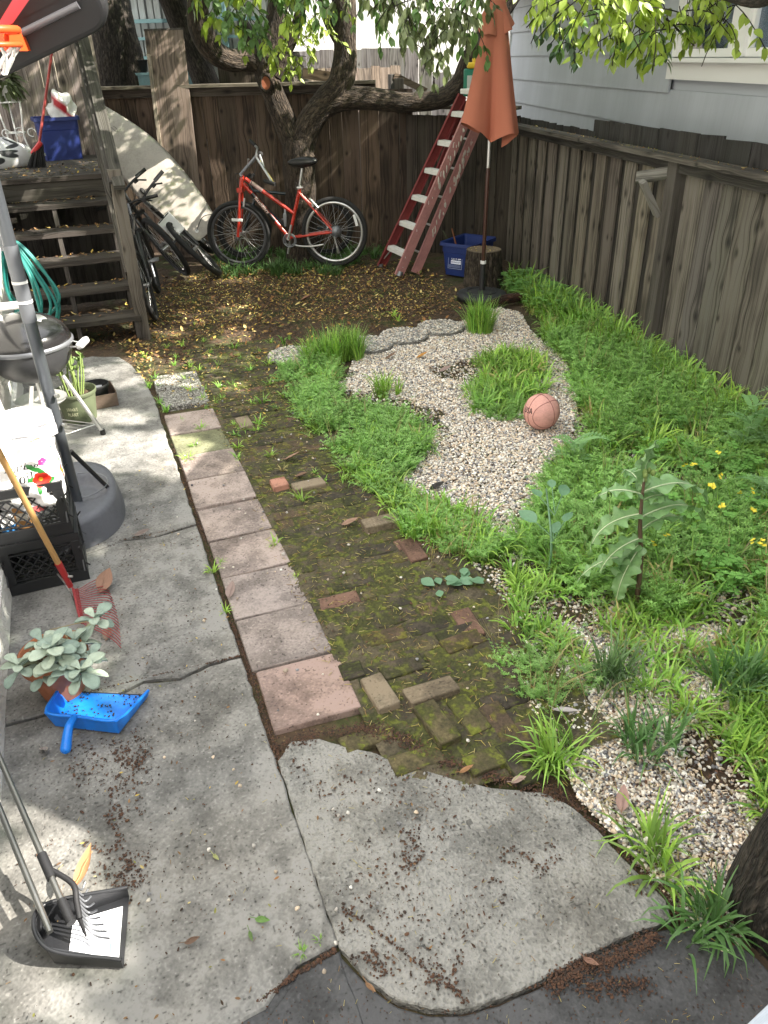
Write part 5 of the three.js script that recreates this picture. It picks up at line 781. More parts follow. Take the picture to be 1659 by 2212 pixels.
  const rc = D(226, 34, 3.15).sub(o), lc = D(-60, 174, 3.15).sub(o), xd = rc.clone().sub(lc).normalize(), toCam = camera.position.clone().sub(o).sub(rc).normalize().add(V3(0, -0.25, 0)), zd = toCam.addScaledVector(xd, -toCam.dot(xd)).normalize(), yd = new THREE.Vector3().crossVectors(zd, xd); bb.quaternion.setFromRotationMatrix(new THREE.Matrix4().makeBasis(xd, yd, zd)); bb.position.copy(rc).addScaledVector(xd, -bw / 2 + 0.02);
  const rim = new THREE.Group(); rim.name = 'rim'; t.add(rim); const orange = mat(0.75, 0.09, 0.02, 0.4); const rp = D(-48, 66, 2.85).sub(o); rim.position.copy(rp); part('ring', [new THREE.TorusGeometry(0.115, 0.012, 10, 40).rotateX(Math.PI / 2), new THREE.TorusGeometry(0.115, 0.008, 8, 40).rotateX(Math.PI / 2).translate(0, -0.04, 0)], orange, rim); part('bracket', box(0.06, 0.06, 0.24, 0.1, -0.025, -0.18, 0, -0.5), orange, rim);
  const net = []; for (let i = 0; i < 12; i++) { const a = i / 12 * 6.283; for (const d of [-0.5, 0.5]) net.push(tube([V3(0.115 * Math.cos(a), -0.04, 0.115 * Math.sin(a)), V3(0.085 * Math.cos(a + d * 0.6), -0.075, 0.085 * Math.sin(a + d * 0.6)), V3(0.05 * Math.cos(a + d * 1.2), -0.12, 0.05 * Math.sin(a + d * 1.2))], 0.006, 8, 5)); } part('net', net, M.white, rim);
  part('arm', [rod(V3(0, 2.3, 0), rc.clone().addScaledVector(xd, -bw / 2).addScaledVector(zd, -0.05), 0.02), rod(V3(0, 2.75, 0), rc.clone().addScaledVector(xd, -bw / 2).addScaledVector(yd, 0.5).addScaledVector(zd, -0.05), 0.02)], M.blackMet, t);
}
{
  const c = G(57, 742, 0.66), t = thing('kettle_grill', 'round black kettle grill on silver legs standing between the hoop pole and the stair', 'grill', V3(c.x, 0, c.z)); const R = 0.275, e = 0.66;
  const enamel = phys(0.02, 0.019, 0.02, 0.22, { clearcoat: 0.8, clearcoatRoughness: 0.15 });
  const prof = (k) => Array.from({ length: 15 }, (_, i) => { const a = i / 14 * Math.PI / 2; return [R * Math.cos(a), e + k * R * Math.sin(a)]; });
  part('bowl', lathe(prof(-0.92), 48), mat(0.045, 0.046, 0.05, 0.4, { map: grime }), t); const lid = new THREE.Group(); lid.name = 'lid'; t.add(lid); part('dome', lathe(prof(0.66).map(([x, y]) => [x * 1.015, y + 0.012]), 48), enamel, lid); part('lip', lathe([[R + 0.004, e - 0.012], [R + 0.014, e - 0.004], [R + 0.014, e + 0.012], [R + 0.004, e + 0.02]], 48), M.greyMet, lid);
  const top = e + 0.012 + 0.66 * R; part('vent', lathe([[0, 0.012], [0.04, 0.012], [0.05, 0]], 24).applyQuaternion(Q(0.3, 0, -0.45)).translate(0.12, top - 0.035, 0.07), M.alu, lid); part('handle', [rod(V3(-0.10, top - 0.03, 0.05), V3(-0.10, top + 0.055, 0.05), 0.009), rod(V3(0.03, top - 0.01, 0.05), V3(0.03, top + 0.055, 0.05), 0.009), rbox(0.17, 0.045, 0.06, -0.035, top + 0.065, 0.05, 0.018)], M.whiteMat, lid);
  const sd = new THREE.Vector3().copy(RGT); const hd = new THREE.Group(); hd.name = 'side_handle'; t.add(hd); part('bracket', [rod(V3(sd.x * R, e - 0.03, sd.z * R), V3(sd.x * (R + 0.07), e - 0.03, sd.z * (R + 0.07)), 0.006), rod(V3(sd.x * R, e - 0.0, sd.z * R - 0.05), V3(sd.x * (R + 0.07), e - 0.02, sd.z * (R + 0.07) - 0.05), 0.006)], M.steel, hd); part('grip', rbox(0.05, 0.045, 0.15, sd.x * (R + 0.085), e - 0.012, sd.z * (R + 0.085) - 0.02, 0.018, 0, -0.35, 0.3), mat(0.45, 0.45, 0.46, 0.6), hd);
  const feet = [G(223, 938), G(66, 992), G(-20, 905)].map((p) => p.sub(t.position).setY(0)); const tops = [V3(0.17, 0.44, 0.07), V3(-0.02, 0.44, 0.19), V3(-0.16, 0.44, -0.08)];
  feet.forEach((f, i) => { const l = new THREE.Group(); l.name = 'leg'; t.add(l); part('tube', rod(f.clone().setY(0.02), tops[i], 0.0135, 0.0135, 12), M.alu, l); part('foot_cap', rod(f.clone().setY(0), f.clone().setY(0.035), 0.018, 0.017, 12), M.blackRub, l); });
  part('ash_catcher', lathe([[0, 0.235], [0.08, 0.238], [0.14, 0.255], [0.165, 0.275], [0.165, 0.283], [0.13, 0.262], [0, 0.245]], 36), M.alu, t); part('ash_rod', rod(V3(0, 0.24, 0), V3(0, 0.42, 0), 0.012), M.alu, t);
  const rk = [], A = [feet[0].clone().lerp(tops[0], 0.16), feet[1].clone().lerp(tops[1], 0.16), feet[2].clone().lerp(tops[2], 0.16)].map((p) => p.setY(0.08)); for (let i = 0; i < 3; i++) rk.push(rod(A[i], A[(i + 1) % 3], 0.004)); for (let i = 1; i < 9; i++) rk.push(rod(A[1].clone().lerp(A[0], i / 9), A[1].clone().lerp(A[2], i / 9), 0.0025)); part('wire_rack', rk, M.steel, t);
}
{
  const t = thing('nursery_pot', 'green nursery pot with raised lettering and pale stems beside the grill', 'plant pot', G(176, 905)); const p = mat(0.125, 0.15, 0.085, 0.6, { map: grime });
  part('pot', lathe([[0, 0.002], [0.105, 0.002], [0.11, 0.01], [0.135, 0.2], [0.143, 0.2], [0.146, 0.225], [0.138, 0.228], [0.13, 0.2], [0.125, 0.16], [0, 0.16]], 40), p, t); part('soil', new THREE.CircleGeometry(0.13, 30).rotateX(-Math.PI / 2).translate(0, 0.18, 0), M.soil, t);
  const lt = canvasTex(256, 128, (x) => { x.clearRect(0, 0, 256, 128); x.fillStyle = '#b7ba98'; x.font = 'bold 46px sans-serif'; x.fillText('SMART', 20, 56); x.fillText('PLANT', 20, 108); }); const g = new THREE.CylinderGeometry(0.128, 0.119, 0.1, 20, 1, true, 0.35 - YAW * RAD - 0.75, 1.1); g.translate(0, 0.105, 0); part('lettering', g, new THREE.MeshStandardMaterial({ map: lt, transparent: true, alphaTest: 0.3, roughness: 0.6, side: THREE.DoubleSide }), t);
  const pl = thing('potted_plant', 'pale green leggy stems growing in the green nursery pot by the grill', 'plant', t.position.clone().setY(0.18)); const lf = leafGeo(1, 0.55, -0.1, 3, 0.2), stem = mat(0.22, 0.30, 0.09, 0.7); for (let i = 0; i < 15; i++) { const a = rr(0, 6.28), r0 = rr(0, 0.07), h = rr(0.14, 0.36), b = V3(r0 * Math.cos(a), 0, r0 * Math.sin(a)), e = b.clone().multiplyScalar(1.9).setY(h).add(V3(rr(-0.04, 0.04), 0, rr(-0.04, 0.04))), m = b.clone().lerp(e, 0.5).add(V3(rr(-0.01, 0.01), 0, rr(-0.01, 0.01))); part('stem', tube([b, m, e], 0.006, 8, 6), stem, pl); const ls = []; for (let k = 0; k < 8; k++) { const q = lf.clone(); const s = rr(0.03, 0.05); q.scale(s, s, s); q.applyQuaternion(lookQ(V3(rr(-1, 1), rr(0.1, 1), rr(-1, 1)).normalize(), rr(-1, 1))); const at = k < 6 ? e : m.clone().lerp(e, 0.4); q.translate(at.x, at.y, at.z); ls.push(q); } part('leaf_whorl', ls, phys(0.19, 0.29, 0.08, 0.5, { transmission: 0.25, thickness: 0 }), pl); }
  const b = thing('cardboard_tray', 'small brown tray holding a black pot behind the green nursery pot', 'tray', G(212, 872).setY(0), 0.12); const cb = mat(0.14, 0.10, 0.075, 0.85, { map: grime }); part('tray', [box(0.26, 0.1, 0.006, 0, 0.05, 0.11), box(0.26, 0.12, 0.006, 0, 0.06, -0.11), box(0.006, 0.12, 0.22, 0.13, 0.06, 0), box(0.006, 0.1, 0.22, -0.13, 0.05, 0), box(0.26, 0.006, 0.22, 0, 0.005, 0)], cb, b);
  const k = thing('black_pot', 'black plastic plant pot lying in the brown tray beside the green pot', 'pot', G(215, 872).setY(0.01)); part('pot', lathe([[0, 0], [0.07, 0], [0.09, 0.13], [0.098, 0.13], [0.098, 0.15], [0.09, 0.15], [0.075, 0.02], [0, 0.02]], 30), M.black, k); part('label', box(0.05, 0.06, 0.004, 0.02, 0.12, 0.05, -0.4), M.greyMet, k);
}
{
  const t = thing('garden_hose', 'teal green garden hose hanging in loops on the house wall behind the hoop pole', 'hose', V3(0, 0, 0)); const teal = mat(0.015, 0.17, 0.15, 0.45); const lp = [];
  for (let i = 0; i < 5; i++) { const c = D(12 + i * 4, 520, 5.6 + i * 0.03), w = 0.15 + i * 0.02, L = 0.55 + rr(-0.05, 0.16); lp.push(tube([c.clone(), c.clone().addScaledVector(RGT, w * 0.75).setY(c.y - L * 0.35), c.clone().addScaledVector(RGT, w * (1 + rr(-0.1, 0.25))).setY(c.y - L * 0.75), c.clone().addScaledVector(RGT, w * 0.4).setY(c.y - L), c.clone().addScaledVector(RGT, -w * 0.5).setY(c.y - L * 0.7), c.clone().addScaledVector(RGT, -w * 0.4).setY(c.y - L * 0.25)], 0.011, 48, 8, true)); }
  lp.push(tube([D(38, 545, 5.5), D(66, 600, 5.4), D(78, 640, 5.4), D(92, 700, 5.4), D(88, 760, 5.45)], 0.011, 30, 8)); part('loop', lp, teal, t); part('hook', [box(0.05, 0.1, 0.2, 0, 0, 0).translate(...D(8, 520, 5.65).toArray())], M.greyMet, t);
}
// milk crates
function crate(label, pos, turn, m) {
  const t = thing('milk_crate', label, 'crate', pos, turn, null); const w = 0.365, h = 0.275, d = 0.33, b = [], lat = [];
  part('rim', [box(w, 0.042, 0.016, 0, h - 0.021, d / 2 - 0.008), box(w, 0.042, 0.016, 0, h - 0.021, -d / 2 + 0.008), box(0.016, 0.042, d - 0.034, w / 2 - 0.008, h - 0.021, 0), box(0.016, 0.042, d - 0.034, -w / 2 + 0.008, h - 0.021, 0)], m, t);
  part('base_band', [box(w, 0.06, 0.014, 0, 0.03, d / 2 - 0.009), box(w, 0.06, 0.014, 0, 0.03, -d / 2 + 0.009), box(0.014, 0.06, d - 0.034, w / 2 - 0.009, 0.03, 0), box(0.014, 0.06, d - 0.034, -w / 2 + 0.009, 0.03, 0)], m, t);
  for (const x of [-1, 1]) for (const z of [-1, 1]) part('corner_post', rbox(0.045, h - 0.1, 0.045, x * (w / 2 - 0.0235), h / 2 + 0.009, z * (d / 2 - 0.0235), 0.006), m, t);
  for (const [n, L, z, side] of [[0, w, d / 2 - 0.01, 0], [0, w, -d / 2 + 0.01, 0], [1, d, w / 2 - 0.01, 1], [1, d, -w / 2 + 0.01, 1]]) { const g = []; for (let i = -3; i <= 3; i++) for (const s of [-1, 1]) { const x = i * 0.045, len = 0.15; const q = box(0.006, len * 1.25, 0.006, x, 0.145, s * 0.001, 0, 0, s * 0.75); g.push(q); } for (const y of [0.075, 0.215]) g.push(box(L - 0.08, 0.008, 0.008, 0, y, 0)); const lg = merge(g); if (side) lg.rotateY(Math.PI / 2).translate(z, 0, 0); else lg.translate(0, 0, z); part('lattice', lg, m, t); }
  for (let i = -4; i <= 4; i++) { b.push(box(w - 0.03, 0.006, 0.006, 0, 0.012, i * 0.033)); b.push(box(0.006, 0.006, d - 0.03, i * 0.037, 0.0185, 0)); } part('floor_grid', b, m, t);
  return t;
}
{
  const pl = mat(0.018, 0.019, 0.021, 0.45, { map: grime }); const cx = -0.475, cz = -(3.44 + 0.165);
  crate('empty black milk crate standing on the concrete, lower of the stack of two', V3(cx, 0, cz), 0.02, pl); crate('black milk crate filled with a soil bag, upper of the stack of two', V3(cx - 0.01, 0.277, cz - 0.01), -0.02, pl);
  // bag of soil
  const soft = (w, h, d, seed, bul = 0.3) => { const g = new THREE.BoxGeometry(w, h, d, 18, 18, 8), p = g.attributes.position; for (let i = 0; i < p.count; i++) { const x = p.getX(i) / w * 2, y = p.getY(i) / h * 2, z = p.getZ(i) / d * 2; const k = (1 - bul * Math.pow(Math.abs(y), 3)) , cr = 0.012 * Math.sin(x * 7 + seed + y * 5) + 0.009 * Math.sin(y * 13 - x * 4 + seed * 2); p.setZ(i, p.getZ(i) * k * (1 - 0.5 * Math.pow(Math.abs(x), 4)) + cr); p.setX(i, p.getX(i) * (1 - 0.08 * Math.pow(Math.abs(y), 4)) + cr * 0.5); } g.computeVertexNormals(); return g; };
  const pr = canvasTex(512, 512, (x, w, h) => { x.fillStyle = '#f3f2f2'; x.fillRect(0, 0, w, h); x.fillStyle = '#2d2a2b'; x.font = 'italic bold 30px serif'; x.fillText('Real', 190, 110); x.font = 'italic bold 72px serif'; x.fillText('Potting', 150, 180); x.font = 'italic bold 92px serif'; x.fillText('Soil', 180, 270); x.font = '22px serif'; for (let i = 0; i < 3; i++) x.fillText(['for indoor and', 'outdoor pots and', 'gardens'][i], 170, 310 + i * 26); x.fillStyle = '#5b9bc8'; x.fillRect(20, 40, 130, 26); x.fillRect(40, 74, 100, 18); x.fillStyle = '#2f7a35'; x.translate(20, -40); for (const [a, b] of [[340, 210], [400, 250], [330, 300], [430, 330], [360, 370]]) { x.beginPath(); x.ellipse(a, b, 46, 20, a, 0, 7); x.fill(); } x.fillStyle = '#d92a1c'; for (let i = 0; i < 6; i++) { x.beginPath(); x.arc(390 + 34 * Math.cos(i * 1.05), 310 + 34 * Math.sin(i * 1.05), 30, 0, 7); x.fill(); } x.fillStyle = '#e8c93a'; x.beginPath(); x.arc(390, 310, 16, 0, 7); x.fill(); x.fillStyle = '#b93a78'; for (let i = 0; i < 5; i++) { x.beginPath(); x.arc(420 + 18 * Math.cos(i * 1.25), 170 + 18 * Math.sin(i * 1.25), 15, 0, 7); x.fill(); } });
  const bag = thing('soil_bag', 'white printed bag of potting soil standing in the upper milk crate', 'bag', V3(-0.45, 0.57, -3.56), -0.2); part('bag', soft(0.30, 0.31, 0.2, 1), phys(1, 1, 1, 0.35, { map: pr }), bag); bag.rotation.x = -0.12;
  const sh = thing('plastic_sheet', 'folded white plastic laid across the top of the soil bag, touching the hoop pole', 'plastic', V3(-0.50, 0.73, -3.74), 0.06); part('sheet', soft(0.42, 0.10, 0.26, 4, 0.1), phys(0.82, 0.83, 0.86, 0.35), sh); part('flap', plate(V3(-0.18, -0.02, 0.13), V3(0.2, -0.03, 0.13), V3(0.19, -0.06, 0.14), V3(-0.17, -0.05, 0.14), 0.004), phys(0.82, 0.83, 0.86, 0.35), sh);
  const cl = thing('clear_container', 'clear plastic food container lying in the upper milk crate in front of the soil bag', 'container', V3(-0.42, 0.42, -3.50), 0.2); part('shell', rbox(0.16, 0.09, 0.07, 0, 0.0, 0, 0.025), new THREE.MeshPhysicalMaterial({ color: lin(0.9, 0.92, 0.92), roughness: 0.1, transmission: 0.8, thickness: 0 }), cl); part('sticker', box(0.07, 0.03, 0.003, -0.02, 0.01, 0.037), mat(0.5, 0.1, 0.1, 0.5), cl);
  const lb = thing('carton', 'small white and blue carton at the left in the upper milk crate', 'carton', V3(-0.58, 0.36, -3.51), 0.3); part('box', rbox(0.07, 0.1, 0.05, 0, 0, 0, 0.004), M.white, lb); part('stripe', box(0.071, 0.03, 0.051, 0, -0.02, 0), mat(0.05, 0.25, 0.6, 0.5), lb);
  const pk = thing('seed_packet', 'orange and brown packet in the upper milk crate beside the white carton', 'packet', V3(-0.51, 0.38, -3.49), -0.2); part('packet', rbox(0.07, 0.11, 0.012, 0, 0, 0, 0.004), mat(0.45, 0.23, 0.08, 0.6), pk); part('label', box(0.05, 0.04, 0.014, 0, 0.01, 0), mat(0.65, 0.6, 0.5, 0.6), pk);
}
{
  // leaf rake
  const s1 = G(152, 1266, 0.055), far = W(2, 985, P(0, 3.20), P(1, 3.20)), dir = far.clone().sub(s1).normalize(), s0 = s1.clone().addScaledVector(dir, 0.15), t = thing('leaf_rake', 'leaf rake with a wooden handle and spread red wire tines lying toward the concrete', 'rake');
  part('handle', rod(s0, s0.clone().addScaledVector(dir, 1.35), 0.0135, 0.0135, 14), mat(0.50, 0.29, 0.11, 0.5, { map: grime }), t); const red = mat(0.40, 0.028, 0.03, 0.4);
  part('socket', [rod(s1, s0.clone().addScaledVector(dir, 0.01), 0.014, 0.017, 12)], red, t); part('screw', [rod(s0.clone().lerp(s1, 0.55), s0.clone().lerp(s1, 0.55).addScaledVector(RGT, 0.035), 0.006), box(0.03, 0.05, 0.01).translate(...s0.clone().lerp(s1, 0.6).toArray())], M.steel, t);
  const a = G(226, 1254), b = G(262, 1402), n = 22, coil = [], c0 = G(166, 1274, 0.06), c1 = G(178, 1345, 0.05), tm = mat(0.30, 0.045, 0.05, 0.5);
  for (let i = 0; i < n; i++) { const k = i / (n - 1), m = c0.clone().lerp(c1, k), e = a.clone().lerp(b, k).setY(0.006); e.addScaledVector(RGT, 0.02 * Math.sin(k * 3.1)); const pre = e.clone().lerp(m, 0.14).setY(0.03); part('tine', tube([s1.clone().lerp(m, 0.2 + 0.1 * k), m, m.clone().lerp(e, 0.5).setY(0.045), pre, e], 0.0022, 14, 5), tm, t); coil.push(new THREE.TorusGeometry(0.006, 0.0022, 5, 10).translate(m.x, m.y, m.z)); }
  part('spring_bar', [...coil, rod(c0, c1, 0.003)], tm, t); part('side_bar', [tube([s0.clone().lerp(s1, 0.4).addScaledVector(RGT, -0.03), s1.clone().addScaledVector(RGT, -0.015).setY(0.05), c1], 0.004, 12, 6)], M.steel, t);
}
{
  const c = G(140, 1492), t = thing('terracotta_pot', 'round terracotta pot full of dark soil in front of the rake', 'plant pot', c); const R = 0.125, h = 0.21;
  part('pot', lathe([[0, 0], [0.075, 0], [0.082, 0.01], [0.116, h - 0.05], [0.118, h - 0.048], [0.130, h - 0.046], [0.133, h], [0.12, h + 0.002], [0.115, h - 0.03], [0.1, h - 0.06]], 44), mat(0.44, 0.165, 0.08, 0.85, { map: grime }), t); part('soil', metreUV(new THREE.CircleGeometry(0.115, 30).rotateX(-Math.PI / 2).translate(0, h - 0.035, 0), 'z'), M.soil, t);
  const p = thing('succulent', 'grey green succulent with fleshy spoon leaves spilling over the terracotta pot', 'plant', V3(0, 0, 0)); const spoon = (L, w) => { const g = new THREE.SphereGeometry(1, 14, 10), a = g.attributes.position; for (let i = 0; i < a.count; i++) { const z = a.getZ(i), s = (z + 1) / 2, k = s < 0.62 ? 0.22 + 0.78 * Math.pow(s / 0.62, 1.5) : Math.sqrt(Math.max(0.02, 1 - Math.pow((s - 0.62) / 0.39, 2))); const xr = Math.hypot(a.getX(i), a.getY(i)) || 1; a.setXYZ(i, a.getX(i) / xr * w / 2 * k, a.getY(i) / xr * 0.0045 * (0.7 + k * 0.5) + 0.010 * Math.abs(a.getX(i)) * k - 0.22 * L * s * s, s * L); } g.computeVertexNormals(); return g; };
  const gs = [spoon(0.092, 0.056), spoon(0.076, 0.05), spoon(0.058, 0.04)], ms = [mat(0.30, 0.38, 0.31, 0.5, { map: grime }), mat(0.38, 0.46, 0.37, 0.5, { map: grime }), mat(0.24, 0.32, 0.27, 0.55, { map: grime })], st = mat(0.33, 0.34, 0.22, 0.7);
  const ctr = c.clone().setY(h + 0.0), clus = [[G(116, 1412, 0.30), 15, 0], [G(206, 1338, 0.30), 9, 1], [G(42, 1440, 0.24), 9, 1], [G(176, 1450, 0.26), 9, 0], [G(160, 1385, 0.28), 8, 0], [G(92, 1390, 0.26), 9, 2], [G(95, 1455, 0.2), 7, 1], [G(195, 1420, 0.24), 6, 2], [G(140, 1440, 0.27), 8, 0]];
  for (const [q, n, gi] of clus) { const b = ctr.clone().add(V3((q.x - ctr.x) * 0.35, -0.03, (q.z - ctr.z) * 0.35)); part('stem', tube([b, b.clone().lerp(q, 0.5).add(V3(0, 0.015, 0)), q], 0.0075, 10, 7), st, p); for (let i = 0; i < n; i++) { const a = i * 2.4 + rr(-0.3, 0.3), e = 0.9 - 1.25 * (1 - i / n) ; const o = part('leaf', gs[Math.min(2, (i > n - 4 ? 2 : gi))], pick(ms), p); o.position.copy(q).add(V3(0, 0.004 * i - 0.02, 0)); o.quaternion.copy(lookQ(V3(Math.cos(a) * Math.cos(e), Math.sin(e) * 0.8 + 0.1, Math.sin(a) * Math.cos(e)).normalize(), rr(-0.3, 0.3))); o.scale.setScalar(rr(0.85, 1.2)); } }
  const tw = []; for (let i = 0; i < 16; i++) { const a = ctr.clone().add(V3(rr(-0.09, 0.09), -0.03, rr(-0.09, 0.09))); tw.push(tube([a, a.clone().add(V3(rr(-0.06, 0.06), 0.03, rr(-0.06, 0.06))), a.clone().add(V3(rr(-0.12, 0.12), rr(-0.01, 0.05), rr(-0.12, 0.12)))], 0.0022, 8, 5)); } part('dry_stems', tw, mat(0.3, 0.25, 0.14, 0.9), p).userData.kind = 'stuff';
}
{
  // blue dustpan; lip away from the viewer, handle towards
  const t = thing('dustpan', 'bright blue plastic dustpan with crumbs of soil lying on the concrete', 'dustpan'); const blue = phys(0.014, 0.23, 0.88, 0.32, { map: grime });
  const lL = G(156, 1497), lR = G(320, 1505), bR = G(258, 1588), bL = G(122, 1572), up = (p, h, k = 0) => p.clone().setY(h); [lL, lR].forEach((p) => p.setY(0.006)); [bR, bL].forEach((p) => p.setY(0.012));
  const cen = lL.clone().add(lR).add(bR).add(bL).multiplyScalar(0.25), outw = (p, k, h) => p.clone().add(p.clone().sub(cen).setY(0).multiplyScalar(k)).setY(h);
  const tl = outw(lL, 0.06, 0.085), tr = outw(lR, 0.03, 0.03), tbr = outw(bR, 0.1, 0.085), tbl = outw(bL, 0.14, 0.09);
  part('pan', [plate(lL, lR, bR, bL, 0.004), plate(bL, bR, tbr, tbl, 0.004), plate(lR, tr, tbr, bR, 0.004), plate(lL, bL, tbl, tl, 0.004)], blue, t);
  part('rim', [tube([tl, tl.clone().lerp(tbl, 0.5), tl.clone().lerp(tbl, 0.92), tbl.clone().lerp(tbr, 0.06), tbl.clone().lerp(tbr, 0.5), tbl.clone().lerp(tbr, 0.93), tbr.clone().lerp(tr, 0.1), tr], 0.0065, 60, 8)], blue, t); part('lip', rod(lL, lR, 0.004, 0.004, 8), mat(0.02, 0.03, 0.05, 0.7), t);
  const h0 = tbl.clone().lerp(tbr, 0.42), h1 = G(142, 1617, 0.035), hm = h0.clone().lerp(h1, 0.5).setY(0.085); const hg = taper([h0, hm, h1], [0.013, 0.0165, 0.02], 18, 12); const hp = hg.attributes.position; part('handle', [hg, new THREE.SphereGeometry(0.02, 14, 10).translate(h1.x, h1.y, h1.z)], blue, t);
  const cr = []; for (let i = 0; i < 130; i++) { const a = rnd(), b = rnd(), p = lL.clone().lerp(lR, a).lerp(bL.clone().lerp(bR, a), b); const g = new THREE.IcosahedronGeometry(rr(0.0015, 0.0045), 0); g.translate(p.x, 0.014, p.z); cr.push(g); } part('crumbs', cr, mat(0.05, 0.032, 0.022, 1), t).userData.kind = 'stuff';
}
{
  // pet waste tray with its pole, and the small rake lying in it
  const lf = G(280, 1940), ln = G(268, 2094), bn = G(120, 2082), bf = G(112, 1998), t = thing('scoop_tray', 'black metal scoop tray with a white label, on a long pole leaning on the wall', 'scoop'); const bk = phys(0.02, 0.021, 0.024, 0.4);
  [lf, ln, bn, bf].forEach((p) => p.setY(0.008)); const c = lf.clone().add(ln).add(bn).add(bf).multiplyScalar(0.25), o = (p, k, h) => p.clone().add(p.clone().sub(c).setY(0).multiplyScalar(k)).setY(h), bm = bn.clone().lerp(bf, 0.5).add(bn.clone().lerp(bf, 0.5).sub(c).setY(0).multiplyScalar(0.22)); bm.setY(0.01);
  part('tray', [plate(lf, ln, bn, bf, 0.004), plate(bn, bm, bf, bf, 0.004), plate(ln, bn, o(bn, 0.06, 0.09), o(ln, 0.02, 0.05), 0.004), plate(bn, bm, o(bm, 0.06, 0.11), o(bn, 0.06, 0.09), 0.004), plate(bm, bf, o(bf, 0.06, 0.09), o(bm, 0.06, 0.11), 0.004), plate(bf, lf, o(lf, 0.02, 0.05), o(bf, 0.06, 0.09), 0.004)], bk, t);
  part('rim', tube([o(ln, 0.02, 0.05), o(bn, 0.06, 0.09), o(bm, 0.06, 0.11), o(bf, 0.06, 0.09), o(lf, 0.02, 0.05)], 0.006, 50, 8), bk, t);
  const lab = canvasTex(256, 256, (x) => { x.fillStyle = '#f4f5fb'; x.fillRect(0, 0, 256, 256); x.strokeStyle = '#9fb3c0'; x.lineWidth = 4; x.beginPath(); x.arc(200, 200, 30, 0, 7); x.stroke(); x.fillStyle = '#b9bfca'; for (let i = 0; i < 8; i++) x.fillRect(30, 30 + i * 14, 110 - (i % 3) * 20, 5); x.fillStyle = '#7f8fa0'; x.fillRect(170, 40, 50, 14); });
  { const a = lf.clone().lerp(bf, 0.07).lerp(ln.clone().lerp(bn, 0.07), 0.14), b = ln.clone().lerp(bn, 0.07).lerp(lf.clone().lerp(bf, 0.07), 0.1), d = bn.clone().lerp(ln, 0.2).lerp(bf.clone().lerp(lf, 0.2), 0.06), e = bf.clone().lerp(lf, 0.28).lerp(bn.clone().lerp(ln, 0.28), 0.14); const g = plate(a, b, d, e, 0.002).translate(0, 0.005, 0), u = g.attributes.uv; const map = [[0, 0], [1, 0], [1, 1], [0, 1]]; for (let f = 0; f < 6; f++) [0, 1, 2, 0, 2, 3].forEach((k, i) => u.setXY(f * 6 + i, ...map[k])); part('label', g, phys(1, 1, 1, 0.3, { map: lab }), t); }
  const p0 = G(108, 2014, 0.10), pd = W(0, 1750, P(-0.6, 0), P(-0.6, 5)); const mtl = mat(0.22, 0.22, 0.21, 0.3, { metalness: 0.8 });
  const dr = pd.clone().sub(p0).normalize(); part('pole', rod(p0, p0.clone().addScaledVector(dr, 0.95), 0.0095, 0.0095, 14), mtl, t); part('socket', rod(bm.clone().setY(0.05).lerp(p0, 0.3), p0.clone().addScaledVector(dr, 0.02), 0.014, 0.012, 12), bk, t);
  const r = thing('scoop_rake', 'small black fork with curved grey tines resting in the scoop tray', 'rake'); const q0 = G(146, 1975, 0.12), q1 = W(0, 1640, P(-0.6, 0), P(-0.6, 5)), qd = q1.clone().sub(q0).normalize();
  part('pole', rod(q0, q0.clone().addScaledVector(qd, 0.95), 0.0095, 0.0095, 14), mtl, r); part('grip', rod(q0.clone().addScaledVector(qd, 0.13), q0.clone().addScaledVector(qd, 0.22), 0.0145, 0.0145, 14), M.black, r); part('socket', rod(q0.clone().addScaledVector(qd, -0.03), q0.clone().addScaledVector(qd, 0.05), 0.014, 0.013, 12), M.black, r);
  const sa = G(158, 1905, 0.14), sb = G(172, 1985, 0.11); part('fork_bar', [tube([q0.clone().addScaledVector(qd, 0.17), sa.clone().lerp(sb, 0.1), sa.clone().lerp(sb, 0.5), sb], 0.0085, 20, 8), rod(sb, G(186, 2022, 0.06), 0.007, 0.003, 8)], M.black, r);
  for (let i = 0; i < 9; i++) { const k = i / 8, a = sa.clone().lerp(sb, k), e = G(184 + 52 * k, 1905 + 122 * k, 0.075), m = a.clone().lerp(e, 0.5).setY(0.055 + 0.015 * (1 - k)); part('tine', tube([a, a.clone().lerp(m, 0.5).setY(a.y - 0.045), m, e], 0.003, 12, 6), M.greyMet, r); }
}
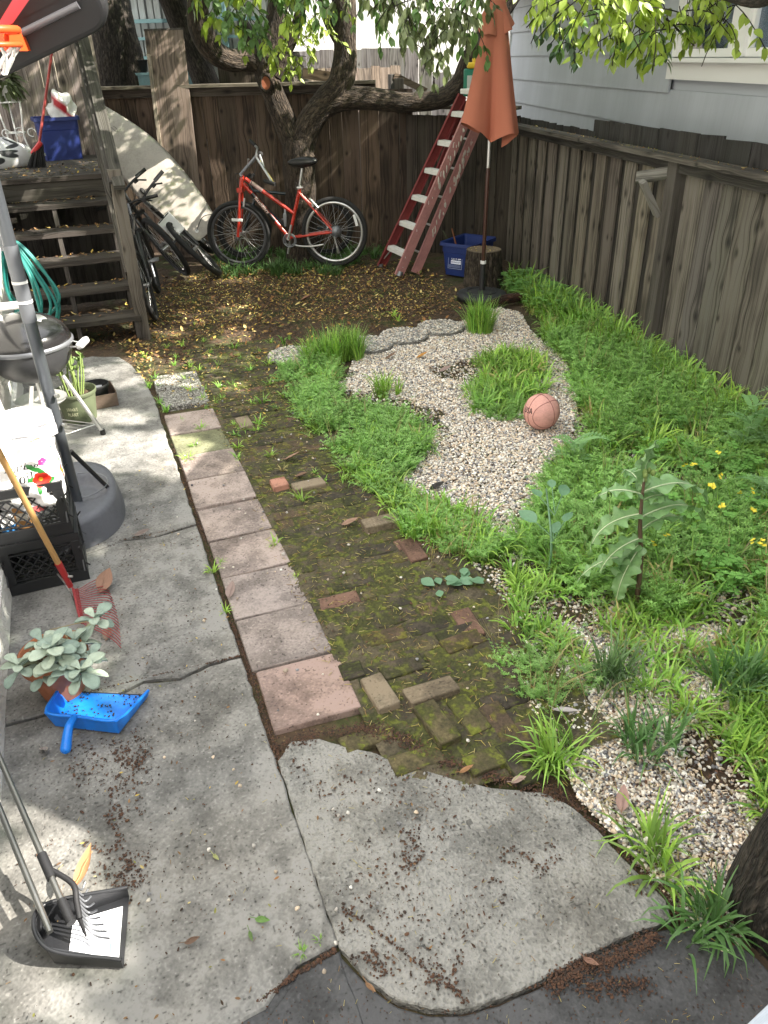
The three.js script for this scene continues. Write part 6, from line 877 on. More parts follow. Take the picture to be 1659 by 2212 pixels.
// ---------------------------------------------------------------- on the landing
{
  const h = ST.hl, t = thing('recycling_bin', 'dark blue recycling bin on the wooden stair landing', 'bin', P(0.02, 10.42, h), 0.1); tote(t, 0.44, 0.43, 0.36, mat(0.014, 0.03, 0.17, 0.5, { map: grime }), 0.9);
  const b = thing('carrier_bag', 'crumpled white and red plastic bag in the blue bin on the landing', 'bag', P(0.12, 10.44, h + 0.47)); const g = new THREE.IcosahedronGeometry(1, 4), a = g.attributes.position, col = []; for (let i = 0; i < a.count; i++) { const v = V3().fromBufferAttribute(a, i), k = 1 + 0.16 * Math.sin(v.x * 6 + v.y * 4) + 0.13 * Math.sin(v.y * 9 + v.z * 5); a.setXYZ(i, v.x * 0.14 * k, v.y * 0.2 * k, v.z * 0.11 * k); const rd = Math.sin(v.x * 3.4 + v.y * 4.2 + 0.6) > 0.62; col.push(...(rd ? [0.45, 0.02, 0.03] : [0.75, 0.73, 0.72])); } g.setAttribute('color', new THREE.Float32BufferAttribute(col, 3)); g.computeVertexNormals(); part('bag', g, mat(1, 1, 1, 0.4, vc), b);
  const br = thing('push_broom', 'broom with a red handle and black bristles leaning on the landing fence', 'broom'); const p0 = P(-0.34, 9.72, h), p1 = D(84, 313, 8.95), p2 = D(122, 42, 9.5);
  part('handle', rod(p1.clone().lerp(p2, -0.01), p2, 0.0135, 0.0135, 12), mat(0.30, 0.035, 0.03, 0.45), br); { const g2 = rbox(0.17, 0.05, 0.05, 0, 0, 0, 0.02); part('head', g2.applyQuaternion(Q(0, -0.3, 0.75)).translate(p1.x - 0.03, p1.y - 0.03, p1.z), mat(0.5, 0.03, 0.03, 0.4), br); }
  const bs = []; for (let i = 0; i < 90; i++) { const k = i / 89, a2 = p1.clone().add(V3(-0.08 + 0.12 * k, -0.07 + 0.07 * k, rr(-0.02, 0.02))), e = a2.clone().add(V3(-0.09 + 0.07 * k + rr(-0.01, 0.01), 0, rr(-0.02, 0.03))).setY(h + 0.005); bs.push(rod(a2, e, 0.005, 0.003, 4)); } part('bristles', bs, M.blackRub, br).userData.kind = 'stuff';
  const ps = thing('plant_stand', 'curly white wire plant stand on the landing beside the blue bin', 'plant stand', P(-0.42, 10.3, h)); const wi = []; for (const [x, z] of [[-0.12, 0.1], [0.12, 0.1], [0.0, -0.12]]) wi.push(tube([V3(x * 1.3, 0.01, z * 1.3), V3(x * 0.7, 0.25, z * 0.7), V3(x * 0.9, 0.48, z * 0.9), V3(x, 0.6, z)], 0.009, 18, 7), new THREE.TorusGeometry(0.04, 0.006, 6, 18, 5).translate(x * 1.1 + 0.04, 0.3, z), new THREE.TorusGeometry(0.05, 0.006, 6, 18, 5).translate(x * 1.3 + 0.05, 0.06, z)); wi.push(new THREE.TorusGeometry(0.13, 0.008, 8, 30).rotateX(Math.PI / 2).translate(0, 0.6, 0), new THREE.TorusGeometry(0.1, 0.007, 8, 30).rotateX(Math.PI / 2).translate(0, 0.3, 0)); part('frame', wi, M.whiteMat, ps);
  const po = thing('potted_plant', 'drooping leafy plant with pale flower heads on the white wire stand', 'plant', P(-0.42, 10.3, h + 0.6)); part('pot', lathe([[0, 0], [0.08, 0], [0.1, 0.14], [0.11, 0.14], [0.11, 0.16], [0.09, 0.16]], 24), M.whiteMat, po); const lv = []; for (let i = 0; i < 260; i++) { const g3 = LEAFN.clone(), s = rr(0.09, 0.17), d = V3(rr(-1, 1), rr(-0.9, 0.7), rr(-1, 1)).normalize(); g3.scale(s, s, s); g3.applyQuaternion(lookQ(d, rr(-0.5, 0.5))); g3.translate(d.x * 0.14 * rr(0.4, 1.1), 0.22 + d.y * 0.18 * rr(0.2, 1), d.z * 0.14 * rr(0.4, 1.1)); lv.push(g3); } part('foliage', lv, phys(0.10, 0.13, 0.045, 0.6, { transmission: 0.3, thickness: 0 }), po); const fl = []; for (let i = 0; i < 12; i++) fl.push(new THREE.IcosahedronGeometry(0.014, 1).translate(rr(-0.18, 0.2), rr(0.3, 0.42), rr(-0.1, 0.15))); part('flower_heads', fl, mat(0.6, 0.55, 0.38, 0.8), po);
  const sk = thing('soil_sack', 'white sack with dark leaf print slumped on the landing at the left edge', 'sack', P(-0.62, 9.85, h + 0.10), 0.3); const sp = canvasTex(256, 256, (x) => { x.fillStyle = '#c9c9cb'; x.fillRect(0, 0, 256, 256); x.fillStyle = '#26282c'; for (let i = 0; i < 26; i++) { x.beginPath(); x.ellipse((i * 71) % 256, (i * 113) % 256, 15, 8, i, 0, 7); x.fill(); } }); const sg = new THREE.SphereGeometry(1, 30, 20), sa = sg.attributes.position; for (let i = 0; i < sa.count; i++) { const v = V3().fromBufferAttribute(sa, i), k = 1 + 0.06 * Math.sin(v.x * 7 + v.z * 5); sa.setXYZ(i, v.x * 0.34 * k, Math.max(-0.1, v.y * 0.19 * k), v.z * 0.22 * k); } sg.computeVertexNormals(); part('sack', sg, mat(1, 1, 1, 0.6, { map: sp }), sk);
  const ro = thing('cloth_roll', 'grey rolled mat behind the white sack on the landing', 'roll', P(-0.66, 10.1, h)); part('roll', rod(V3(-0.2, 0.42, -0.05), V3(0.16, 0.14, 0.05), 0.075, 0.075, 20), mat(0.17, 0.16, 0.15, 0.9, { map: grime }), ro); part('end_core', rod(V3(0.16, 0.14, 0.05), V3(0.163, 0.137, 0.051), 0.03, 0.03, 14), M.black, ro);
}
{
  // painted rail corner close to the photographer
  const a = G(1598, 2225, 1.0), b = G(1662, 2164, 1.0), d = b.clone().sub(a).normalize(), t = thing('porch_rail', 'pale painted porch rail cutting across the bottom right corner', 'rail'); const n = V3(-d.z, 0, d.x); const s = n.dot(FWD) > 0 ? -1 : 1; const c = a.clone().lerp(b, 0.5).addScaledVector(n, s * 0.045); const g = rbox(1.4, 0.045, 0.09, 0, 0, 0, 0.006); g.rotateY(Math.atan2(-d.z, d.x)); part('top_rail', g.translate(c.x, c.y - 0.0225, c.z), mat(0.42, 0.47, 0.54, 0.7, { map: grime }), t); for (const k of [-0.5, -0.36, -0.22, 0.1, 0.3, 0.45]) part('baluster', rod(c.clone().addScaledVector(d, k).setY(0.0), c.clone().addScaledVector(d, k).setY(0.96), 0.018, 0.018, 8), M.white, t);
}
// ---------------------------------------------------------------- grass and weeds
function blades(n, opt = {}) {                                       // one clump of curved blades, 1 unit = 1 m
  const pos = [], idx = [], uv = [], S = 4;
  for (let b = 0; b < n; b++) {
    const a = rr(0, 6.283), r = Math.sqrt(rnd()) * (opt.rad ?? 0.035), L = (opt.len ?? 0.16) * rr(0.45, 1.15), w = (opt.w ?? 0.0055) * rr(0.6, 1.25), out = a + rr(-0.9, 0.9), lean = (opt.lean ?? 0.5) * rr(0.2, 1.6), px = -Math.sin(out), pz = Math.cos(out), base = pos.length / 3, tw = rr(-0.5, 0.5);
    let x = r * Math.cos(a), y = -0.01, z = r * Math.sin(a), th = 0.1 + lean * 0.25;
    for (let i = 0; i <= S; i++) {
      const t = i / S, k = w * (t < 0.3 ? 0.75 + t * 0.85 : 1.0 - Math.pow((t - 0.3) / 0.7, 1.6) * 0.97), c = Math.cos(tw * t), s = Math.sin(tw * t);
      pos.push(x - px * k * c, y - k * s, z - pz * k * c, x + px * k * c, y + k * s, z + pz * k * c); uv.push(0, t, 1, t);
      x += Math.cos(out) * Math.sin(th) * L / S; z += Math.sin(out) * Math.sin(th) * L / S; y += Math.cos(th) * L / S; th += lean * (0.35 + 0.5 * t);
    }
    for (let i = 0; i < S; i++) { const q = base + i * 2; idx.push(q, q + 2, q + 1, q + 1, q + 2, q + 3); }
  }
  const g = new THREE.BufferGeometry(); g.setAttribute('position', new THREE.Float32BufferAttribute(pos, 3)); g.setAttribute('uv', new THREE.Float32BufferAttribute(uv, 2)); g.setIndex(idx); g.computeVertexNormals(); return g;
}
function whorlWeed(stems, h, leafL, leafW, per, spread) {             // weak stems with rings of narrow leaves
  const o = []; const lf = leafGeo(1, leafW, 0.15, 2, 0.15, 0.6).toNonIndexed();
  for (let s = 0; s < stems; s++) {
    const a = rr(0, 6.283), d = V3(Math.cos(a) * spread, 1, Math.sin(a) * spread).normalize(), H = h * rr(0.6, 1.15); let p = V3(rr(-0.03, 0.03), 0, rr(-0.03, 0.03)); const pts = [p.clone()];
    for (let k = 0; k < 5; k++) { p.addScaledVector(d, H / 5); d.y -= 0.09; d.normalize(); pts.push(p.clone()); for (let i = 0; i < per; i++) { const b = i / per * 6.283 + k, q = lf.clone(), L = leafL * rr(0.7, 1.1) * (1 - 0.1 * k); q.scale(L, L, L); q.applyQuaternion(lookQ(V3(Math.cos(b), rr(0.1, 0.6), Math.sin(b)).normalize(), rr(-0.3, 0.3))); q.translate(p.x, p.y, p.z); o.push(q); } }
    o.push(tube(pts, 0.0014, 5, 3).toNonIndexed());
  }
  return merge(o);
}
const G1 = [blades(18, { len: 0.17, w: 0.0066, lean: 0.7 }), blades(18, { len: 0.22, lean: 0.95, rad: 0.05, w: 0.0068 }), blades(18, { len: 0.15, lean: 1.25, rad: 0.05, w: 0.007 })], GN = [blades(20, { len: 0.17, lean: 1.0, rad: 0.03, w: 0.007 }), blades(14, { len: 0.14, lean: 1.3, rad: 0.02, w: 0.0075 })];
const WD = [whorlWeed(7, 0.18, 0.034, 0.3, 6, 0.5), whorlWeed(8, 0.14, 0.028, 0.45, 5, 0.9)];
const hueG = (v = 0.3) => { const k = rr(1 - v * 1.5, 1 + v * 1.1), y = rr(0, 1); if (rnd() < 0.05) return lin(0.42 * k, 0.36 * k, 0.14 * k); return lin((0.22 + 0.14 * y) * k, (0.46 + 0.10 * y) * k, (0.075 + 0.01 * y) * k); };
const hueW = () => { const k = rr(0.75, 1.25); return lin(0.25 * k, 0.47 * k, 0.11 * k); };
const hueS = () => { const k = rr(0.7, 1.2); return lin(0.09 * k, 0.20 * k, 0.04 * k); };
const lawn = flat([[1110, 610], [1150, 640], [1230, 660], [1330, 722], [1430, 775], [1560, 880], [1659, 960], [1800, 1100], [1800, 1420], [1640, 1385], [1500, 1345], [1350, 1300], [1250, 1275], [1170, 1225], [1115, 1180], [1150, 1130], [1195, 1085], [1180, 1035], [1225, 990], [1285, 950], [1268, 880], [1245, 820], [1215, 770], [1172, 715], [1135, 660]]);
const strip = flat([[598, 800], [640, 790], [700, 770], [730, 800], [715, 850], [790, 880], [870, 900], [925, 925], [930, 975], [890, 1010], [850, 1030], [800, 1000], [700, 965], [655, 915], [630, 860]]);
const strip2 = flat([[720, 980], [800, 1010], [860, 1050], [900, 1075], [985, 1105], [1050, 1130], [1090, 1180], [1040, 1215], [960, 1190], [880, 1155], [840, 1100], [800, 1060], [740, 1010]]);
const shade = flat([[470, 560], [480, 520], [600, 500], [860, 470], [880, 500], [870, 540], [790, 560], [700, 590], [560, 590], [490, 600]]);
{
  const L = [[], [], []], N = [[], []], Wd = [[], []];
  const put = (lists, poly, n, smin, smax, hue, dens = 0, tilt = 0.12) => { for (const [x, z] of scatter(poly, n)) { if (dens && fbm((x + 10) / 20, (z + 20) / 20, 40, 40, 3, 21) < dens) continue; lists[Math.floor(rnd() * lists.length)].push([V3(x, -0.03, z), Q(rr(-tilt, tilt), rr(0, 6.28), rr(-tilt, tilt)), rr(smin, smax), hue()]); } };
  put(L, lawn, 1900, 0.65, 1.25, hueG, 0.3); put(Wd, lawn, 1900, 0.7, 1.5, hueW, 0.40, 0.4);
  put(L, strip, 210, 0.5, 0.95, hueG, 0.36); put(Wd, strip, 330, 0.7, 1.1, hueW, 0.36, 0.4); put(L, strip2, 150, 0.55, 0.95, hueG, 0.38); put(Wd, strip2, 60, 0.6, 1, hueW);
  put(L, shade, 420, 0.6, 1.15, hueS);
  put(L, flat([[1100, 600], [1200, 650], [1330, 725], [1500, 830], [1659, 940], [1659, 985], [1500, 880], [1330, 760], [1180, 680]]), 420, 1.0, 1.75, hueG);
  put(L, flat([[1020, 780], [1110, 755], [1175, 775], [1180, 840], [1140, 890], [1060, 905], [1015, 880]]), 170, 0.7, 1.15, hueG); put(Wd, flat([[1020, 860], [1100, 850], [1130, 900], [1050, 915]]), 30, 0.6, 0.9, hueW);
  put(N, flat([[1070, 1180], [1250, 1300], [1659, 1370], [1659, 1640], [1500, 1560], [1250, 1450], [1120, 1380]]), 190, 0.55, 1.0, () => hueG(0.25), 0.45); put(N, flat([[1550, 1380], [1659, 1340], [1720, 1500], [1700, 1850], [1600, 1700]]), 70, 0.7, 1.1, hueG);
  put(Wd, flat([[1070, 1390], [1250, 1380], [1300, 1480], [1180, 1530], [1090, 1470]]), 26, 0.5, 0.85, hueW, 0.3, 0.5); put(Wd, flat([[640, 840], [720, 830], [720, 900], [650, 880]]), 40, 0.6, 1, hueW);
  // small sprigs in the joints of bricks and pavers
  const sprig = (x, y, s) => N[Math.floor(rnd() * 2)].push([G(x, y).setY(-0.01), Q(0, rr(0, 6), 0), s, hueG(0.2)]);
  for (const [x, y, s] of [[460, 1235, 0.5], [487, 1320, 0.45], [478, 1215, 0.35], [595, 1175, 0.5], [640, 1245, 0.3], [515, 990, 0.5], [465, 870, 0.45], [560, 915, 0.75], [650, 1080, 0.65], [585, 985, 0.5], [610, 1015, 0.4], [700, 1040, 0.55], [740, 1035, 0.5], [480, 860, 0.5], [410, 845, 0.6], [430, 800, 0.5], [380, 770, 0.4], [470, 790, 0.5], [520, 775, 0.45], [540, 800, 0.5], [500, 830, 0.45], [455, 760, 0.4], [560, 760, 0.4], [330, 805, 0.5], [345, 870, 0.5], [440, 735, 0.4], [860, 690, 0.7], [850, 680, 0.6], [420, 700, 0.35], [625, 730, 0.4], [665, 735, 0.4], [580, 830, 0.5], [545, 870, 0.4], [690, 2030, 0.25], [650, 2055, 0.25], [360, 750, 0.4], [480, 715, 0.35], [300, 790, 0.3], [400, 820, 0.55], [510, 940, 0.45], [445, 880, 0.35], [680, 1020, 0.35]]) sprig(x, y, s);
  for (let i = 0; i < 70; i++) { const u = rr(4.2, 7.0), r = rr(0.25, 1.6), p = P(r, u, -0.01); if (fbm((p.x + 10) / 20, (p.z + 20) / 20, 40, 40, 2, 29) < 0.45) continue; N[Math.floor(rnd() * 2)].push([p, Q(0, rr(0, 6), 0), rr(0.3, 0.65), hueG(0.2)]); }
  { const ds = blades(5, { len: 0.36, lean: 0.5, rad: 0.03, w: 0.0022 }), dl = []; for (const [poly, n] of [[lawn, 190], [gravelB, 45], [strip, 30]]) for (const [x, z] of scatter(poly, n)) { const k = rr(0.7, 1.2), d = rnd() < 0.5; dl.push([V3(x, -0.03, z), Q(rr(-0.4, 0.4), rr(0, 6), rr(-0.4, 0.4)), rr(0.6, 1.1), d ? lin(0.40 * k, 0.34 * k, 0.16 * k) : lin(0.22 * k, 0.36 * k, 0.10 * k)]); } stuff('dry_stalks', ds, M.grass, dl, scene, 'thin straw coloured and green seed stalks sticking out of the grass', 'grass stalks'); }
  L.forEach((l, i) => stuff('grass', G1[i], M.grass, l, scene, ['lush green grass along the fence and the gravel', 'longer arching grass mixed through the green patch', 'short leaning grass around the gravel edge'][i], 'grass'));
  N.forEach((l, i) => stuff('grass', GN[i], M.grass, l, scene, ['sparse broad grass growing out of the gravel in front', 'low sprigs of grass in the joints and gravel'][i], 'grass'));
  Wd.forEach((l, i) => stuff('weeds', WD[i], M.grass, l, scene, ['tangled bedstraw with rings of narrow leaves between the grass', 'low leafy weeds mixed into the green patch'][i], 'weeds'));
}
// tufts one can tell apart
function tuft(x, y, n, opt, label, s = 1, hue = hueG) {
  const t = thing('grass_tuft', label, 'grass tuft', G(x, y).setY(-0.02), rr(0, 6)); const gs = []; for (let i = 0; i < n; i++) { const g = blades(16, opt), a = rr(0, 6.28), r = Math.sqrt(rnd()) * (opt.R ?? 0.08); g.rotateX(rr(-0.15, 0.15) + 0).translate(r * Math.cos(a), 0, r * Math.sin(a)); gs.push(paint(g, hue(0.3))); }
  part('blades', gs, TUFTM, t).userData.kind = 'stuff'; t.scale.setScalar(s);
}
const TUFTM = phys(1, 1, 1, 0.55, { transmission: 0.35, thickness: 0, vertexColors: true });
tuft(1036, 712, 26, { len: 0.34, lean: 0.45, R: 0.10, w: 0.005 }, 'thick upright grass tuft before the round umbrella base');
tuft(735, 770, 40, { len: 0.30, lean: 0.45, R: 0.17, w: 0.005 }, 'large dense grass tuft at the left end of the round stepping stones');
tuft(680, 775, 22, { len: 0.24, lean: 0.6, R: 0.12, w: 0.005 }, 'grass tuft left of the largest tuft, next to the leftmost stepping stone');
tuft(830, 845, 9, { len: 0.2, lean: 0.5, R: 0.1, w: 0.005 }, 'sparse grass tuft alone in the upper gravel, left of the ball');
tuft(1228, 1645, 7, { len: 0.22, lean: 0.9, R: 0.08, w: 0.0055 }, 'grass tuft with a dry leaf at the right end of the bricks');
tuft(1425, 1850, 5, { len: 0.23, lean: 1.05, R: 0.06, w: 0.006 }, 'broad bladed grass tuft at the upper right edge of the pale concrete patch');
tuft(1515, 2000, 6, { len: 0.21, lean: 1.1, R: 0.065, w: 0.0058 }, 'dark broad bladed grass tuft at the foot of the near trunk', 1, (v) => { const k = rr(0.7, 1.1); return lin(0.11 * k, 0.25 * k, 0.06 * k); });  // shade at the trunk foot is put into the blade colour
tuft(1395, 1600, 6, { len: 0.22, lean: 0.8, R: 0.10, w: 0.0055 }, 'upright grass tuft standing in the middle of the near gravel', 1, (v) => { const k = rr(0.7, 1.1); return lin(0.13 * k, 0.29 * k, 0.08 * k); });
tuft(1330, 1470, 8, { len: 0.22, lean: 0.6, R: 0.08, w: 0.005 }, 'thin grass tuft with seed stalks in the near gravel below the thistle', 1, (v) => { const k = rr(0.7, 1.1); return lin(0.16 * k, 0.29 * k, 0.10 * k); });
tuft(905, 1150, 12, { len: 0.18, lean: 0.7, R: 0.08, w: 0.006 }, 'bright grass tuft overhanging the reddish brick at the path edge');
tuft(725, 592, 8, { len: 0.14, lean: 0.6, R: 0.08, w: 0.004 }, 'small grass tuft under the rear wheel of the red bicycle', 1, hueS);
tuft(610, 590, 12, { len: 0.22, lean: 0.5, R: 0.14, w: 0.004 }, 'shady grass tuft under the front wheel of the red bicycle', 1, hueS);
tuft(1590, 1480, 10, { len: 0.24, lean: 0.6, R: 0.1, w: 0.006 }, 'grass tuft at the right edge above the near gravel', 1, (v) => { const k = rr(0.7, 1.1); return lin(0.12 * k, 0.28 * k, 0.07 * k); });
{
  // clover by the corner, and taller feathery weeds by the fence
  const heart = leafGeo(1, 0.95, 0.1, 3, 0.12, 1.5).toNonIndexed(); const cl = []; for (let i = 0; i < 7; i++) { const a = rr(0, 6.28), r = rr(0, 0.04), h = rr(0.06, 0.16), p = V3(r * Math.cos(a) * 2, h, r * Math.sin(a) * 2); for (let k = 0; k < 3; k++) { const q = heart.clone(), b = k * 2.094 + a; q.scale(0.03, 0.03, 0.03); q.applyQuaternion(lookQ(V3(Math.cos(b), 0.15, Math.sin(b)).normalize(), 0)); q.translate(p.x, p.y, p.z); cl.push(q); } cl.push(tube([V3(0, 0, 0), V3(p.x * 0.6, h * 0.6, p.z * 0.6), p], 0.0013, 3, 3).toNonIndexed()); }
  const list = []; for (const [poly, n] of [[flat([[1085, 620], [1130, 600], [1240, 650], [1260, 690], [1180, 680], [1120, 650]]), 150], [flat([[1450, 1000], [1659, 1020], [1659, 1330], [1480, 1250]]), 60], [flat([[1300, 1000], [1450, 900], [1500, 1100], [1350, 1150]]), 30]]) for (const [x, z] of scatter(poly, n)) { const k = rr(0.7, 1.2); list.push([V3(x, -0.03, z), Q(0, rr(0, 6), 0), rr(0.55, 1.3), lin(0.19 * k, 0.42 * k, 0.09 * k)]); }
  stuff('clover', merge(cl), M.grass, list, scene, 'bright clover with three part leaves between the grass and along the fence foot', 'clover');
  // fern-like leaves
  const frond = () => { const o = [], lf = leafGeo(1, 0.5, 0.1, 2, 0.1, 0.8).toNonIndexed(), L = 0.16; for (let i = 0; i < 9; i++) for (const s of [-1, 1]) { const q = lf.clone(), t = i / 9, k = 0.055 * Math.sin(Math.PI * (0.25 + 0.7 * t)); q.scale(k, k, k); q.applyQuaternion(lookQ(V3(s, 0.1, 0.8).normalize(), 0)); q.translate(0, 0.05 * t - 0.12 * t * t, t * L); o.push(q); } o.push(tube([V3(0, 0, 0), V3(0, 0.02, L * 0.5), V3(0, -0.07, L)], 0.0015, 4, 3).toNonIndexed()); return merge(o); };
  const fr = frond(), fm = phys(0.22, 0.42, 0.15, 0.6, { transmission: 0.3, thickness: 0 });
  const fern = (x, y, h, n, label) => { const t = thing('feathery_weed', label, 'weed', G(x, y).setY(-0.02)); part('stem', tube([V3(0, 0, 0), V3(0.02, h * 0.5, 0), V3(0.03, h, 0.01)], 0.004, 8, 6), fm, t); for (let i = 0; i < n; i++) { const o = part('leaf', fr, fm, t), k = (i + 1) / n; o.position.set(0.02 * k, h * k, 0); o.quaternion.copy(lookQ(V3(Math.cos(i * 2.4), 0.45, Math.sin(i * 2.4)).normalize(), 0)); o.scale.setScalar(rr(0.9, 1.3)); } };
  fern(1600, 985, 0.36, 12, 'tall feathery weed against the right fence at the picture edge'); fern(1655, 1000, 0.5, 14, 'tallest feathery weed, cut by the right picture edge beside the fence'); fern(1640, 1110, 0.22, 10, 'low feathery weed in the clover at the right picture edge'); fern(1230, 1015, 0.2, 9, 'feathery leafed weed left of the thistle top');
}
// the big sow thistle
function lobed(L, w, lobes, arch, seed, twist = 0) {                  // long leaf with toothed lobes, arched along z
  const n = 40, pos = [], idx = [], mid = [];
  for (let i = 0; i <= n; i++) {
    const t = i / n, env = Math.pow(Math.sin(Math.PI * Math.pow(t * 0.97 + 0.02, 0.72)), 0.8), saw = (t * lobes) % 1, tooth = 0.62 + 0.4 * Math.pow(Math.abs(Math.sin(Math.PI * (t * lobes + seed))), 0.7) * (0.75 + 0.35 * Math.sin(t * 37 + seed * 9)), th = arch[0] + (arch[1] - arch[0]) * t; 
    const k = w * 0.5 * env * tooth + 0.003, y = L * (Math.sin(arch[0]) * t - (Math.sin(arch[0]) - Math.sin(arch[1])) * t * t * 0.5), z = L * t * (0.96 - 0.12 * t), c = Math.cos(twist * t), s = Math.sin(twist * t), ru = 0.014 * Math.sin(t * 26 + seed);
    for (const [q, up] of [[-1, ru * 1.2 + 0.004], [-0.5, 0.008], [-0.045, 0.0], [0.045, 0.0], [0.5, 0.008], [1, 0.004 - ru * 1.2]]) { const x0 = q * k, y0 = up * Math.min(1, k / 0.03); pos.push(x0 * c - y0 * s, y + x0 * s + y0 * c, z - 0.25 * Math.abs(q) * k); }
  }
  for (let i = 0; i < n; i++) for (let j = 0; j < 5; j++) { const a = i * 6 + j; idx.push(a, a + 6, a + 1, a + 1, a + 6, a + 7); }
  const g = new THREE.BufferGeometry(); g.setAttribute('position', new THREE.Float32BufferAttribute(pos, 3)); g.setIndex(idx); g.computeVertexNormals(); const uv = []; for (let i = 0; i < pos.length / 3; i++) uv.push(pos[i * 3] * 6, pos[i * 3 + 2] * 6); g.setAttribute('uv', new THREE.Float32BufferAttribute(uv, 2));
  const rib = []; for (let i = 0; i <= 12; i++) { const q = Math.round(i / 12 * (n - 2)) * 6 + 2; rib.push(V3((pos[q * 3] + pos[q * 3 + 3]) / 2, (pos[q * 3 + 1] + pos[q * 3 + 4]) / 2 + 0.002, (pos[q * 3 + 2] + pos[q * 3 + 5]) / 2)); }
  return [g, taper(rib, [0.0034, 0.0012], 20, 6)];
}
{
  const b = G(1375, 1300), t = thing('sow_thistle', 'tall weed with long arching toothed leaves and pale midribs in the grass', 'weed', b.clone().setY(0)); const lm = phys(0.26, 0.45, 0.19, 0.45, { transmission: 0.28, thickness: 0, map: grime }), rm = mat(0.55, 0.62, 0.42, 0.6), sm = mat(0.12, 0.075, 0.05, 0.6);
  const top = G(1392, 1040, 0.62).sub(b); const S = (k) => V3(top.x * k, top.y * k, top.z * k).add(V3(0.01 * Math.sin(k * 6), 0, 0)); part('stem', taper([S(0), S(0.35), S(0.7), S(1)], [0.012, 0.011, 0.009, 0.006], 20, 10), sm, t);
  const L = (k, tx, ty, th, w, arch, sd, tw = 0, m = lm) => { const a = S(k), e = G(tx, ty, th).sub(b), d = e.clone().sub(a), len = Math.hypot(d.x, d.y, d.z) * 1.25, lf = new THREE.Group(); lf.name = 'leaf'; t.add(lf); lf.position.copy(a); lf.rotation.y = Math.atan2(d.x, d.z); const rise = Math.atan2(d.y, Math.hypot(d.x, d.z)); lf.rotation.order = 'YXZ'; lf.rotation.x = -rise; const [g, r] = lobed(len, w * 1.25, 6.5, arch, sd, tw); part('blade', g, m, lf); part('midrib', r, rm, lf); };
  L(0.98, 1420, 955, 0.82, 0.10, [0.3, -0.3], 0.3, 0.4); L(0.9, 1285, 1085, 0.50, 0.12, [0.75, -0.75], 0.7, 0.3); L(0.92, 1525, 1085, 0.46, 0.115, [0.7, -0.75], 0.1, -0.3); L(0.75, 1280, 1190, 0.28, 0.13, [0.8, -0.8], 0.5, 0.25); L(0.72, 1515, 1130, 0.34, 0.125, [0.75, -0.7], 0.9, -0.35); L(0.62, 1475, 1130, 0.30, 0.10, [0.5, -0.5], 0.2, -0.2); L(0.5, 1335, 1270, 0.06, 0.13, [0.5, -0.6], 0.4, 0.2); L(0.95, 1345, 1020, 0.60, 0.09, [0.6, -0.5], 0.6, 0.2); L(0.55, 1300, 1235, 0.2, 0.09, [0.6, -0.6], 0.8, 0.4); L(0.48, 1325, 1300, 0.04, 0.11, [0.3, -0.5], 0.15, 0.1); L(0.4, 1250, 1250, 0.1, 0.08, [0.5, -0.6], 0.35, 0.2); L(0.85, 1440, 1075, 0.5, 0.08, [0.4, -0.4], 0.55, 0);
  const bud = []; for (let i = 0; i < 7; i++) { const g = new THREE.SphereGeometry(0.011, 8, 6); g.scale(1, 1.4, 1); g.translate(top.x + rr(-0.03, 0.03), top.y + rr(0, 0.05), top.z + rr(-0.03, 0.03)); bud.push(g); } part('bud', bud, mat(0.22, 0.30, 0.09, 0.7), t);
  const c = G(1185, 1235), u = thing('broad_leaf_weed', 'young weed with smooth blue green leaves at the grass edge left of the thistle', 'weed', c.clone().setY(0)); const um = phys(0.17, 0.33, 0.19, 0.45, { transmission: 0.25, thickness: 0, map: grime }); part('stem', taper([V3(0, 0, 0), V3(0.0, 0.16, 0), G(1180, 1055, 0.36).sub(c)], [0.007, 0.006, 0.004], 12, 8), um, u);
  for (const [x, y, h, l, k] of [[1120, 1095, 0.26, 0.13, 0.6], [1205, 1120, 0.22, 0.1, 0.5], [1225, 1040, 0.38, 0.11, 0.95], [1150, 1050, 0.36, 0.09, 0.95], [1190, 1030, 0.4, 0.08, 1], [1235, 1100, 0.25, 0.09, 0.5]]) { const e = G(x, y, h).sub(c), a = V3(0, 0.34 * k, 0), d = e.clone().sub(a); const o = part('leaf', leafGeo(1, 0.55, 0.2, 8, 0.2), um, u); const e2 = e.clone().sub(a).normalize(); o.position.copy(a).addScaledVector(e2, Math.max(0, d.length() - l)); o.quaternion.copy(lookQ(e2, rr(-0.3, 0.3))); o.scale.set(l * 1.0, l, l); part('leaf_stalk', rod(a, o.position.clone().addScaledVector(e2, 0.004), 0.002), um, u); }
  const v = thing('rosette_weed', 'flat rosette of rounded dull green leaves at the right edge of the bricks', 'weed', G(960, 1270).setY(0)); for (let i = 0; i < 13; i++) { const o = part('leaf', leafGeo(1, 0.7, 0.12, 6, 0.1, 1.2), um, v), a = i * 2.4; o.position.set(rr(-0.05, 0.14), rr(0.01, 0.03), rr(-0.03, 0.05)); o.quaternion.copy(lookQ(V3(Math.cos(a), 0.15, Math.sin(a)).normalize(), rr(-0.3, 0.3))); o.scale.setScalar(rr(0.05, 0.085)); }
}
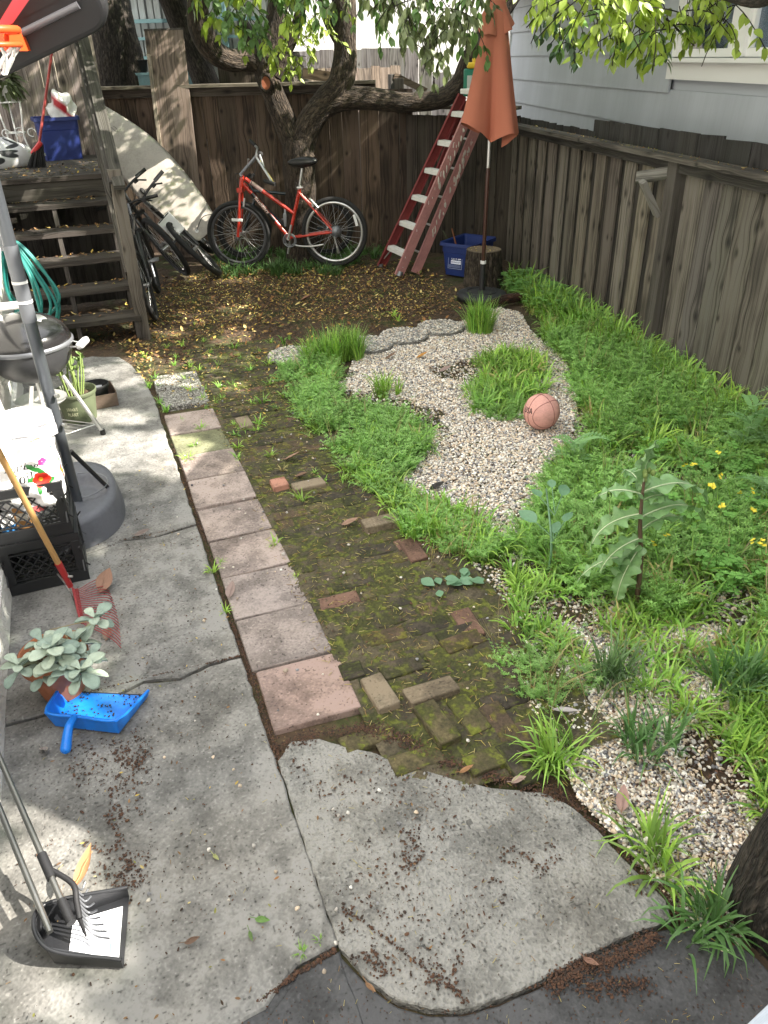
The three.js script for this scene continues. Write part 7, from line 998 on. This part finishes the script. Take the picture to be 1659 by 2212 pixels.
// yellow flowers
{
  const t = thing('yellow_flower', 'small yellow wild flower on a thin stem in the green patch right of the thistle', 'flower', V3(0, 0, 0), 0, 'yellow flowers in the green patch'); const pm = phys(0.88, 0.74, 0.06, 0.5, { transmission: 0.2, thickness: 0 });
  part('stem', tube([V3(0, -0.25, 0), V3(0.01, -0.1, 0.01), V3(0, 0, 0)], 0.0018, 8, 5), mat(0.12, 0.24, 0.05, 0.6), t); const pt = leafGeo(1, 0.85, 0.15, 3, 0.15, 1.3); for (let f = 0; f < 3; f++) for (let i = 0; i < 4; i++) { const o = part('petal', pt, pm, t), a = i * 1.571 + f; o.position.set(0.011 * Math.cos(f * 2.1), f * 0.009, 0.011 * Math.sin(f * 2.1)); o.quaternion.copy(lookQ(V3(Math.cos(a), 0.7, Math.sin(a)).normalize(), 0)); o.scale.setScalar(0.0155); }
  const spots = [[1553, 980, 0.26], [1498, 1008, 0.25], [1478, 1010, 0.24], [1553, 1030, 0.24], [1538, 1052, 0.24], [1518, 1065, 0.24], [1398, 1100, 0.3], [1393, 1125, 0.25], [1418, 1116, 0.25], [1560, 1095, 0.22], [1600, 1068, 0.22], [1623, 1066, 0.22], [1624, 1103, 0.2], [1628, 1172, 0.16], [1646, 1178, 0.16], [1411, 1180, 0.2], [1440, 1160, 0.2]];
  const lab = ['topmost yellow flower of the patch, near the right edge', 'yellow flower upper left of the patch, right one of a close pair', 'yellow flower upper left of the patch, left one of a close pair', 'yellow flower just under the topmost one', 'third yellow flower down in the slanting row below the topmost one', 'yellow flower at the lower end of the slanting row, above the right thistle leaf', 'yellow flower on the right long thistle leaf close to the stem', 'large yellow flower right behind the thistle stem', 'yellow flower beside the large one behind the thistle stem', 'yellow flower alone between the row and the right edge', 'yellow flower right of the row, left one of a pair', 'yellow flower right of the row, right one of a pair', 'yellow flower under the pair near the right edge', 'yellow flower low at the right edge, upper one of two', 'yellow flower low at the right edge, lower one of two', 'yellow flower low beside the thistle stem, on its right', 'lowest yellow flower right of the thistle'];
  spots.forEach(([x, y, h], i) => { const o = i ? t.clone() : t; if (i) { o.name = numbered('yellow_flower'); scene.add(o); } o.position.copy(G(x, y, h + 0.05)); o.rotation.set(0.5 * Math.sin(i * 2.3), i * 1.7, 0.5 * Math.cos(i * 3.1)); o.userData.label = lab[i]; o.scale.setScalar(0.7 + 0.35 * (i * 37 % 10) / 10); });
}
// ---------------------------------------------------------------- fallen leaves, crumbs, twigs
{
  const fl = leafGeo(1, 0.42, -0.25, 3, 0.3), cols = [[0.50, 0.36, 0.08], [0.32, 0.19, 0.06], [0.14, 0.075, 0.035], [0.20, 0.115, 0.05], [0.58, 0.46, 0.18], [0.055, 0.034, 0.02], [0.20, 0.20, 0.05], [0.24, 0.115, 0.04]], dk = [[0.10, 0.055, 0.028], [0.075, 0.042, 0.024], [0.05, 0.032, 0.02], [0.14, 0.075, 0.035], [0.18, 0.10, 0.04]];
  const lst = [], add = (poly, n, a, b, y, pal, dens = 0) => { for (const [x, z] of scatter(poly, n)) { if (dens && fbm((x + 10) / 20, (z + 20) / 20, 30, 30, 3, 44) < dens) continue; const c = pick(pal), k = rr(0.7, 1.25); lst.push([V3(x, y + rr(0, 0.012), z), Q(rr(-0.45, 0.45), rr(0, 6.28), rr(-0.5, 0.5)), rr(a, b), lin(c[0] * k, c[1] * k, c[2] * k)]); } };
  const litter = flat([[150, 740], [330, 600], [470, 590], [520, 575], [700, 590], [800, 560], [880, 560], [960, 600], [1000, 640], [995, 690], [900, 712], [760, 715], [640, 760], [520, 780], [400, 790], [300, 770], [240, 750]]), litter2 = flat([[330, 640], [470, 560], [560, 580], [800, 570], [950, 610], [990, 660], [880, 690], [600, 690], [400, 740], [330, 740]]);
  add(litter, 9000, 0.016, 0.036, -0.022, dk); add(litter2, 8500, 0.014, 0.036, -0.012, cols); add(litter, 1600, 0.03, 0.065, -0.008, cols);
  add(flat([[330, 760], [560, 740], [640, 790], [660, 900], [460, 900], [350, 850]]), 700, 0.014, 0.032, 0.004, cols); add(flat([[260, 740], [340, 740], [330, 840], [290, 800]]), 240, 0.02, 0.045, 0.006, cols);
  for (let i = 0; i < 5; i++) for (let k = 0; k < 75; k++) { const c = pick(rnd() < 0.5 ? cols : dk); lst.push([P(ST.r1 - rr(0.02, 1.0), ST.u0 + ST.run * i + 0.29 - 0.24 * rnd() * rnd(), ST.rise * (i + 1) + 0.006), Q(rr(-0.4, 0.4), rr(0, 6.28), rr(-0.4, 0.4)), rr(0.018, 0.05), lin(...c)]); }
  for (let k = 0; k < 170; k++) { const c = pick(cols); lst.push([P(ST.r1 - rr(0.02, 1.0), 8.75 + rnd() * 1.2, ST.hl + 0.006), Q(rr(-0.3, 0.3), rr(0, 6.28), rr(-0.3, 0.3)), rr(0.018, 0.05), lin(...c)]); }
  for (const [pl, n, y] of [[[[0, 2212], [60, 1640], [300, 1000], [400, 1000], [580, 1600], [720, 2040], [500, 2212]], 150, 0.004], [[[640, 1640], [1200, 1720], [1420, 1960], [950, 2160], [740, 2030]], 70, 0.008]]) add(flat(pl), n, 0.006, 0.02, y, rnd() < 0.5 ? cols : dk);
  const sc = Cc(1.16, -8.62); for (let k = 0; k < 90; k++) { const a = rr(0, 6.28), r = 0.15 * Math.sqrt(rnd()); lst.push([V3(sc.x + r * Math.cos(a), 0.372, sc.z + r * Math.sin(a)), Q(rr(-0.3, 0.3), rr(0, 6), rr(-0.3, 0.3)), rr(0.012, 0.03), lin(...pick(cols))]); }
  for (let k = 0; k < 160; k++) { const s = rr(0, 4.4); const p = V3(RA.x + (RB.x - RA.x) * s / 4.07, 1.512, RA.z + (RB.z - RA.z) * s / 4.07); lst.push([p.add(V3(-rr(0.03, 0.12), 0, 0)), Q(rr(-0.3, 0.3), rr(0, 6), rr(-0.3, 0.3)), rr(0.012, 0.032), lin(...pick(cols))]); }
  stuff('fallen_leaves', fl, M.dryLeaf, lst, scene, 'yellow and brown fallen leaves carpeting the ground at the back, the stair and the bricks', 'leaf litter');
  // dark crumbs of mulch and thin yellow needles
  const cg = new THREE.IcosahedronGeometry(1, 0); cg.scale(1, 0.45, 0.7); const cr = [], ndl = [], ng = new THREE.CylinderGeometry(0.06, 0.04, 1, 4); ng.rotateX(Math.PI / 2);
  const mulch = [[0.055, 0.03, 0.02], [0.08, 0.038, 0.022], [0.035, 0.022, 0.016], [0.10, 0.05, 0.028]], yel = [[0.36, 0.30, 0.08], [0.22, 0.13, 0.05], [0.45, 0.38, 0.16]];
  const crumbs = (poly, n, a, b, y = 0.002, dens = 0) => { for (const [x, z] of scatter(poly, n)) { if (dens && fbm((x + 10) / 20, (z + 20) / 20, 60, 60, 3, 47) < dens) continue; const c = pick(mulch); cr.push([V3(x, y, z), Q(rr(-0.5, 0.5), rr(0, 6.28), rr(-0.5, 0.5)), V3(rr(0.5, 1.7), rr(0.5, 1.2), rr(0.5, 1.6)).multiplyScalar(a + (b - a) * Math.pow(rnd(), 1.7)), lin(...c)]); } };
  const needles = (poly, n, a, b, y = 0.004) => { for (const [x, z] of scatter(poly, n)) ndl.push([V3(x, y + rr(0, 0.006), z), Q(rr(-0.2, 0.2), rr(0, 6.28), 0), rr(a, b), lin(...pick(yel))]); };
  const near = flat([[0, 2212], [60, 1640], [300, 1000], [400, 1000], [580, 1600], [720, 2040], [500, 2212]]), pale = flat([[620, 1640], [750, 1620], [1200, 1720], [1440, 1960], [1100, 2140], [950, 2170], [820, 2110], [730, 2030]]), darkS = flat([[500, 2212], [730, 2060], [940, 2190], [1400, 2010], [1659, 2080], [1659, 2212]]);
  crumbs(near, 1500, 0.0015, 0.005, 0.002, 0.46); crumbs(pale, 1700, 0.0012, 0.006, 0.004, 0.56); crumbs(pale, 420, 0.001, 0.003, 0.004); crumbs(darkS, 500, 0.001, 0.0035, -0.008); crumbs(flat([[130, 1600], [330, 1590], [330, 1900], [230, 1960], [190, 1800]]), 520, 0.002, 0.006, 0.001, 0.47);
  for (let i = 0; i < 9; i++) { const e = [[240, 1700], [262, 1760], [270, 1830], [245, 1880], [880, 1860], [990, 2050], [840, 2080], [1180, 1830], [300, 1620]][i], c = G(...e); let wx = c.x, wz = c.z, wa = rr(0, 6); for (let k = 0; k < 90; k++) cr.push([V3((wx += 0.004 * Math.cos(wa += rr(-0.9, 0.9))) + rr(-0.012, 0.012), (i > 3 && i < 8 ? 0.005 : 0.001), (wz += 0.005 * Math.sin(wa)) + rr(-0.014, 0.014)), Q(rr(-0.5, 0.5), rr(0, 6), 0), rr(0.002, 0.006), lin(...pick(mulch))]); }
  const band = (pts, w, n, y) => { for (let i = 0; i < pts.length - 1; i++) { const a = G(...pts[i]), b = G(...pts[i + 1]); for (let k = 0; k < n; k++) { const p = a.clone().lerp(b, rnd()); cr.push([V3(p.x + rr(-w, w) * rnd(), y + rr(0, 0.004), p.z + rr(-w, w) * rnd()), Q(rr(-0.6, 0.6), rr(0, 6), rr(-0.6, 0.6)), rr(0.002, 0.0055), lin(...pick(mulch))]); } } };
  band([[345, 870], [375, 960], [410, 1060], [450, 1190], [500, 1340], [545, 1460], [590, 1600], [620, 1680]], 0.025, 260, -0.012); band([[600, 1610], [760, 1570], [860, 1590], [940, 1640], [1080, 1680], [1220, 1720]], 0.05, 380, 0.0); band([[1200, 1700], [1300, 1790], [1420, 1920], [1480, 1985]], 0.06, 320, -0.01); band([[1190, 2130], [1250, 2090], [1330, 2070], [1420, 2020]], 0.04, 420, -0.004); band([[1240, 2130], [1400, 2120]], 0.05, 300, -0.008);
  band([[560, 2160], [640, 2100], [725, 2050]], 0.012, 200, -0.008); band([[190, 1495], [330, 1460], [520, 1415]], 0.008, 160, -0.004); band([[190, 1180], [415, 1135]], 0.005, 60, -0.004); band([[950, 2185], [1180, 2120]], 0.006, 60, -0.01);
  band([[738, 1962], [800, 2005], [870, 2058], [960, 2125], [1010, 2165]], 0.010, 34, 0.004); band([[770, 1940], [840, 1985]], 0.008, 14, 0.004);  // crumb lines added to imitate the dark of scored grooves in the patch
  const bricksP = flat([[440, 860], [600, 800], [700, 980], [850, 1100], [1000, 1300], [1120, 1500], [1230, 1700], [1080, 1690], [800, 1590], [700, 1450]]);
  crumbs(bricksP, 2600, 0.002, 0.0055, 0.0, 0.42); needles(bricksP, 1700, 0.012, 0.03, 0.003); needles(near, 90, 0.008, 0.02, 0.004); needles(pale, 120, 0.008, 0.02, 0.006); needles(darkS, 50, 0.006, 0.016, -0.006); needles(gravelB, 500, 0.015, 0.035, 0.01); needles(gravelA, 400, 0.015, 0.03, -0.005);
  crumbs(gravelB, 3500, 0.003, 0.007, 0.008, 0.46); crumbs(gravelA, 2600, 0.003, 0.009, -0.012, 0.48);
  stuff('mulch_crumbs', cg, M.dryLeaf, cr, scene, 'dark red-brown crumbs of bark mulch strewn over concrete, cracks and bricks', 'mulch'); stuff('dry_needles', ng, M.dryLeaf, ndl, scene, 'thin yellow dry bits scattered over the mossy bricks and gravel', 'litter');
  // single large leaves
  const one = (x, y, turn, L, w, c, label, h = 0.012, curl = -0.35) => { const t = thing('dry_leaf', label, 'leaf', G(x, y).setY(h), turn); const m = mat(...c, 0.8, { map: grime }); const g = leafGeo(L, w, curl, 8, 0.45); g.translate(0, 0, -L / 2); const o = part('blade', g, m, t); o.rotation.z = rr(-0.35, 0.35); o.rotation.x = -0.12; part('midrib', tube([V3(0, 0.004, -L / 2 - 0.015), V3(0, 0.005, -L / 4), V3(0, 0.02, 0), V3(0, L * 0.22, L * 0.35)], 0.0012, 10, 5), m, t); };
  const tan = [0.30, 0.19, 0.135], br = [0.20, 0.12, 0.08], pk = [0.34, 0.22, 0.19];
  one(632, 994, 1.3, 0.11, 0.05, tan, 'tan curled leaf on the mossy bricks, upper one by the grass sprig'); one(652, 1033, 0.9, 0.09, 0.045, br, 'brown curled leaf on the bricks just right of the salmon brick'); one(757, 1135, 1.2, 0.1, 0.045, tan, 'tan leaf on the bricks left of the tan brick at the grass edge'); one(310, 1158, 1.2, 0.10, 0.04, [0.25, 0.2, 0.18], 'dull grey-brown leaf on the crack beside the hoop base'); one(502, 1285, 2.6, 0.09, 0.05, [0.28, 0.21, 0.19], 'pale curled leaf on the joint between paver and path', 0.02);
  one(418, 2010 + 28, 1.4, 0.05, 0.018, [0.16, 0.10, 0.07], 'thin brown leaf on the concrete right of the scoop tray'); one(200, 1915, 2.5, 0.12, 0.045, [0.55, 0.28, 0.13], 'orange-brown curled leaf stuck between the tines of the small fork', 0.09); one(1218, 1560, 0.5, 0.11, 0.055, [0.42, 0.39, 0.39], 'pale pinkish leaf standing in the grass tuft at the end of the bricks', 0.04); one(1345, 1735, 2.4, 0.09, 0.045, pk, 'pinkish leaf in the gravel above the pale concrete patch'); one(568, 1990, 1.0, 0.05, 0.02, [0.14, 0.26, 0.07], 'fresh green leaf on the dark concrete left of the pale patch', 0.006, -0.1); one(543, 2025, 0.1, 0.04, 0.012, [0.12, 0.2, 0.06], 'narrow green leaf standing below the fresh green leaf on concrete', 0.006, -0.1); one(467, 1855, 0.4, 0.035, 0.013, [0.36, 0.38, 0.16], 'small yellow green leaf in the middle of the left concrete', 0.005, -0.1);
  one(662, 647, 1.4, 0.13, 0.09, [0.26, 0.13, 0.08], 'large reddish brown leaf on the litter before the bicycle', 0.0); one(1008, 1672, 1.4, 0.055, 0.025, [0.32, 0.17, 0.08], 'orange-brown leaf lying on the mulch above the pale concrete patch', 0.016); one(1120, 1697, 1.2, 0.055, 0.04, [0.36, 0.26, 0.22], 'pale torn leaf on the mulch near the end of the bricks', 0.018); one(1140, 1640, 0.6, 0.06, 0.035, [0.16, 0.115, 0.10], 'dark leaf at the end of the bricks beside the grass tuft', 0.014); one(845, 772, 1.5, 0.11, 0.05, br, 'dark brown leaf on the gravel below the middle stepping stone', 0.0); one(912, 770, 1.5, 0.10, 0.045, [0.5, 0.25, 0.06], 'orange leaf on the upper gravel', 0.0); one(962, 800, 1.3, 0.11, 0.05, [0.3, 0.22, 0.2], 'greyish curled leaf in the gravel right of the orange leaf', 0.0); one(930, 905, 1.2, 0.10, 0.04, [0.26, 0.18, 0.16], 'thin grey-brown leaf in the centre of the gravel', 0.0); one(228, 1270, 2.7, 0.13, 0.075, [0.28, 0.16, 0.11], 'broad brown leaf caught under the top of the red rake tines', 0.03); one(238, 1370, 2.8, 0.10, 0.05, [0.27, 0.19, 0.15], 'grey-brown leaf under the lower tines of the red rake', 0.012); one(1540, 1940, 1.2, 0.05, 0.03, [0.25, 0.13, 0.08], 'brown leaf on the soil between trunk and grass tuft', 0.0); one(945, 1052, 1.4, 0.09, 0.045, [0.03, 0.027, 0.025], 'black curled leaf on the gravel beside the lower grass strip', 0.0);
  one(96, 1625, 0.4, 0.06, 0.03, [0.34, 0.30, 0.27], 'pale dry leaf on the concrete below the dustpan handle', 0.006); one(1275, 2088, 0.4, 0.05, 0.02, [0.25, 0.14, 0.10], 'brown leaf on the edge of the pale concrete patch by the mulch', 0.016); one(800, 2140, 0.2, 0.05, 0.016, [0.30, 0.17, 0.09], 'narrow tan leaf at the lower left rim of the pale concrete patch', 0.006);
}
renderer.render(scene, camera);
